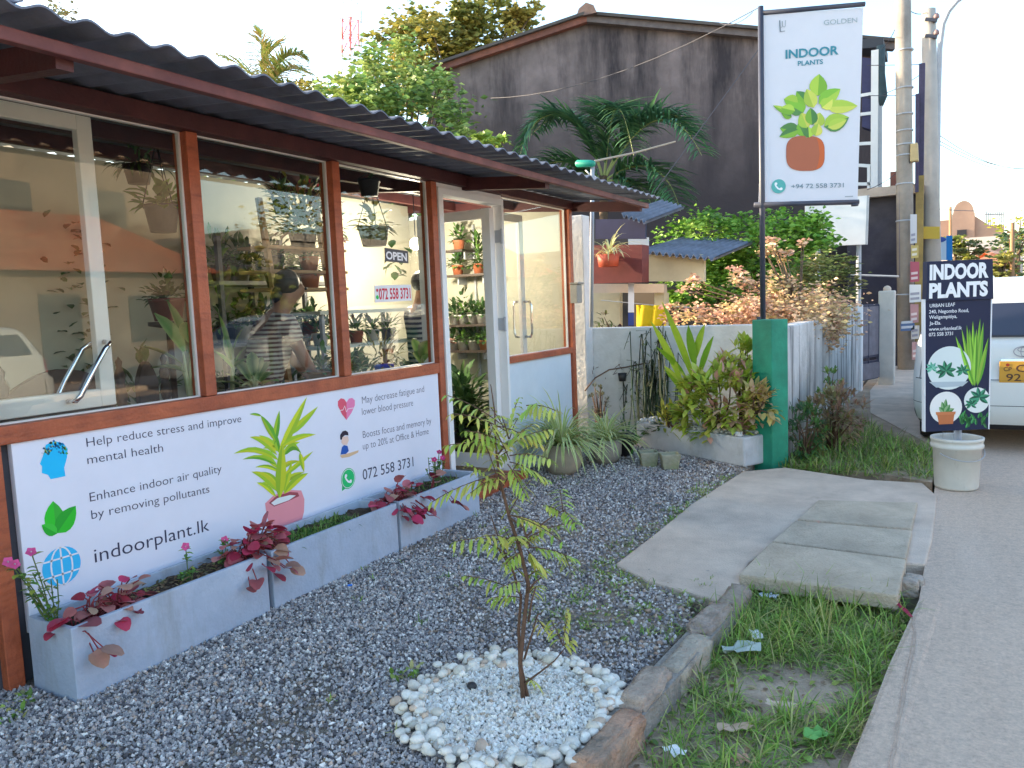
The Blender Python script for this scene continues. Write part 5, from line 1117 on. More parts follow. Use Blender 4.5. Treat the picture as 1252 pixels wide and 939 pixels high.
# unseen trees added behind the shop to keep the low sun off the street
wood = []
for i, (x, y_, r_, h_) in enumerate(((-15, -6, 3.2, 5.2), (-17, 1, 3.4, 5.0), (-19, 8, 3.2, 5.4), (-16, 13, 2.6, 5), (-18, 19, 3, 5.8), (-14, 24, 3, 6), (-12, 30, 3, 6.2))):
    t = tree('added_shade_tree', 'dense green tree in the yards behind the shop', (x, y_, 0), [([(x, y_, -.1), (x, y_, h_*.5)], .25, .12)], [(Vector((x, y_, h_*.55)), (r_*.8, r_, h_*.38), 2600, 40)], .42, MIDG, group='trees in the yards behind the shop')
BR = [(.15,.33,.04), (.23,.43,.06), (.09,.23,.04), (.30,.48,.08)]
p = AY(890, 320, 12.3)
tree('dense_tree', 'dense bright green tree behind the banner pole and the clothes line', (p.x, p.y, 0), [([(p.x, p.y, -.1), (p.x, p.y, 1.2)], .14, .08)],
     [(AY(860, 300, 12.2), (.65, .6, .55), 2600, 40), (AY(940, 300, 12.6), (.85, .6, .55), 3000, 44), (AY(900, 350, 12.2), (1.0, .6, .5), 2600, 36), (AY(985, 290, 12.8), (.4, .5, .35), 900, 16), (AY(840, 350, 12.0), (.5, .5, .5), 900, 18)], .10, BR)
p = AY(1005, 345, 10.8)
tree('olive_shrub', 'olive green shrub with thin leaves leaning over the roadside wall', (p.x, p.y, 0), [([(p.x, p.y, -.1), (p.x, p.y, 1.2)], .06, .03)], [(AY(1005, 345, 10.8), (.42, .45, .42), 1800, 36), (AY(1032, 320, 10.8), (.13, .2, .2), 220, 6), (AY(985, 375, 10.6), (.4, .4, .25), 800, 16)], .085, [(.14,.18,.05),(.20,.24,.06),(.10,.14,.04),(.3,.26,.10)], 'shrub', wd=.6)
SAL = [(.66,.40,.28), (.70,.50,.30), (.62,.46,.24), (.74,.56,.40), (.56,.48,.20), (.66,.34,.26)]
p = AY(985, 395, 9.4)
t = tree('bougainvillea', 'salmon pink flowering shrub spilling over the mouldy roadside wall', (-1.5, 9.2, 0), [([(-1.55, 9.2, -.1), (-1.5, 9.2, 1.0)], .05, .03)],
     [(AY(985, 385, 9.3), (.42, .8, .13), 5200, 70), (AY(930, 385, 8.8), (.32, .4, .16), 2200, 36), (AY(1010, 405, 9.6), (.12, .6, .12), 1000, 16), (AY(880, 388, 8.6), (.42, .3, .10), 700, 22), (AY(950, 350, 9.2), (.22, .25, .2), 380, 12), (AY(905, 345, 9.2), (.12, .2, .25), 200, 8), (AY(938, 300, 9.3), (.10, .1, .12), 110, 4), (AY(955, 312, 9.3), (.08, .1, .08), 90, 4), (AY(985, 300, 9.4), (.05, .1, .08), 40, 2), (AY(845, 350, 8.9), (.1, .2, .12), 90, 4), (AY(818, 380, 8.7), (.12, .2, .2), 130, 5)], .062, SAL, 'shrub', clump=.24)
# ---- palms
def frond(lf, st, pts, n, L, W, cols, droop=.7, side=1.0, w0=.022):
    P_ = [Vector(p) for p in pts]; 
    def bez(t): return P_[0]*(1-t)**3+P_[1]*3*t*(1-t)**2+P_[2]*3*t*t*(1-t)+P_[3]*t**3
    R_ = [bez(i/14) for i in range(15)]; st.tube(R_, [w0*(1-.75*i/14) for i in range(15)], 5, (.30, .34, .12), cap=False)
    for i in range(n):
        t = .12+.88*i/n; p = bez(t); tg = (bez(min(1, t+.02))-bez(t-.02)).normalized(); s1 = tg.cross(Vector((0, 0, 1)))
        if s1.length < .05: s1 = Vector((1, 0, 0))
        s1.normalize(); u = s1.cross(tg).normalized()
        for sg in (-1, 1):
            dv = tg*.55+s1*sg*side+u*random.uniform(-.1, .55); l = L*(.45+.75*math.sin(PI*min(1, t*.85+.12)))*random.uniform(.8, 1.15)
            lf.leaf(p, dv, l, W, jit(random.choice(cols), .2), bend=droop*random.uniform(.6, 1.5), fold=.4, n=3, shape='strap')
PD = [(.07,.19,.09), (.11,.26,.12), (.17,.33,.14), (.06,.14,.08)]
def q12(x, y, Y=12.3): return AY(x, y, Y)
t = thing('feather_palm', 'dark feathery palm with arching fronds against the sooty wall', 'palm', q12(738, 400)); lf, st = MB(), MB(); o_ = (738, 222)
for a_, b_, e_, dy in (((725,150),(660,95),(634,195),-.5), ((715,140),(690,120),(650,165),.4), ((745,150),(752,80),(775,190),-.7), ((748,160),(740,100),(735,150),.2), ((775,150),(820,110),(858,190),-.4), ((770,140),(810,115),(850,160),.5), ((780,190),(815,195),(832,258),-.5), ((700,190),(660,185),(640,235),-.4), ((770,215),(790,225),(800,262),-.8), ((715,205),(690,210),(672,240),-.8)):
    frond(lf, st, [q12(*o_), q12(*a_), q12(*b_), q12(*e_, 12.3+dy)], 78, .55, .042, PD)
mb = MB(); mb.tube([q12(738, 420), q12(738, 215)], .07, 9); pp(t, mb, 'trunk', barkM); pp(t, st, 'rachis', mat('palm_rib', attr=True, rough=.6)); pp(t, lf, 'fronds')
YP = [(.42,.42,.12), (.32,.40,.12), (.55,.46,.18), (.24,.32,.09), (.60,.44,.22)]
def q13(x, y, Y=15): return AY(x, y, Y)
t = thing('coconut_palm', 'yellowing coconut palm sticking up behind the shop roof', 'palm', q13(322, 380)); lf, st = MB(), MB()
for a_, b_, e_, dy, n_ in (((322,80),(318,60),(320,36),0,34), ((335,85),(345,60),(372,68),.3,34), ((340,90),(350,72),(376,90),-.3,30), ((312,90),(300,80),(264,66),-.2,20), ((318,80),(325,60),(345,50),.6,30), ((340,105),(365,105),(390,100),.1,24), ((310,105),(300,95),(285,110),.4,22), ((345,100),(352,100),(356,118),-.4,24)):
    frond(lf, st, [q13(325, 118), q13(*a_), q13(*b_), q13(*e_, 15+dy)], int(n_*1.6), .55, .05, YP, .9, .8)
mb = MB(); mb.tube([q13(330, 420), q13(325, 118)], .12, 9); pp(t, mb, 'trunk', barkM); pp(t, st, 'rachis', mat('palm_rib', attr=True, rough=.6)); pp(t, lf, 'fronds')

# ---- lattice mast
t = thing('lattice_mast', 'red and white lattice radio mast far away above the roof', 'mast', AY(432, 300, 120)); Ym = 120
def mast(px, py): return AY(px, py, Ym)
b0, tp = mast(430, 380), mast(428, -60); RW = [(.62, .12, .10), (.75, .72, .72)]; n_ = 22
def corner(i, k):
    z = b0.z+(tp.z-b0.z)*i/n_; h = 1.75-.85*i/n_; return Vector((b0.x+(tp.x-b0.x)*i/n_, Ym, z))+Vector(((-h, h)[k in (1, 2)], (-h, h)[k > 1], 0))
for i in range(n_):
    mb = MB(); cl_ = RW[(i//2) % 2]
    for k in range(4):
        j = (k+1) % 4; mb.tube([corner(i, k), corner(i+1, k)], .11, 5, cl_); mb.tube([corner(i, k), corner(i+1, j)], .06, 4, cl_); mb.tube([corner(i, j), corner(i+1, k)], .06, 4, cl_); mb.tube([corner(i+1, k), corner(i+1, j)], .06, 4, cl_)
    pp(t, mb, 'section', paintM, smooth=False)
for px, py in ((418, 62), (418, 40), (441, 50), (416, 15), (441, 20)):
    mb = MB(); q = mast(px, py); mb.box(q+Vector((-.2, -.2, -1.1)), q+Vector((.2, .2, 1.1)), (.72, .7, .7)); pp(t, mb, 'antenna', paintM, smooth=False)
# ---- water tank at far left
t = thing('water_tank', 'pale water tank behind the left end of the shop roof', 'tank', AY(15, 60, 9)); q = AY(12, 28, 9); mb = MB(); mb.lathe((q.x, q.y, q.z-.3), [(.001, 0), (.36, 0), (.36, .5), (.33, .55), (.12, .68), (.001, .7)], 20, (.60, .72, .76)); pp(t, mb, 'tank', potM)
mb = MB(); mb.box((q.x-.3, q.y-.3, -.1), (q.x+.3, q.y+.3, q.z-.3)); pp(t, mb, 'stand', conM, smooth=False)

# ---- poles, gate and signs along the roadside
def utility(name, label, px0, py0, px1, py1, Y, r0, r1, zt=None, m=conM, cat='pole', group=None):
    a_, b_ = AY(px0, py0, Y), AY(px1, py1, Y); dr = (b_-a_).normalized(); a_ = a_+dr*((-.1-a_.z)/dr.z)
    t = thing(name, label, cat, (a_.x, a_.y, 0), 0, group); mb = MB(); e_ = b_+dr*((zt-b_.z)/dr.z) if zt else b_; mb.tube([a_, e_], [r0, r1], 12); pp(t, mb, 'shaft', m); return t, a_, e_
poleM = mat('old_concrete_pole', (.34, .30, .26), .9, noise=.2, nscale=3, bump=.3, col2=(.24, .21, .18))
t, a_, e_ = utility('utility_pole', 'thick concrete utility pole wrapped with wire beside the black outhouse', 1108, 450, 1104, 10, 16, .145, .125, 8.2, poleM)
for py in (62, 108, 140, 160, 177, 190, 225, 270, 360):
    q = AY(1106, py, 16); mb = MB(); mb.tube([q+Vector((0, 0, -.012)), q+Vector((0, 0, .012))], .147, 12); pp(t, mb, 'wire_band', steelM)
mb = MB(); mb.tube([AY(1099.5, py, 15.95) for py in (10, 120, 200, 300)], .025, 6); mb.tube([AY(1100.5, py, 15.9) for py in (30, 140, 250, 340)], .015, 6); pp(t, mb, 'cable', mat('grey_cable', (.16, .15, .20), .7))
mb = MB(); mb.extrude([AY(x, y, 15.85) for x, y in ((1112.5, 198), (1123, 196), (1122, 174), (1113, 176))], (0, .2, 0)); pp(t, mb, 'junction_box', mat('tan_box', (.50, .37, .18), .6, noise=.15), smooth=False, bevel=.015)
for k_, (px0, py0, px1, py1, cc) in enumerate(((1101, 405, 1118, 395, (.10,.16,.30)), (1113, 345, 1124, 320, (.42,.10,.14)), (1113, 395, 1123, 372, (.48,.26,.27)), (1114, 415, 1124, 398, (.55,.52,.50)), (1115, 440, 1124, 418, (.5,.30,.3)), (1114, 316, 1123, 300, (.52,.40,.14)), (1112, 370, 1126, 348, (.75,.75,.75)), (1113, 298, 1121, 262, (.55,.55,.58)))):
    mb = MB(); mb.extrude([AY(x, y, 15.8) for x, y in ((px0, py0), (px1, py0-1), (px1, py1), (px0, py1))], (0, .015, 0), cc)
    for z_ in range(2): mb.extrude([AY(x, y, 15.795) for x, y in ((px0+1, py0-3-z_*6), (px1-2, py0-4-z_*6), (px1-2, py0-7-z_*6), (px0+1, py0-6-z_*6))], (0, .003, 0), mixc(cc, (.8,.8,.8) if sum(cc) < 1.5 else (.1,.1,.2), .6))
    o = mb.build('tied_poster', paintM); tag(o, ['faded blue poster strip low on the thick utility pole', 'crimson poster tied beside the thick utility pole', 'pink poster below the crimson one', 'pale poster under the pink one', 'reddish bill lowest on the pole', 'yellow bill above the crimson poster', 'blank white sheet tied beside the pole', 'tall grey bill above the yellow one'][k_], 'poster')
t, a_, e_ = utility('utility_pole', 'slimmer tapered concrete pole with cross brackets near the street lamp', 1140, 460, 1135.5, 12, 17, .19, .115, None, mat('pale_concrete_pole', (.42, .38, .34), .9, noise=.15, nscale=3, bump=.2))
for py in (24, 44):
    mb = MB(); mb.bar(AY(1131, py, 16.9), AY(1146, py+1, 16.9), .06, .06); pp(t, mb, 'bracket', darksteelM, smooth=False)
    mb = MB(); q = AY(1145, py-1, 16.9); mb.lathe((q.x, q.y, q.z), [(.001, 0), (.05, .01), (.05, .06), (.02, .1), (.001, .1)], 8, (.3, .2, .2)); pp(t, mb, 'insulator', potM)
t = thing('striped_post', 'dark steel post with a yellow lower half between the two concrete poles', 'post', AY(1126, 450, 16.5)); mb = MB(); mb.bar(AY(1124, 320, 16.5), AY(1127.5, 78, 16.5), .10, .10, up=(0, -1, 0)); pp(t, mb, 'shaft', mat('purple_steel', (.06, .05, .11), .6, noise=.3), smooth=False)
mb = MB(); mb.bar(AY(1122, 455, 16.44), AY(1125, 215, 16.44), .13, .08, up=(0, -1, 0)); pp(t, mb, 'yellow_half', mat('yellow_paint', (.40, .28, .08), .6, noise=.3, nscale=3, col2=(.2, .14, .05)), smooth=False)
mb = MB(); mb.bar(AY(1121, 235, 16.4), AY(1121.5, 115, 16.4), .06, .06, up=(0, -1, 0)); pp(t, mb, 'side_bar', mat('purple_steel', (.06, .05, .11), .6), smooth=False)
t = thing('street_lamp', 'slim grey street lamp with a curved arm against the sky', 'street lamp', AY(1143, 450, 18)); pts = [AY(x, y, 18) for x, y in ((1143, 460), (1145, 230), (1147, 120), (1149, 60), (1153, 30), (1160, 14), (1170, 2), (1184, -8))]; mb = MB(); mb.tube(pts, [.075, .065, .055, .05, .045, .04, .035, .035], 10); pp(t, mb, 'pole', steelM)
mb = MB(); q = pts[-1]; mb.tube([q, q+Vector((.35, 0, .05)), q+Vector((.75, 0, .05))], [.04, .10, .06], 8); pp(t, mb, 'lamp_head', steelM)
# wires
WIRES = [((1104, 5, 16), (1135, 14, 17), .1), ((930, 8, 12), (600, 120, 14.9), .3), ((1104, 12, 16), (1078, 60, 17), .1), ((1148, 172, 18), (1300, 195, 30), .4), ((1148, 176, 18), (1300, 200, 30), .4), ((1148, 165, 18), (1300, 192, 30), .5), ((1060, 232, 16), (1104, 205, 16), .05), ((1106, 60, 16), (1112, 200, 15.9), .0), ((800, 235, 11), (935, 50, 12), .0), ((1060, 120, 17.3), (1140, 80, 17), .1), ((1140, 255, 17), (1300, 235, 40), .3), ((1095, 0, 16), (1104, 28, 16), 0), ((920, 15, 14), (880, 28, 16), .1), ((1060, 80, 17), (1128, 79, 16.5), .0), ((1062, 117, 17), (1124, 117, 16.5), .0)]
for a_, b_, sg in WIRES:
    p0, p1 = AY(*a_), AY(*b_); mb = MB(); mb.tube([p0.lerp(p1, i/10)+Vector((0, 0, -sg*4*(i/10)*(1-i/10))) for i in range(11)], .007, 5); tag(mb.build('overhead_wire', mat('wire', (.06, .06, .08), .7)), 'thin dark overhead wire stretched between poles and buildings', 'wire', 'overhead wires along the street')
# gate pillar and gate
t = thing('gate_pillar', 'pale square gate pillar beside the utility pole', 'pillar', (-1.15, 13.4, 0)); a_, b_ = AY(1073, 465, 13.3), AY(1094, 355, 13.3); mb = MB(); mb.box((a_.x, 13.3, -.1), (b_.x, 13.62, b_.z)); pp(t, mb, 'shaft', mat('pale_render', (.62, .57, .50), .85, noise=.12, nscale=4, col2=(.48, .45, .40)), smooth=False, bevel=.02); mb = MB(); mb.ball(((a_.x+b_.x)/2, 13.45, b_.z+.02), .06, n=10); pp(t, mb, 'cap', conM)
t = thing('iron_gate', 'blue-black metal gate between the mouldy wall and the pale pillar', 'gate', (-1.25, 13.0, 0)); g0, g1 = Vector((-1.24, 12.66, 0)), Vector((a_.x-.0, 13.28, 0)); z0, z1 = .12, 1.24
def gq(s_, z): return g0.lerp(g1, s_)+Vector((0, 0, z))
mb = MB()
for s_ in (0, .5, 1): mb.bar(gq(s_, z0), gq(s_, z1), .04, .04, up=(1, 0, 0))
for z_ in (z0, .38, .46, .62, .70, .92, 1.0, 1.08, z1): mb.bar(gq(0, z_), gq(1, z_), .03, .03)
pp(t, mb, 'bars', mat('gate_blue', (.03, .035, .07), .6), smooth=False); mb = MB(); mb.extrude([gq(0, .12), gq(1, .12), gq(1, .36), gq(0, .36)], (.03, 0, 0)); mb.extrude([gq(0, .48), gq(1, .48), gq(1, 1.22), gq(0, 1.22)], (.02, .0, 0)); pp(t, mb, 'plate', mat('gate_plate', (.17, .16, .19), .7, noise=.3), smooth=False)
mb = MB(); mb.box((-1.36, 12.46, -.1), (-1.16, 12.64, 1.26)); t = thing('gate_post', 'short white post ending the mouldy roadside wall', 'post', (-1.26, 12.55, 0)); pp(t, mb, 'shaft', whiteM, smooth=False, bevel=.015)
mb = MB(); mb.tube([AY(1040, 336, 15), AY(1099, 338, 15)], .02, 6); tag(mb.build('rail', steelM), 'thin pale rail running across the black outhouse wall', 'rail')
# small signs up the road
t = thing('yellow_plate', 'small yellow plate sign on the tapered pole', 'sign', AY(1137, 285, 16.6)); mb = MB(); mb.extrude([AY(x, y, 16.6) for x, y in ((1126, 292), (1149, 292), (1149, 277), (1126, 277))], (0, .03, 0), (.62, .42, .06)); pp(t, mb, 'plate', paintM, smooth=False)
t = thing('blue_shop_sign', 'blue and white upright sign behind the INDOOR PLANTS board', 'sign', AY(1155, 316, 20)); mb = MB(); mb.extrude([AY(x, y, 20) for x, y in ((1141, 318), (1157, 318), (1157, 291), (1143, 291))], (0, .06, 0), (.60, .72, .82)); mb.extrude([AY(x, y, 20) for x, y in ((1157, 318), (1164.5, 318), (1164.5, 288), (1157, 288))], (0, .08, 0), (.02, .22, .58)); mb.extrude([AY(x, y, 19.98) for x, y in ((1143, 309), (1150, 309), (1150, 302), (1143, 302))], (0, .03, 0), (.22, .40, .66)); mb.ball(AY(1149, 293, 19.97), .13, .02, .06, 12, (.05, .10, .36)); pp(t, mb, 'panel', paintM, smooth=False)
mb = MB(); mb.tube([AY(1161, 420, 20.1), AY(1161, 290, 20.1)], .04, 8); pp(t, mb, 'post', steelM)
# ---- far end of the road
def blk(name, label, px0, px1, pyt, Y, dep, m, cat='building'):
    a_, b_ = AY(px0, pyt, Y), AY(px1, pyt, Y); t = thing(name, label, cat, ((a_.x+b_.x)/2, Y, 0)); mb = MB(); mb.box((a_.x, Y, -.1), (b_.x, Y+dep, a_.z)); pp(t, mb, 'wall', m, smooth=False); return t, a_, b_
plaM = mat('far_plaster', (.40, .27, .20), .9, noise=.2, nscale=.5, col2=(.30, .20, .16)); palM = mat('far_white', (.66, .60, .54), .9, noise=.08, nscale=.5)
t, a_, b_ = blk('distant_house', 'brown unplastered house with a rounded parapet far down the road', 1164, 1192, 262, 55, 8, plaM)
mb = MB(); c_ = a_.lerp(b_, .5); mb.extrude([Vector((c_.x+math.cos(th)*(b_.x-a_.x)*.46, 55, a_.z+math.sin(th)*.75)) for th in np.linspace(0, PI, 14)], (0, 6, 0)); pp(t, mb, 'parapet', plaM, smooth=False)
mb = MB(); q0, q1 = AY(1192, 264, 55.2), AY(1209, 275, 55.2); q2 = AY(1228, 275, 55.2); mb.extrude([(q0.x, 55.2, -.1), (q2.x, 55.2, -.1), q2, q1, q0], (0, 7, 0)); pp(t, mb, 'wing', plaM, smooth=False)
mb = MB(); q0 = AY(1145, 270, 55.4); mb.box((q0.x, 55.4, -.1), (a_.x, 60, q0.z)); pp(t, mb, 'wing', plaM, smooth=False)
mb = MB(); q = AY(1176, 283, 54.95); mb.box((q.x-.25, 54.93, q.z-.25), (q.x+.25, 55.0, q.z+.1)); pp(t, mb, 'window', blackM, smooth=False)
mb = MB(); 
for i in range(9): q = AY(1206+2.6*i, 275, 55.3); mb.tube([q, q+Vector((0, 0, .8))], .03, 4)
mb.tube([AY(1204, 262, 55.3), AY(1228, 262, 55.3)], .04, 4); pp(t, mb, 'railing', steelM, smooth=False)
t, a_, b_ = blk('distant_wall', 'long pale wall below the brown house at the road end', 1150, 1252, 293, 48, .4, palM, 'wall')
def gable_house(name, label, px0, px1, pyt, pye, Y, roofc):
    a_, b_ = AY(px0, pye, Y), AY(px1, pye, Y); tp_ = AY((px0+px1)/2, pyt, Y).z; t = thing(name, label, 'house', ((a_.x+b_.x)/2, Y, 0)); mb = MB(); mb.box((a_.x+.2, Y, -.1), (b_.x-.2, Y+5, a_.z)); pp(t, mb, 'wall', palM, smooth=False)
    m_ = (a_.x+b_.x)/2; mb = MB(); mb.add([(a_.x-.3, Y-.6, a_.z-.1), (b_.x+.3, Y-.6, a_.z-.1), (b_.x-.8, Y+2.5, tp_), (a_.x+.8, Y+2.5, tp_), (a_.x-.3, Y+5.6, a_.z-.1), (b_.x+.3, Y+5.6, a_.z-.1)], [(0,1,2,3),(3,2,5,4),(0,3,4),(1,5,2),(0,4,5,1)], roofc); pp(t, mb, 'roof', mat('far_tiles', attr=True, rough=.9, noise=.25, nscale=2), smooth=False)
gable_house('distant_cottage', 'orange tiled cottage before the pale wall at the road end', 1190, 1232, 306, 322, 40, (.50, .20, .10))
gable_house('distant_cottage', 'small brown-roofed cottage partly behind the orange one', 1202, 1222, 300, 309, 44, (.28, .18, .14))
for px, py, r_, lab, cc, Y in ((1168, 305, .55, 'small bushy tree before the pale wall, left of a darker one', [(.26,.28,.05),(.16,.22,.05)], 38), (1183, 308, .5, 'dark round tree before the pale wall', [(.14,.16,.07),(.10,.14,.05)], 38), (1246, 285, .9, 'sunlit yellow-green tree at the right edge of the picture', [(.34,.36,.04),(.24,.30,.05)], 40), (1240, 315, 1.0, 'dark green tree under the yellow-green one at the right edge', [(.05,.10,.04),(.08,.14,.05)], 36), (1226, 325, .45, 'small olive tree beside the brown pole at the road end', [(.30,.28,.06),(.2,.22,.06)], 34)):
    q = AY(px, py, Y); tree('distant_tree', lab, (q.x, q.y, 0), [([(q.x, q.y, -.1), (q.x, q.y, max(.5, q.z-.3))], .12, .06)], [(q, (r_, r_, r_*1.1), 420, 14)], .22, cc, group='trees far down the road')
t, a_, e_ = utility('wooden_pole', 'thin brown pole at the far end of the road', 1237, 360, 1238, 272, 34, .09, .07, None, mat('far_wood', (.36, .20, .10), .9))
mb = MB(); mb.bar(AY(1231, 284, 34), AY(1245, 284, 34), .06, .06); pp(t, mb, 'crossarm', mat('far_wood', (.36, .20, .10), .9), smooth=False)
t, a_, e_ = utility('wooden_pole', 'second thin brown pole in front of the house with the rounded parapet', 1162, 330, 1162, 253, 50, .10, .07, None, mat('far_wood', (.36, .20, .10), .9))

# ================================================================== VEHICLES
carGlass = mat('car_glass', (.03, .035, .06), .08, spec=.8)
tyreM = mat('tyre', (.018, .018, .02), .85, noise=.2, nscale=20)
def lerp_tab(tab, z):
    for (z0, v0), (z1, v1) in zip(tab, tab[1:]):
        if z <= z1: return v0+(v1-v0)*max(0, min(1, (z-z0)/(z1-z0)))
    return tab[-1][1]
def car(name, label, loc, rz, paint, L=4.2, Wd=1.68, Ht=1.5, cat='car', group=None, van=False, detail=False, plate=None):
    """body lofted from plan outlines stacked in height; rear at local y=0, nose at y=L"""
    t = thing(name, label, cat, loc, rz, group); k = Ht/1.5
    halfw = [(.18, .47), (.24, .485), (.34, .5), (.62, .5), (.9, .485), (.97, .47), (1.2, .43), (1.38, .38), (1.46, .31), (1.5, .18)]
    rear = [(.18, .16), (.24, .06), (.34, .0), (.60, .0), (.66, .05), (.92, .09), (.97, .12), (1.2, .24), (1.36, .34), (1.44, .42), (1.5, .7)] if not van else [(.18, .1), (.3, 0), (.6, 0), (.66, .04), (1.0, .05), (1.3, .12), (1.42, .2), (1.5, .5)]
    nose = [(.18, .2), (.3, .03), (.5, .0), (.72, .1), (.84, .32), (.93, 1.05), (.97, 1.15), (1.2, 1.5), (1.38, 1.85), (1.46, 2.1), (1.5, 2.6)] if not van else [(.18, .1), (.3, 0), (.7, .05), (.95, .25), (1.2, .5), (1.42, .85), (1.5, 1.4)]
    zs = [.18, .24, .29, .34, .42, .52, .60, .63, .66, .74, .82, .88, .92, .945, .97, 1.05, 1.13, 1.2, 1.28, 1.36, 1.41, 1.44, 1.47, 1.49, 1.5]
    NU = 64
    e = .27
    def outline(z):
        w_ = lerp_tab(halfw, z)*Wd; y0, y1 = lerp_tab(rear, z), L-lerp_tab(nose, z); c = (y0+y1)/2; h = (y1-y0)/2; pts = []
        for i in range(NU):
            a_ = 2*PI*i/NU; ca, sa = math.cos(a_), math.sin(a_)
            x = w_*math.copysign(abs(sa)**e, sa); q = h*math.copysign(abs(ca)**e, -ca); pts.append((x, c+q))
        return pts
    mb = MB(); rows = [outline(z) for z in zs]
    vs = [(x, y, z*k) for z, r_ in zip(zs, rows) for x, y in r_]
    fs = [(i*NU+j, i*NU+(j+1) % NU, (i+1)*NU+(j+1) % NU, (i+1)*NU+j) for i in range(len(zs)-1) for j in range(NU)]
    fs = [q[::-1] for q in fs]+[tuple(range((len(zs)-1)*NU, len(zs)*NU))[::-1], tuple(range(NU))]
    mb.add(vs, fs); o = mb.build('body', paint, smooth=True); o.parent = t
    def surf(s, z): r_ = outline(z); i = s % NU; i0 = int(math.floor(i)) % NU; f_ = i-math.floor(i); a_, b_ = r_[i0], r_[(i0+1) % NU]; return Vector((a_[0]+(b_[0]-a_[0])*f_, a_[1]+(b_[1]-a_[1])*f_, z*k))
    def patch(nm, s0, s1, z0, z1, m, off=.006, ns=10, nz=5):
        mb = MB(); vs = []
        for i in range(ns+1):
            for j in range(nz+1):
                s_, z_ = s0+(s1-s0)*i/ns, z0+(z1-z0)*j/nz; p = surf(s_, z_); n = (surf(s_+.3, z_)-surf(s_-.3, z_)).cross(surf(s_, z_+.01)-surf(s_, z_-.01)).normalized(); n = -n if n.dot(p-Vector((0, L/2, .7*k))) < 0 else n; vs.append(p+n*off)
        mb.add(vs, [(i*(nz+1)+j, (i+1)*(nz+1)+j, (i+1)*(nz+1)+j+1, i*(nz+1)+j+1) for i in range(ns) for j in range(nz)]); o = mb.build(nm, m, smooth=True); o.parent = t; return o
    # s = 0 is the middle of the tail, 16 the right flank, 32 the nose, 48 the left flank
    def sx(f_): return math.asin(f_**(1/e))*NU/(2*PI)
    patch('rear_window', -sx(.86), sx(.86), .985, 1.27 if not van else 1.32, carGlass)
    patch('windshield', 27.4, 36.6, .99, 1.36, carGlass)
    for a_, b_ in ((10.5, 15.7), (16.3, 24)): patch('side_window', a_, b_, 1.0, 1.34, carGlass); patch('side_window', 64-b_, 64-a_, 1.0, 1.34, carGlass)
    redL = mat('tail_red', (.42, .015, .06), .25)
    for a_, b_ in ((sx(.72), 6.8), (-6.8, -sx(.72))): patch('tail_light', a_, b_, .70, .93 if not van else 1.0, redL, .012)
    patch('brake_light', -sx(.22), sx(.22), 1.335, 1.368, redL, .014)
    for a_ in (26, 36): patch('headlight', a_-1.5, a_+1.5, .62, .74, mat('lamp_white', (.7, .7, .72), .15), .01)
    patch('bumper', -9, 9, .25, .60, paint, .022, 18, 5)
    for x in (-Wd/2+.17, Wd/2-.17):
        for y in (.72, L-.85):
            mb = MB(); r_ = .31*max(1, k*.95); N = 20; wd = .19
            prof = [(r_*.60, -wd/2), (r_*.94, -wd/2), (r_, -wd/2+.03), (r_, wd/2-.03), (r_*.94, wd/2), (r_*.60, wd/2)]
            vs = [(x+q, y+rr*math.cos(2*PI*j/N), r_+rr*math.sin(2*PI*j/N)) for rr, q in prof for j in range(N)]
            mb.add(vs, [(i*N+j, i*N+(j+1) % N, (i+1)*N+(j+1) % N, (i+1)*N+j) for i in range(5) for j in range(N)]); w_ = mb.build('wheel', tyreM, smooth=True); w_.parent = t
            mb = MB(); vs = [(x+math.copysign(wd*.4, x), y+r_*.62*math.cos(2*PI*j/N), r_+r_*.62*math.sin(2*PI*j/N)) for j in range(N)]; mb.add(vs+[(x+math.copysign(wd*.5, x), y, r_)], [(j, (j+1) % N, N) for j in range(N)]); h_ = mb.build('rim', steelM); h_.parent = w_
            mb = MB(); vs = [(x+math.copysign(.105, x), y+r_*1.22*math.cos(2*PI*j/N), r_+r_*1.22*math.sin(2*PI*j/N)) for j in range(N)]
    patch('underside', 0, 64, .19, .27, blackM, .008, 64, 2)
    if detail:
        gapM = mat('panel_gap', (.05, .05, .055), .8)
        patch('panel_gap', -sx(.93), sx(.93), .612, .619, gapM, .020, 24, 1); patch('panel_gap', -sx(.95), sx(.95), .405, .410, gapM, .0235, 24, 1)
        for sg in (1, -1): patch('panel_gap', sg*sx(.90), sg*sx(.907), .62, .97, gapM, .009, 1, 8)
        patch('reflector', sx(.66), sx(.84), .44, .475, redL, .026, 4, 1); patch('reflector', -sx(.84), -sx(.66), .44, .475, redL, .026, 4, 1)
        patch('garnish', -sx(.42), sx(.42), .775, .80, mat('chrome_trim', (.6, .62, .7), .2, metal=1), .016, 8, 2)
        patch('wiper', -sx(.5), sx(.2), .975, .992, blackM, .03, 8, 2)
        # badge: three ovals
        mb = MB()
        def ov(cx, cz, rx, rz_, w_):
            N = 22
            pts = [(cx+rx*math.cos(2*PI*i/N), cz+rz_*math.sin(2*PI*i/N)) for i in range(N)]; pts2 = [(cx+(rx-w_)*math.cos(2*PI*i/N), cz+(rz_-w_)*math.sin(2*PI*i/N)) for i in range(N)]
            y = .055; mb.add([(a, y, b) for a, b in pts+pts2], [(i, (i+1) % N, N+(i+1) % N, N+i) for i in range(N)])
        bx_ = plate[0]+.01; ov(bx_, .865*k, .075, .048, .009); ov(bx_, .882*k, .045, .022, .007); ov(bx_, .866*k, .022, .046, .007)
        o = mb.build('badge', mat('badge_grey', (.32, .34, .42), .3, metal=.6)); o.parent = t
        x0 = plate[0]; pl = MB(); pl.box((x0-.165, -.004, .605*k-.0), (x0+.165, .03, .605*k+.185), (.62, .32, .045)); o = pl.build('number_plate', paintM, bevel=.004); o.parent = t
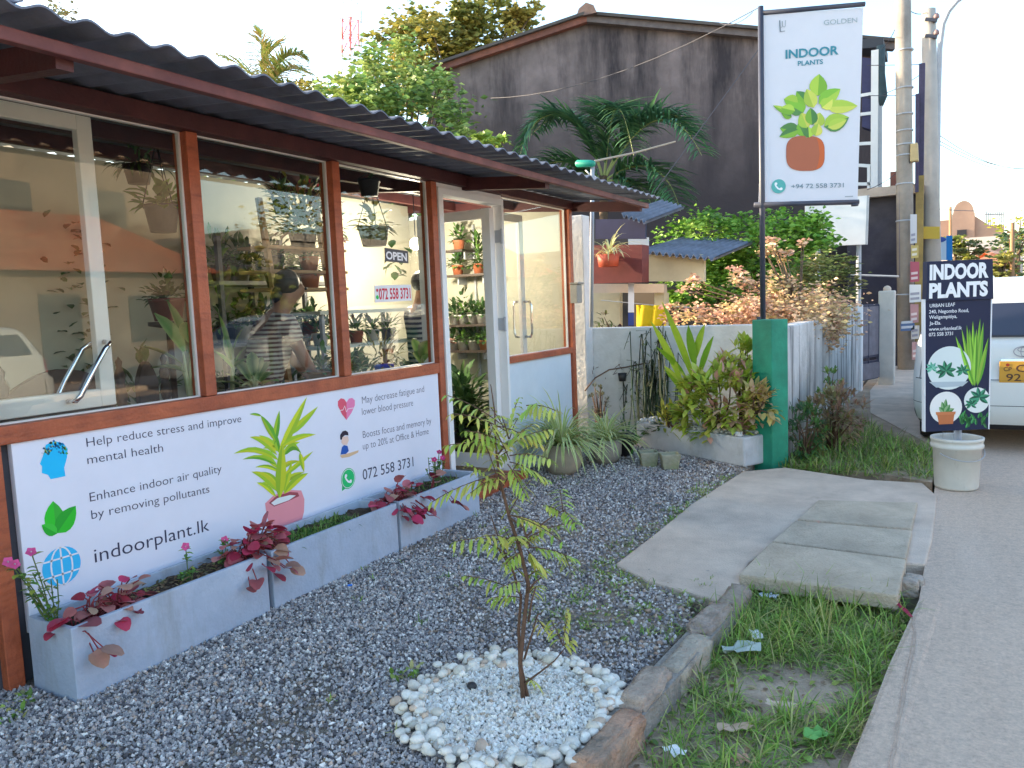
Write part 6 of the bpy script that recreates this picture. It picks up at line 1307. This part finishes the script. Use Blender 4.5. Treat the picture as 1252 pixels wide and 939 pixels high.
        for body, xx, zz, wd_, h_ in (('CB', -.045, .70, .155, .062), ('9214', -.115, .622, .225, .062), ('CP', -.135, .705, .06, .036)):
            co, fs = text_mesh(body, .012); x_0 = min(c.x for c in co); x_1 = max(c.x for c in co); mb = MB(); sc_ = wd_/(x_1-x_0); mb.add([(x0+xx+(c.x-x_0)*sc_, -.0065, zz*k+c.y*h_/.71) for c in co], fs, (.10, .05, .03)); o = mb.build('lettering', paintM); o.parent = t
        mb = MB(); mb.add([(x0-.105+.014*math.cos(a_), -.0065, .757*k+.014*math.sin(a_)) for a_ in np.linspace(0, 2*PI, 12)[:-1]], [tuple(range(11))], (.30, .04, .02)); o = mb.build('plate_crest', paintM); o.parent = t
    return t
whiteCar = mat('white_car_paint', (.68, .70, .68), .3, coat=.6, noise=.03, nscale=3)
car('parked_car', 'white car with an orange number plate parked behind the INDOOR PLANTS board', (.56, 7.92, 0), 0, whiteCar, 4.2, 1.80, 1.53, detail=True, plate=(-.04,))
q = AY(1232, 385, 17.5); car('parked_van', 'white van parked farther up the road beyond the white car', (q.x-.82, 17.5, 0), 0, whiteCar, 4.4, 1.64, 1.80, 'van', van=True)
q = AY(1266, 349, 24); car('parked_car', 'dark blue car far up the road, only its roof showing', (q.x, 24, 0), 0, mat('blue_paint', (.03, .05, .18), .3, coat=.5), 4.2, 1.66, 1.5)
car('parked_car', 'white hatchback parked on the opposite side, mirrored in the shop windows', (6.9, 14.2, 0), PI, whiteCar, 4.0, 1.66, 1.48)
car('parked_car', 'silver white car across the road, mirrored in the left window', (6.9, 7.4, 0), PI, whiteCar, 4.2, 1.7, 1.46)

# ================================================================== ACROSS THE ROAD (seen mirrored in the windows)
tileR = mat('red_tiles', (.42, .12, .06), .9, noise=.3, nscale=3, col2=(.30, .10, .06), bump=.4, bscale=14)
tanM = mat('tan_plaster', (.22, .165, .125), .9, noise=.18, nscale=1, col2=(.14, .11, .085)); greyM = mat('grey_plaster', (.40, .37, .33), .9, noise=.2, nscale=1, col2=(.3, .28, .26))
def house(label, x0, x1, y0, y1, h, rh, wm, rm=None, wins=(), over=.5, cat='house'):
    t = thing('tiled_house' if rm else 'flat_roofed_building', label, cat, ((x0+x1)/2, (y0+y1)/2, 0)); mb = MB(); mb.box((x0, y0, -.1), (x1, y1, h)); pp(t, mb, 'wall', wm, smooth=False)
    if rm:
        xm = (x0+x1)/2; mb = MB(); o_ = over; vs = [(x0-o_, y0-o_, h-.12), (x1+o_, y0-o_, h-.12), (x1+o_, y1+o_, h-.12), (x0-o_, y1+o_, h-.12), (xm, y0+1.2, h+rh), (xm, y1-1.2, h+rh)]
        mb.add(vs, [(0,1,4), (1,2,5,4), (2,3,5), (3,0,4,5), (3,2,1,0)]); pp(t, mb, 'roof', rm, smooth=False)
    else:
        mb = MB(); mb.box((x0-.15, y0-.15, h), (x1+.15, y1+.15, h+.25)); pp(t, mb, 'parapet', wm, smooth=False)
    for (yc, zc, wy, wz) in wins:
        mb = MB(); mb.box((x0-.05, yc-wy/2, zc-wz/2), (x0-.003, yc+wy/2, zc+wz/2)); o = pp(t, mb, 'window', mat('dark_pane', (.04, .045, .05), .2), smooth=False)
    return t
house('long red-tiled house across the road seen mirrored in the left window', 12, 17, 6, 15, 2.8, 1.6, tanM, tileR, ((8, 1.5, 1.2, 1.2), (11, 1.1, 1, 2.1), (13.4, 1.5, 1.2, 1.2)))
house('grey flat-roofed shop building across the road seen mirrored in the second window', 12, 18, 17, 27, 3.8, 0, greyM, None, ((19, 1.4, 2.4, 2.4), (22, 1.4, 2.4, 2.4), (25, 1.4, 2.4, 2.4)), cat='building')
house('second red-tiled house farther along the opposite side', 12, 17, 29, 38, 2.9, 1.7, tanM, tileR, ((31, 1.5, 1.2, 1.2), (35, 1.5, 1.2, 1.2)))
house('tall tan building behind the red-tiled house across the road', 21, 28, 9, 22, 7.6, 0, tanM, None, ((12, 5.6, 1.4, 1.4), (15, 5.6, 1.4, 1.4), (18.5, 5.6, 1.4, 1.4)), cat='building')
house('pale long building at the far end of the opposite side', 12, 20, 41, 60, 4.2, 0, palM, None, ((44, 1.5, 2, 2), (49, 1.5, 2, 2), (54, 1.5, 2, 2)), cat='building')
house('low tan house across the road behind the photographer', 12, 17, -8, 4, 2.9, 1.5, tanM, tileR, ((-4, 1.5, 1.2, 1.2), (1, 1.5, 1.2, 1.2)))
for i, (x, y_, r_, h_) in enumerate(((19.5, 3, 2.4, 6), (19, 26, 2.2, 6.5), (11.2, 28, 1.2, 4), (20, 34, 2.5, 7), (11.0, 16, .9, 3.2), (20, -4, 2.5, 6.5))):
    tree('street_tree', 'leafy sunlit tree across the road from the shop', (x, y_, 0), [([(x, y_, -.1), (x, y_, h_*.55)], .16, .08)], [(Vector((x, y_, h_*.68)), (r_, r_, h_*.32), 1500, 34)], .26, GOLD+MIDG, group='trees across the road')

# ================================================================== INSIDE THE SHOP
def carveM_(): return mat('dark_carved_wood', (.045, .022, .02), .5, noise=.2)
def potted(label, c, r, h, pc, rad, n, L, W, cols, cat='potted plant', name='potted_plant', hang=None, bend=.5, shape='oval', group=None, off=(0, 0)):
    c = Vector(c); t = thing(name, label, cat, c, 0, group); mb = MB(); mb.lathe(c, [(.001, 0), (r*.72, 0), (r*.95, h*.85), (r, h*.86), (r, h), (r*.9, h), (r*.86, h*.88), (.001, h*.86)], 14, pc); pp(t, mb, 'pot', potM)
    lf = MB(); top = c+Vector((0, 0, h))
    for i in range(n):
        d = rdir(-.25, 1); q = top+Vector((d.x*rad[0], d.y*rad[1], abs(d.z)*rad[2] if d.z > 0 else d.z*rad[2]*.5))*random.uniform(.1, 1)+Vector((*off, 0)); cc = jit(random.choice(cols), .2)
        lf.leaf(q, d+rdir()*.4, L*random.uniform(.6, 1.2), W*random.uniform(.7, 1.2), cc, bend=bend*random.uniform(.4, 1.5), fold=.3, shape=shape)
    pp(t, lf, 'foliage')
    if hang:
        mb = MB()
        for a_ in (0, 2.1, 4.2): mb.tube([top+Vector((math.cos(a_)*r, math.sin(a_)*r, 0)), (top.x, top.y, hang)], .004, 4)
        pp(t, mb, 'hanger', blackM)
    return t
DK = [(.05,.12,.04), (.08,.17,.05), (.04,.09,.03), (.11,.2,.06)]; LT = [(.16,.32,.06), (.22,.4,.08), (.12,.25,.05)]
TERRA, WHT, GRY, BLK = (.42, .13, .06), (.68, .66, .62), (.10, .105, .12), (.02, .02, .025)
# lit bulb
t = thing('pendant_bulb', 'lit round bulb hanging inside the shop behind the OPEN sign', 'lamp', (-4.35, 5.9, 2.4)); lp = AX(508, 298, -4.35)
mb = MB(); mb.tube([lp+Vector((0, 0, .05)), (lp.x, lp.y, rz(lp.x))], .005, 5); pp(t, mb, 'cord', blackM)
em = bpy.data.materials.new('lit_bulb'); em.use_nodes = True; e_ = em.node_tree.nodes['Principled BSDF']; e_.inputs['Emission Color'].default_value = (1, .86, .62, 1); e_.inputs['Emission Strength'].default_value = 6
mb = MB(); mb.ball(lp, .055, n=14); b_ = pp(t, mb, 'bulb', em)
la = bpy.data.lights.new('bulb_light', 'POINT'); la.energy = 24; la.color = (1, .86, .66); la.shadow_soft_size = .06; lo = bpy.data.objects.new('bulb_light', la); COL.objects.link(lo); lo.location = lp+Vector((0, 0, -.12))
# wall shelves with pots
shelfM = mat('dark_shelf', (.05, .035, .03), .6, noise=.2)
yb = 6.90; labs = ['top', 'second', 'third', 'lowest']
for i, py in enumerate((307, 337, 397, 428)):
    a_, b_ = AY(550, py, 6.85), AY(601, py, 6.85); z = a_.z; sh = thing('wall_shelf', f'dark narrow {labs[i]} wall shelf with small pots, seen through the open door', 'shelf', ((a_.x+b_.x)/2, yb, z))
    if i == 0: b_ = AY(572, py, 6.85)
    mb = MB(); mb.box((a_.x, 6.74, z-.022), (b_.x, 7.008, z)); pp(sh, mb, 'board', shelfM, smooth=False)
    for s_ in (.2, .8):
        x = a_.x+(b_.x-a_.x)*s_; mb = MB(); mb.box((x-.01, 6.85, z-.10), (x+.01, 7.005, z-.0225)); pp(sh, mb, 'bracket', steelM, smooth=False)
    spec = {0: [(.55, TERRA, 60, .16)], 1: [(.22, TERRA, 60, .12), (.72, TERRA, 130, .34)], 2: [(.14, WHT, 60, .16), (.36, WHT, 70, .26), (.58, WHT, 60, .15), (.8, WHT, 70, .20)], 3: [(.1, WHT, 70, .2), (.35, WHT, 60, .16), (.6, WHT, 70, .24), (.85, (.55, .25, .1), 60, .14)]}[i]
    pos = ['first', 'second', 'third', 'fourth']
    for j, (s_, pc, n, hh) in enumerate(spec):
        x = a_.x+(b_.x-a_.x)*s_; potted(f'small {"terracotta" if pc == TERRA else "white" if pc == WHT else "ochre"} pot with leaves, {pos[j]} from the left on the {labs[i]} wall shelf', (x, 6.84, z), .065, .10, pc, (.10, .08, hh), n, .08, .035, DK+LT[:1], bend=.7)
mb = MB(); q = AY(579, 300, 6.99); mb.box((q.x-.012, 6.985, .4), (q.x+.012, 7.0105, 2.3)); tag(mb.build('shelf_rail', steelM), 'vertical metal rail on the wall behind the shelves', 'rail')
for j, (px, py, rad, n) in enumerate(((560, 470, (.28, .2, .5), 240), (585, 500, (.3, .22, .55), 300))):
    q = AY(px, py, 6.4); potted(['broad dark plant standing low inside the doorway', 'large dark leafy plant on the floor just inside the open door'][j], (q.x, 6.45-j*.35, .06), .15, .28, BLK if j else GRY, rad, n, .17, .06, DK, bend=.8)
# hanging pots
def hangp(px, py, X, label, **k): q = AX(px, py, X); return potted(label, (q.x, q.y, q.z), hang=rz(q.x)-.02, group='hanging pots inside the shop', **k)
hangp(200, 284, -4.1, 'dark hanging pot with light green leaves behind the left window', r=.10, h=.16, pc=GRY, rad=(.12, .12, .14), n=46, L=.11, W=.06, cols=LT)
hangp(458, 301, -4.0, 'dark hanging bowl with trailing leaves behind the third window', r=.13, h=.15, pc=GRY, rad=(.12, .12, .26), n=40, L=.14, W=.05, cols=[(.3,.28,.1),(.2,.2,.08)])
hangp(452, 240, -3.75, 'empty black hanging basket high behind the third window', r=.085, h=.12, pc=BLK, rad=(.05, .05, .05), n=8, L=.06, W=.02, cols=DK)
hangp(345, 262, -4.4, 'slim hanging pot high behind the second window', r=.07, h=.12, pc=BLK, rad=(.1, .1, .12), n=40, L=.10, W=.03, cols=DK)
hangp(385, 252, -4.5, 'hanging pot with red flowers near the roof behind the second window', r=.07, h=.11, pc=BLK, rad=(.1, .1, .1), n=40, L=.06, W=.03, cols=DK+[(.5,.03,.06)])
hangp(170, 225, -4.6, 'dark hanging fern near the roof behind the left window', r=.09, h=.12, pc=BLK, rad=(.18, .18, .16), n=90, L=.14, W=.02, cols=DK, shape='strap', bend=1.5)
q = AX(478, 300, -4.0)
mb = MB()
for i in range(14): mb.leaf(q+Vector((random.uniform(-.05, .05), random.uniform(-.04, .12), random.uniform(-.28, .05))), rdir(-1, .2), .10, .07, jit(DK[1], .2), bend=.6)
tag(mb.build('trailing_vine', leafM, smooth=True), 'trailing heart-leaved vine beside the hanging bowl', 'vine')
# big leafy plants behind the left windows
def bigleaf(name, label, X, base, leaves, W, cols, stem=None):
    t = thing(name, label, 'plant', AX(*base, X)); lf, st = MB(), MB(); B0 = AX(*base, X)
    for k, (p0, p1) in enumerate(leaves):
        a_, b_ = AX(*p0, X+random.uniform(-.06, .06)), AX(*p1, X+random.uniform(-.2, .15)); dv = b_-a_
        lf.leaf(a_, dv+Vector((0, 0, .25*dv.length)), dv.length*1.05, W*random.uniform(.8, 1.15), jit(random.choice(cols), .15), bend=.5, fold=.3, n=5, edge=jit((.4, .45, .2), .2)); st.tube([B0, (B0+a_)/2+Vector((0, 0, .03)), a_], [.012, .009, .006], 6, (.42, .44, .26))
    pp(t, st, 'stems', mat('palm_rib', attr=True, rough=.6)); pp(t, lf, 'leaves'); return t
bigleaf('banana_plant', 'pale-stemmed plant with broad paddle leaves behind the left window', -3.62, (232, 492), [((224,430),(190,385)), ((222,445),(170,425)), ((228,430),(205,370)), ((232,430),(240,395)), ((236,440),(246,410)), ((226,455),(185,452)), ((238,450),(247,480)), ((234,420),(226,395))], .10, [(.10,.24,.06),(.14,.30,.08),(.08,.18,.05)])
bigleaf('leafy_plant', 'yellow-green shoots rising behind the left post of the second window', -3.6, (284, 478), [((283,440),(268,386)), ((285,430),(297,402)), ((284,450),(262,430)), ((286,450),(306,440)), ((283,445),(274,410)), ((287,445),(300,425))], .05, LT)
bigleaf('leafy_plant', 'clump of glossy green leaves on the display bench behind the second window', -3.55, (310, 476), [((305,465),(285,440)), ((310,460),(308,432)), ((315,465),(328,445)), ((308,468),(295,455)), ((318,468),(334,458)), ((300,470),(276,458)), ((312,462),(320,438)), ((295,472),(262,470)), ((322,470),(340,468))], .07, DK+LT)
bigleaf('leafy_plant', 'single broad green leaf plant at the right end of the display bench', -3.5, (517, 446), [((515,440),(505,415)), ((517,440),(522,418)), ((518,442),(527,430)), ((515,444),(508,430))], .09, LT)
# display bench along the window, stands and rack
bench = thing('display_bench', 'cream display bench along the inside of the windows', 'bench', (-3.6, 3.4, 0)); benchM = mat('cream_board', (.62, .57, .46), .6, noise=.1)
mb = MB(); mb.box((-3.86, 2.25, .90), (-3.40, 4.62, .94)); pp(bench, mb, 'top', benchM, smooth=False)
for y_ in (2.3, 3.5, 4.5):
    for x in (-3.82, -3.44):
        mb = MB(); mb.box((x-.02, y_-.02, .05), (x+.02, y_+.02, .898)); pp(bench, mb, 'leg', benchM, smooth=False)
q = AX(471, 474, -3.6); potted('small bright blue pot with a dry twiggy plant on the display bench', (q.x, q.y, .942), .075, .12, (.03, .10, .62), (.2, .2, .22), 90, .12, .02, [(.26,.22,.1),(.3,.28,.12),(.12,.16,.05)], bend=1.3)
q = AX(425, 474, -3.62); potted('leafy pot at the left of the blue pot on the display bench', (q.x, q.y, .942), .07, .10, WHT, (.15, .12, .2), 90, .10, .03, DK+LT)
q = AX(395, 470, -3.65); potted('brown basket of plants on the display bench behind the second window', (q.x, q.y, .942), .10, .13, (.25, .12, .05), (.12, .12, .14), 60, .08, .03, DK)
st = thing('glass_stand', 'two-tier stand with pale glass tops behind the second and third window', 'stand', (-4.5, 5, 0)); z1, z2 = AX(430, 379, -4.4).z, AX(430, 420, -4.4).z; y0, y1 = AX(385, 380, -4.4).y, AX(505, 380, -4.4).y
glassTop = mat('glass_top', (.55, .62, .60), .15, spec=.8)
for z in (z1, z2): mb = MB(); mb.box((-4.75, y0, z-.03), (-4.35, y1, z)); pp(st, mb, 'shelf', glassTop, smooth=False)
for y_ in (y0+.05, y1-.05):
    for x in (-4.72, -4.38): mb = MB(); mb.box((x-.015, y_-.015, .05), (x+.015, y_+.015, z1-.031)); pp(st, mb, 'leg', steelM, smooth=False)
for j in range(5): y_ = y0+.2+(y1-y0-.4)*j/4; potted(['bushy', 'dark', 'pale green', 'broad-leaved', 'tall'][j]+' potted plant on the lower tier of the glass stand', (-4.55, y_, z2), .07, .10, [WHT, GRY, TERRA, WHT, GRY][j], (.12, .12, .12), 60, .09, .03, DK+LT)
rk = thing('ladder_rack', 'wooden ladder rack with plants behind the second window', 'rack', AX(325, 400, -4.15)); rackM = mat('light_wood', (.42, .25, .12), .6, noise=.2)
p0, p1 = AX(316, 242, -4.15), AX(330, 400, -4.15)
for dy in (0, .55): mb = MB(); mb.bar((p0.x+.0, p0.y+dy, p0.z), (p1.x+.25, p1.y+dy+.02, .06), .035, .035, up=(1, 0, 0)); pp(rk, mb, 'upright', rackM, smooth=False)
for z in (AX(340, 301, -4.1).z, AX(340, 330, -4.1).z, AX(345, 352, -4.1).z): mb = MB(); mb.box((-4.35, p0.y-.04, z-.02), (-4.05, p0.y+.75, z)); pp(rk, mb, 'tier', rackM, smooth=False)
zt_ = AX(340, 301, -4.1).z; potted('large yellow-green flowering plant on the top tier of the ladder rack', (-4.2, p0.y+.45, zt_), .11, .14, BLK, (.28, .28, .42), 420, .085, .035, [(.32,.30,.05),(.18,.22,.05),(.08,.12,.04),(.4,.2,.1)])
potted('smaller plant with pink flowers beside the large one on the ladder rack', (-4.2, p0.y+.72, zt_), .07, .10, GRY, (.16, .14, .36), 160, .06, .03, DK+[(.5,.12,.14)])
for z_, lab in ((AX(340, 330, -4.1).z, 'middle'), (AX(345, 352, -4.1).z, 'lowest')):
    for j in range(2): potted(f'{"round" if j else "small"} dark pot on the {lab} tier of the ladder rack', (-4.2, p0.y+.15+.35*j, z_), .075, .11, [BLK, TERRA][j], (.12, .1, .1), 50, .07, .03, DK)
for y_, x_, rad, lab in ((3.4, -4.85, (.35, .3, .55), 'tall dark foliage plant by the back wall behind the second window'), (4.7, -4.9, (.3, .3, .5), 'dark foliage plant by the back wall behind the third window'), (5.6, -4.85, (.25, .25, .45), 'dark foliage plant near the back corner'), (2.5, -4.9, (.25, .25, .3), 'dark potted plant by the back wall behind the left window')):
    potted(lab, (x_, y_, .06), .17, .6, GRY, rad, 170, .16, .06, DK, bend=.8)
q0, q1 = AX(258, 330, -4.85), AX(398, 330, -4.85); su = thing('storage_shelf', 'dark metal shelving crowded with plants by the back wall behind the second window', 'shelf', (-4.95, (q0.y+q1.y)/2, .05))
for y_ in (q0.y, (q0.y+q1.y)/2, q1.y):
    for x in (-5.12, -4.76): mb = MB(); mb.box((x-.018, y_-.018, .05), (x+.018, y_+.018, 2.05)); pp(su, mb, 'upright', darksteelM, smooth=False)
tiers = (.75, 1.25, 1.72)
for z in tiers: mb = MB(); mb.box((-5.14, q0.y-.03, z-.03), (-4.74, q1.y+.03, z)); pp(su, mb, 'tier', mat('shelf_grey', (.16, .15, .15), .6, noise=.2), smooth=False)
tn = ['low', 'middle', 'upper']; bn_ = ['first', 'second', 'third', 'fourth', 'fifth', 'sixth']
for i, z in enumerate(tiers):
    for j in range(6): potted(f'{"leafy" if (i+j) % 2 else "bushy"} potted plant, {bn_[j]} from the left on the {tn[i]} tier of the metal shelving', (-4.93, q0.y+.16+(q1.y-q0.y-.32)*j/5, z), .085, .13, [GRY, TERRA, BLK, WHT, (.12, .05, .04), GRY][(i*2+j) % 6], (.17, .15, random.uniform(.12, .3)), 70, random.uniform(.08, .15), .04, DK+(LT if j % 3 == 0 else DK), bend=.8)
q = AX(206, 392, -4.3); ps = thing('plant_stand', 'slim dark plant stand behind the left window', 'stand', (q.x, q.y, .05)); mb = MB(); mb.lathe((q.x, q.y, .05), [(.001, 0), (.15, 0), (.15, .02), (.02, .03), (.02, q.z-.10), (.12, q.z-.08), (.12, q.z-.055), (.001, q.z-.055)], 14); pp(ps, mb, 'stand', carveM_()); potted('maroon pot with a round green plant on the slim stand behind the left window', (q.x, q.y, q.z-.002), .11, .14, (.16, .03, .03), (.14, .14, .14), 120, .06, .04, DK)
# climbing vine on back wall behind left window
q = AX(105, 380, -5.15); mb = MB()
for i in range(90): mb.leaf((-5.17, q.y+random.gauss(0, .10), random.uniform(.9, 2.2)), rdir(-.6, .5)+Vector((.5, 0, 0)), .08, .05, jit(random.choice(DK), .2), bend=.6)
tag(mb.build('wall_vine', leafM, smooth=True), 'thin green vine hanging on the back wall behind the left window', 'vine')
# carved wooden settee behind the left window
se = thing('carved_bench', 'dark carved wooden bench with a curved back behind the left window', 'bench', (-4.1, 2.6, 0)); carveM = mat('dark_carved_wood', (.045, .022, .02), .5, noise=.2)
zb = AX(110, 485, -4.0).z
mb = MB(); y0, y1 = AX(5, 470, -4.0).y, AX(205, 470, -4.0).y; ym = AX(150, 470, -4).y
for a_, b_ in ((y0, ym-.05), (ym+.1, y1-.06)): mb.extrude([(-4.0, a_+(b_-a_)*i/12, zb+.05+.11*math.sin(PI*i/12)) for i in range(13)]+[(-4.0, b_, zb-.08), (-4.0, a_, zb-.08)], (-.04, 0, 0))
pp(se, mb, 'backrest', carveM, smooth=False)
mb = MB(); mb.box((-4.5, y0, .42), (-4.0, y1, .46)); pp(se, mb, 'seat', carveM, smooth=False)
for y_ in (y0, ym, y1):
    mb = MB(); zz = zb-.13; mb.lathe((-4.02, y_, .05), [(.03, 0), (.025, zz-.1), (.022, zz), (.034, zz+.06), (.022, zz+.12), (.032, zz+.17), (.014, zz+.22), (.02, zz+.25), (.001, zz+.28)], 10); pp(se, mb, 'leg', carveM)
# people
def skin(name, V_, E_, R_, m, parent, lv=2, cut=None):
    me = bpy.data.meshes.new(name); me.from_pydata([tuple(v) for v in V_], E_, []); o = bpy.data.objects.new(name, me); COL.objects.link(o)
    bpy.context.view_layer.objects.active = o
    md = o.modifiers.new('skin', 'SKIN'); 
    if not me.skin_vertices: 
        bm = bmesh.new(); bm.from_mesh(me); bm.verts.layers.skin.verify(); bm.to_mesh(me); bm.free()
    for i, r_ in enumerate(R_): me.skin_vertices[0].data[i].radius = (r_, r_) if not isinstance(r_, tuple) else r_; me.skin_vertices[0].data[i].use_root = (i == 0)
    md.use_smooth_shade = True; s_ = o.modifiers.new('sub', 'SUBSURF'); s_.levels = s_.render_levels = lv
    dg = bpy.context.evaluated_depsgraph_get(); dg.update(); m2 = bpy.data.meshes.new_from_object(o.evaluated_get(dg)); bpy.data.objects.remove(o)
    o = bpy.data.objects.new(name, m2); COL.objects.link(o); m2.materials.clear(); m2.materials.append(m)
    m2.polygons.foreach_set('use_smooth', [True]*len(m2.polygons)); world_parent(o, parent); return o
skinM = mat('skin', (.30, .15, .095), .55, noise=.06, nscale=20); hairM = mat('black_hair', (.012, .010, .010), .5, noise=.3, nscale=40)
def stripeM(name, c1, c2, sc):
    m = bpy.data.materials.new(name); m.use_nodes = True; t = m.node_tree; L = t.links.new; b = t.nodes['Principled BSDF']; b.inputs['Roughness'].default_value = .9
    tc = t.nodes.new('ShaderNodeTexCoord'); wv = t.nodes.new('ShaderNodeTexWave'); wv.bands_direction = 'Z'; wv.inputs['Scale'].default_value = sc; wv.inputs['Distortion'].default_value = .6; wv.inputs['Detail Scale'].default_value = 1.5
    rp = t.nodes.new('ShaderNodeValToRGB'); rp.color_ramp.interpolation = 'LINEAR'; rp.color_ramp.elements[0].position = .42; rp.color_ramp.elements[1].position = .58; rp.color_ramp.elements[0].color = (*c1, 1); rp.color_ramp.elements[1].color = (*c2, 1)
    L(tc.outputs['Object'], wv.inputs[0]); L(wv.outputs[0], rp.inputs[0]); L(rp.outputs[0], b.inputs['Base Color']); return m
jeansM = mat('jeans', (.03, .045, .10), .9, noise=.2, nscale=20)
def person(label, base, fdir, lean, arms, shirt, H=1.62, female=True):
    k = H/1.7; t = thing('person', label, 'person', base); f_ = Vector((*fdir, 0)).normalized(); s_ = Vector((-f_.y, f_.x, 0)); B_ = Vector(base)
    def P(fw_, sd_, z): return B_+f_*fw_*k+s_*sd_*k+Vector((0, 0, z*k))
    def sp_(d_, sd_=0): return P(math.sin(lean)*d_, sd_, .93+math.cos(lean)*d_)       # up the spine from the pelvis
    V_ = [sp_(0), sp_(.16), sp_(.32), sp_(.46), sp_(.56), sp_(.63)+f_*.02, sp_(.71)+f_*.035, sp_(.79)+f_*.03]; R_ = [.135, .125, .14, .13, .058, .07, .098, .07]; E_ = [(i, i+1) for i in range(7)]
    R_ = [r_*k for r_ in R_]
    arm_i = []
    for sg, (el, wr) in zip((1, -1), arms):
        i = len(V_); sh = sp_(.48, sg*.185); V_ += [sh, P(*el), P(*wr)]; R_ += [.055*k, .042*k, .028*k]; E_ += [(3, i), (i, i+1), (i+1, i+2)]
        w_ = V_[-1]; dv = (V_[-1]-V_[-2]).normalized(); V_.append(w_+dv*.06*k); R_.append(.03*k); E_.append((i+2, i+3)); 
        sx_ = dv.cross(Vector((0, 0, 1))); sx_ = sx_.normalized() if sx_.length > .1 else s_.copy()
        for q, ln in ((-.024, .085), (-.008, .095), (.008, .09), (.022, .075)):
            j = len(V_); V_ += [w_+dv*.085*k+sx_*q*k, w_+dv*(.085+ln*.5)*k+sx_*q*1.1*k+Vector((0, 0, -.008)), w_+dv*(.085+ln*.9)*k+sx_*q*1.1*k+Vector((0, 0, -.022))]; R_ += [.0095*k, .0085*k, .007*k]; E_ += [(i+3, j), (j, j+1), (j+1, j+2)]
        j = len(V_); V_ += [w_+dv*.05*k+sx_*sg*-.035*k, w_+dv*.09*k+sx_*sg*-.05*k]; R_ += [.011*k, .008*k]; E_ += [(i+2, j), (j, j+1)]; arm_i.append(i)
    for sg in (1, -1):
        i = len(V_); V_ += [P(0, sg*.09, .86), P(.03, sg*.10, .48), P(-.01, sg*.11, .09), P(.14, sg*.12, .04)]; R_ += [.09*k, .06*k, .042*k, .035*k]; E_ += [(0, i), (i, i+1), (i+1, i+2), (i+2, i+3)]
    nb = len(V_); V_ += [sp_(.69)+f_*.135*k]; R_ += [.014*k]; E_ += [(6, nb)]
    skin('body', V_, E_, R_, skinM, t)
    # clothes as shells round the body
    VS = [sp_(-.06), sp_(.1), sp_(.3), sp_(.46), sp_(.54)]; skin('shirt', VS+[sp_(.48, .19), sp_(.48, -.19)]+[sp_(.48, .19).lerp(P(*arms[0][0]), .55), sp_(.48, -.19).lerp(P(*arms[1][0]), .55)], [(0, 1), (1, 2), (2, 3), (3, 4), (3, 5), (3, 6), (5, 7), (6, 8)], [.155*k, .145*k, .16*k, .15*k, .075*k, .075*k, .075*k, .062*k, .062*k], shirt, t)
    VJ = [P(0, 0, .93), P(0, .09, .85), P(0, -.09, .85), P(.03, .10, .48), P(.03, -.10, .48), P(-.01, .11, .10), P(-.01, -.11, .10)]; skin('jeans', VJ, [(0, 1), (0, 2), (1, 3), (2, 4), (3, 5), (4, 6)], [r_*k for r_ in (.15, .105, .105, .075, .075, .06, .06)], jeansM, t)
    hd = sp_(.74)+f_*.03; mb = MB(); mb.ball(hd-f_*.032*k+Vector((0, 0, .022*k)), .088*k, .088*k, .098*k, 16)
    if female: mb.ball(hd-f_*.10*k+Vector((0, 0, -.06*k)), .045*k, .045*k, .06*k, 12)
    pp(t, mb, 'hair', hairM)
    for sg in (1, -1):
        mb = MB(); mb.ball(sp_(.72)+f_*.125*k+s_*sg*.034*k, .011*k, n=8); pp(t, mb, 'eye', blackM)
    return t
q = AX(318, 420, -3.98)
person('woman in a brown and white striped top bending over plants behind the second window', (q.x, q.y-.05, .05), (.45, 1), .35, (((.30, .20, 1.15), (.42, .12, .98)), ((.26, -.22, 1.12), (.40, -.12, .96))), stripeM('brown_stripes', (.50, .44, .36), (.10, .04, .035), 11), 1.66)
q = AX(516, 420, -4.25)
person('person in a dark and white striped shirt and jeans standing behind the third window', (q.x, q.y, .05), (.5, 1), .02, (((.05, .25, 1.08), (.24, .10, 1.10)), ((.05, -.25, 1.08), (.24, -.06, 1.12))), stripeM('navy_stripes', (.55, .55, .56), (.03, .04, .08), 7), 1.66, False)
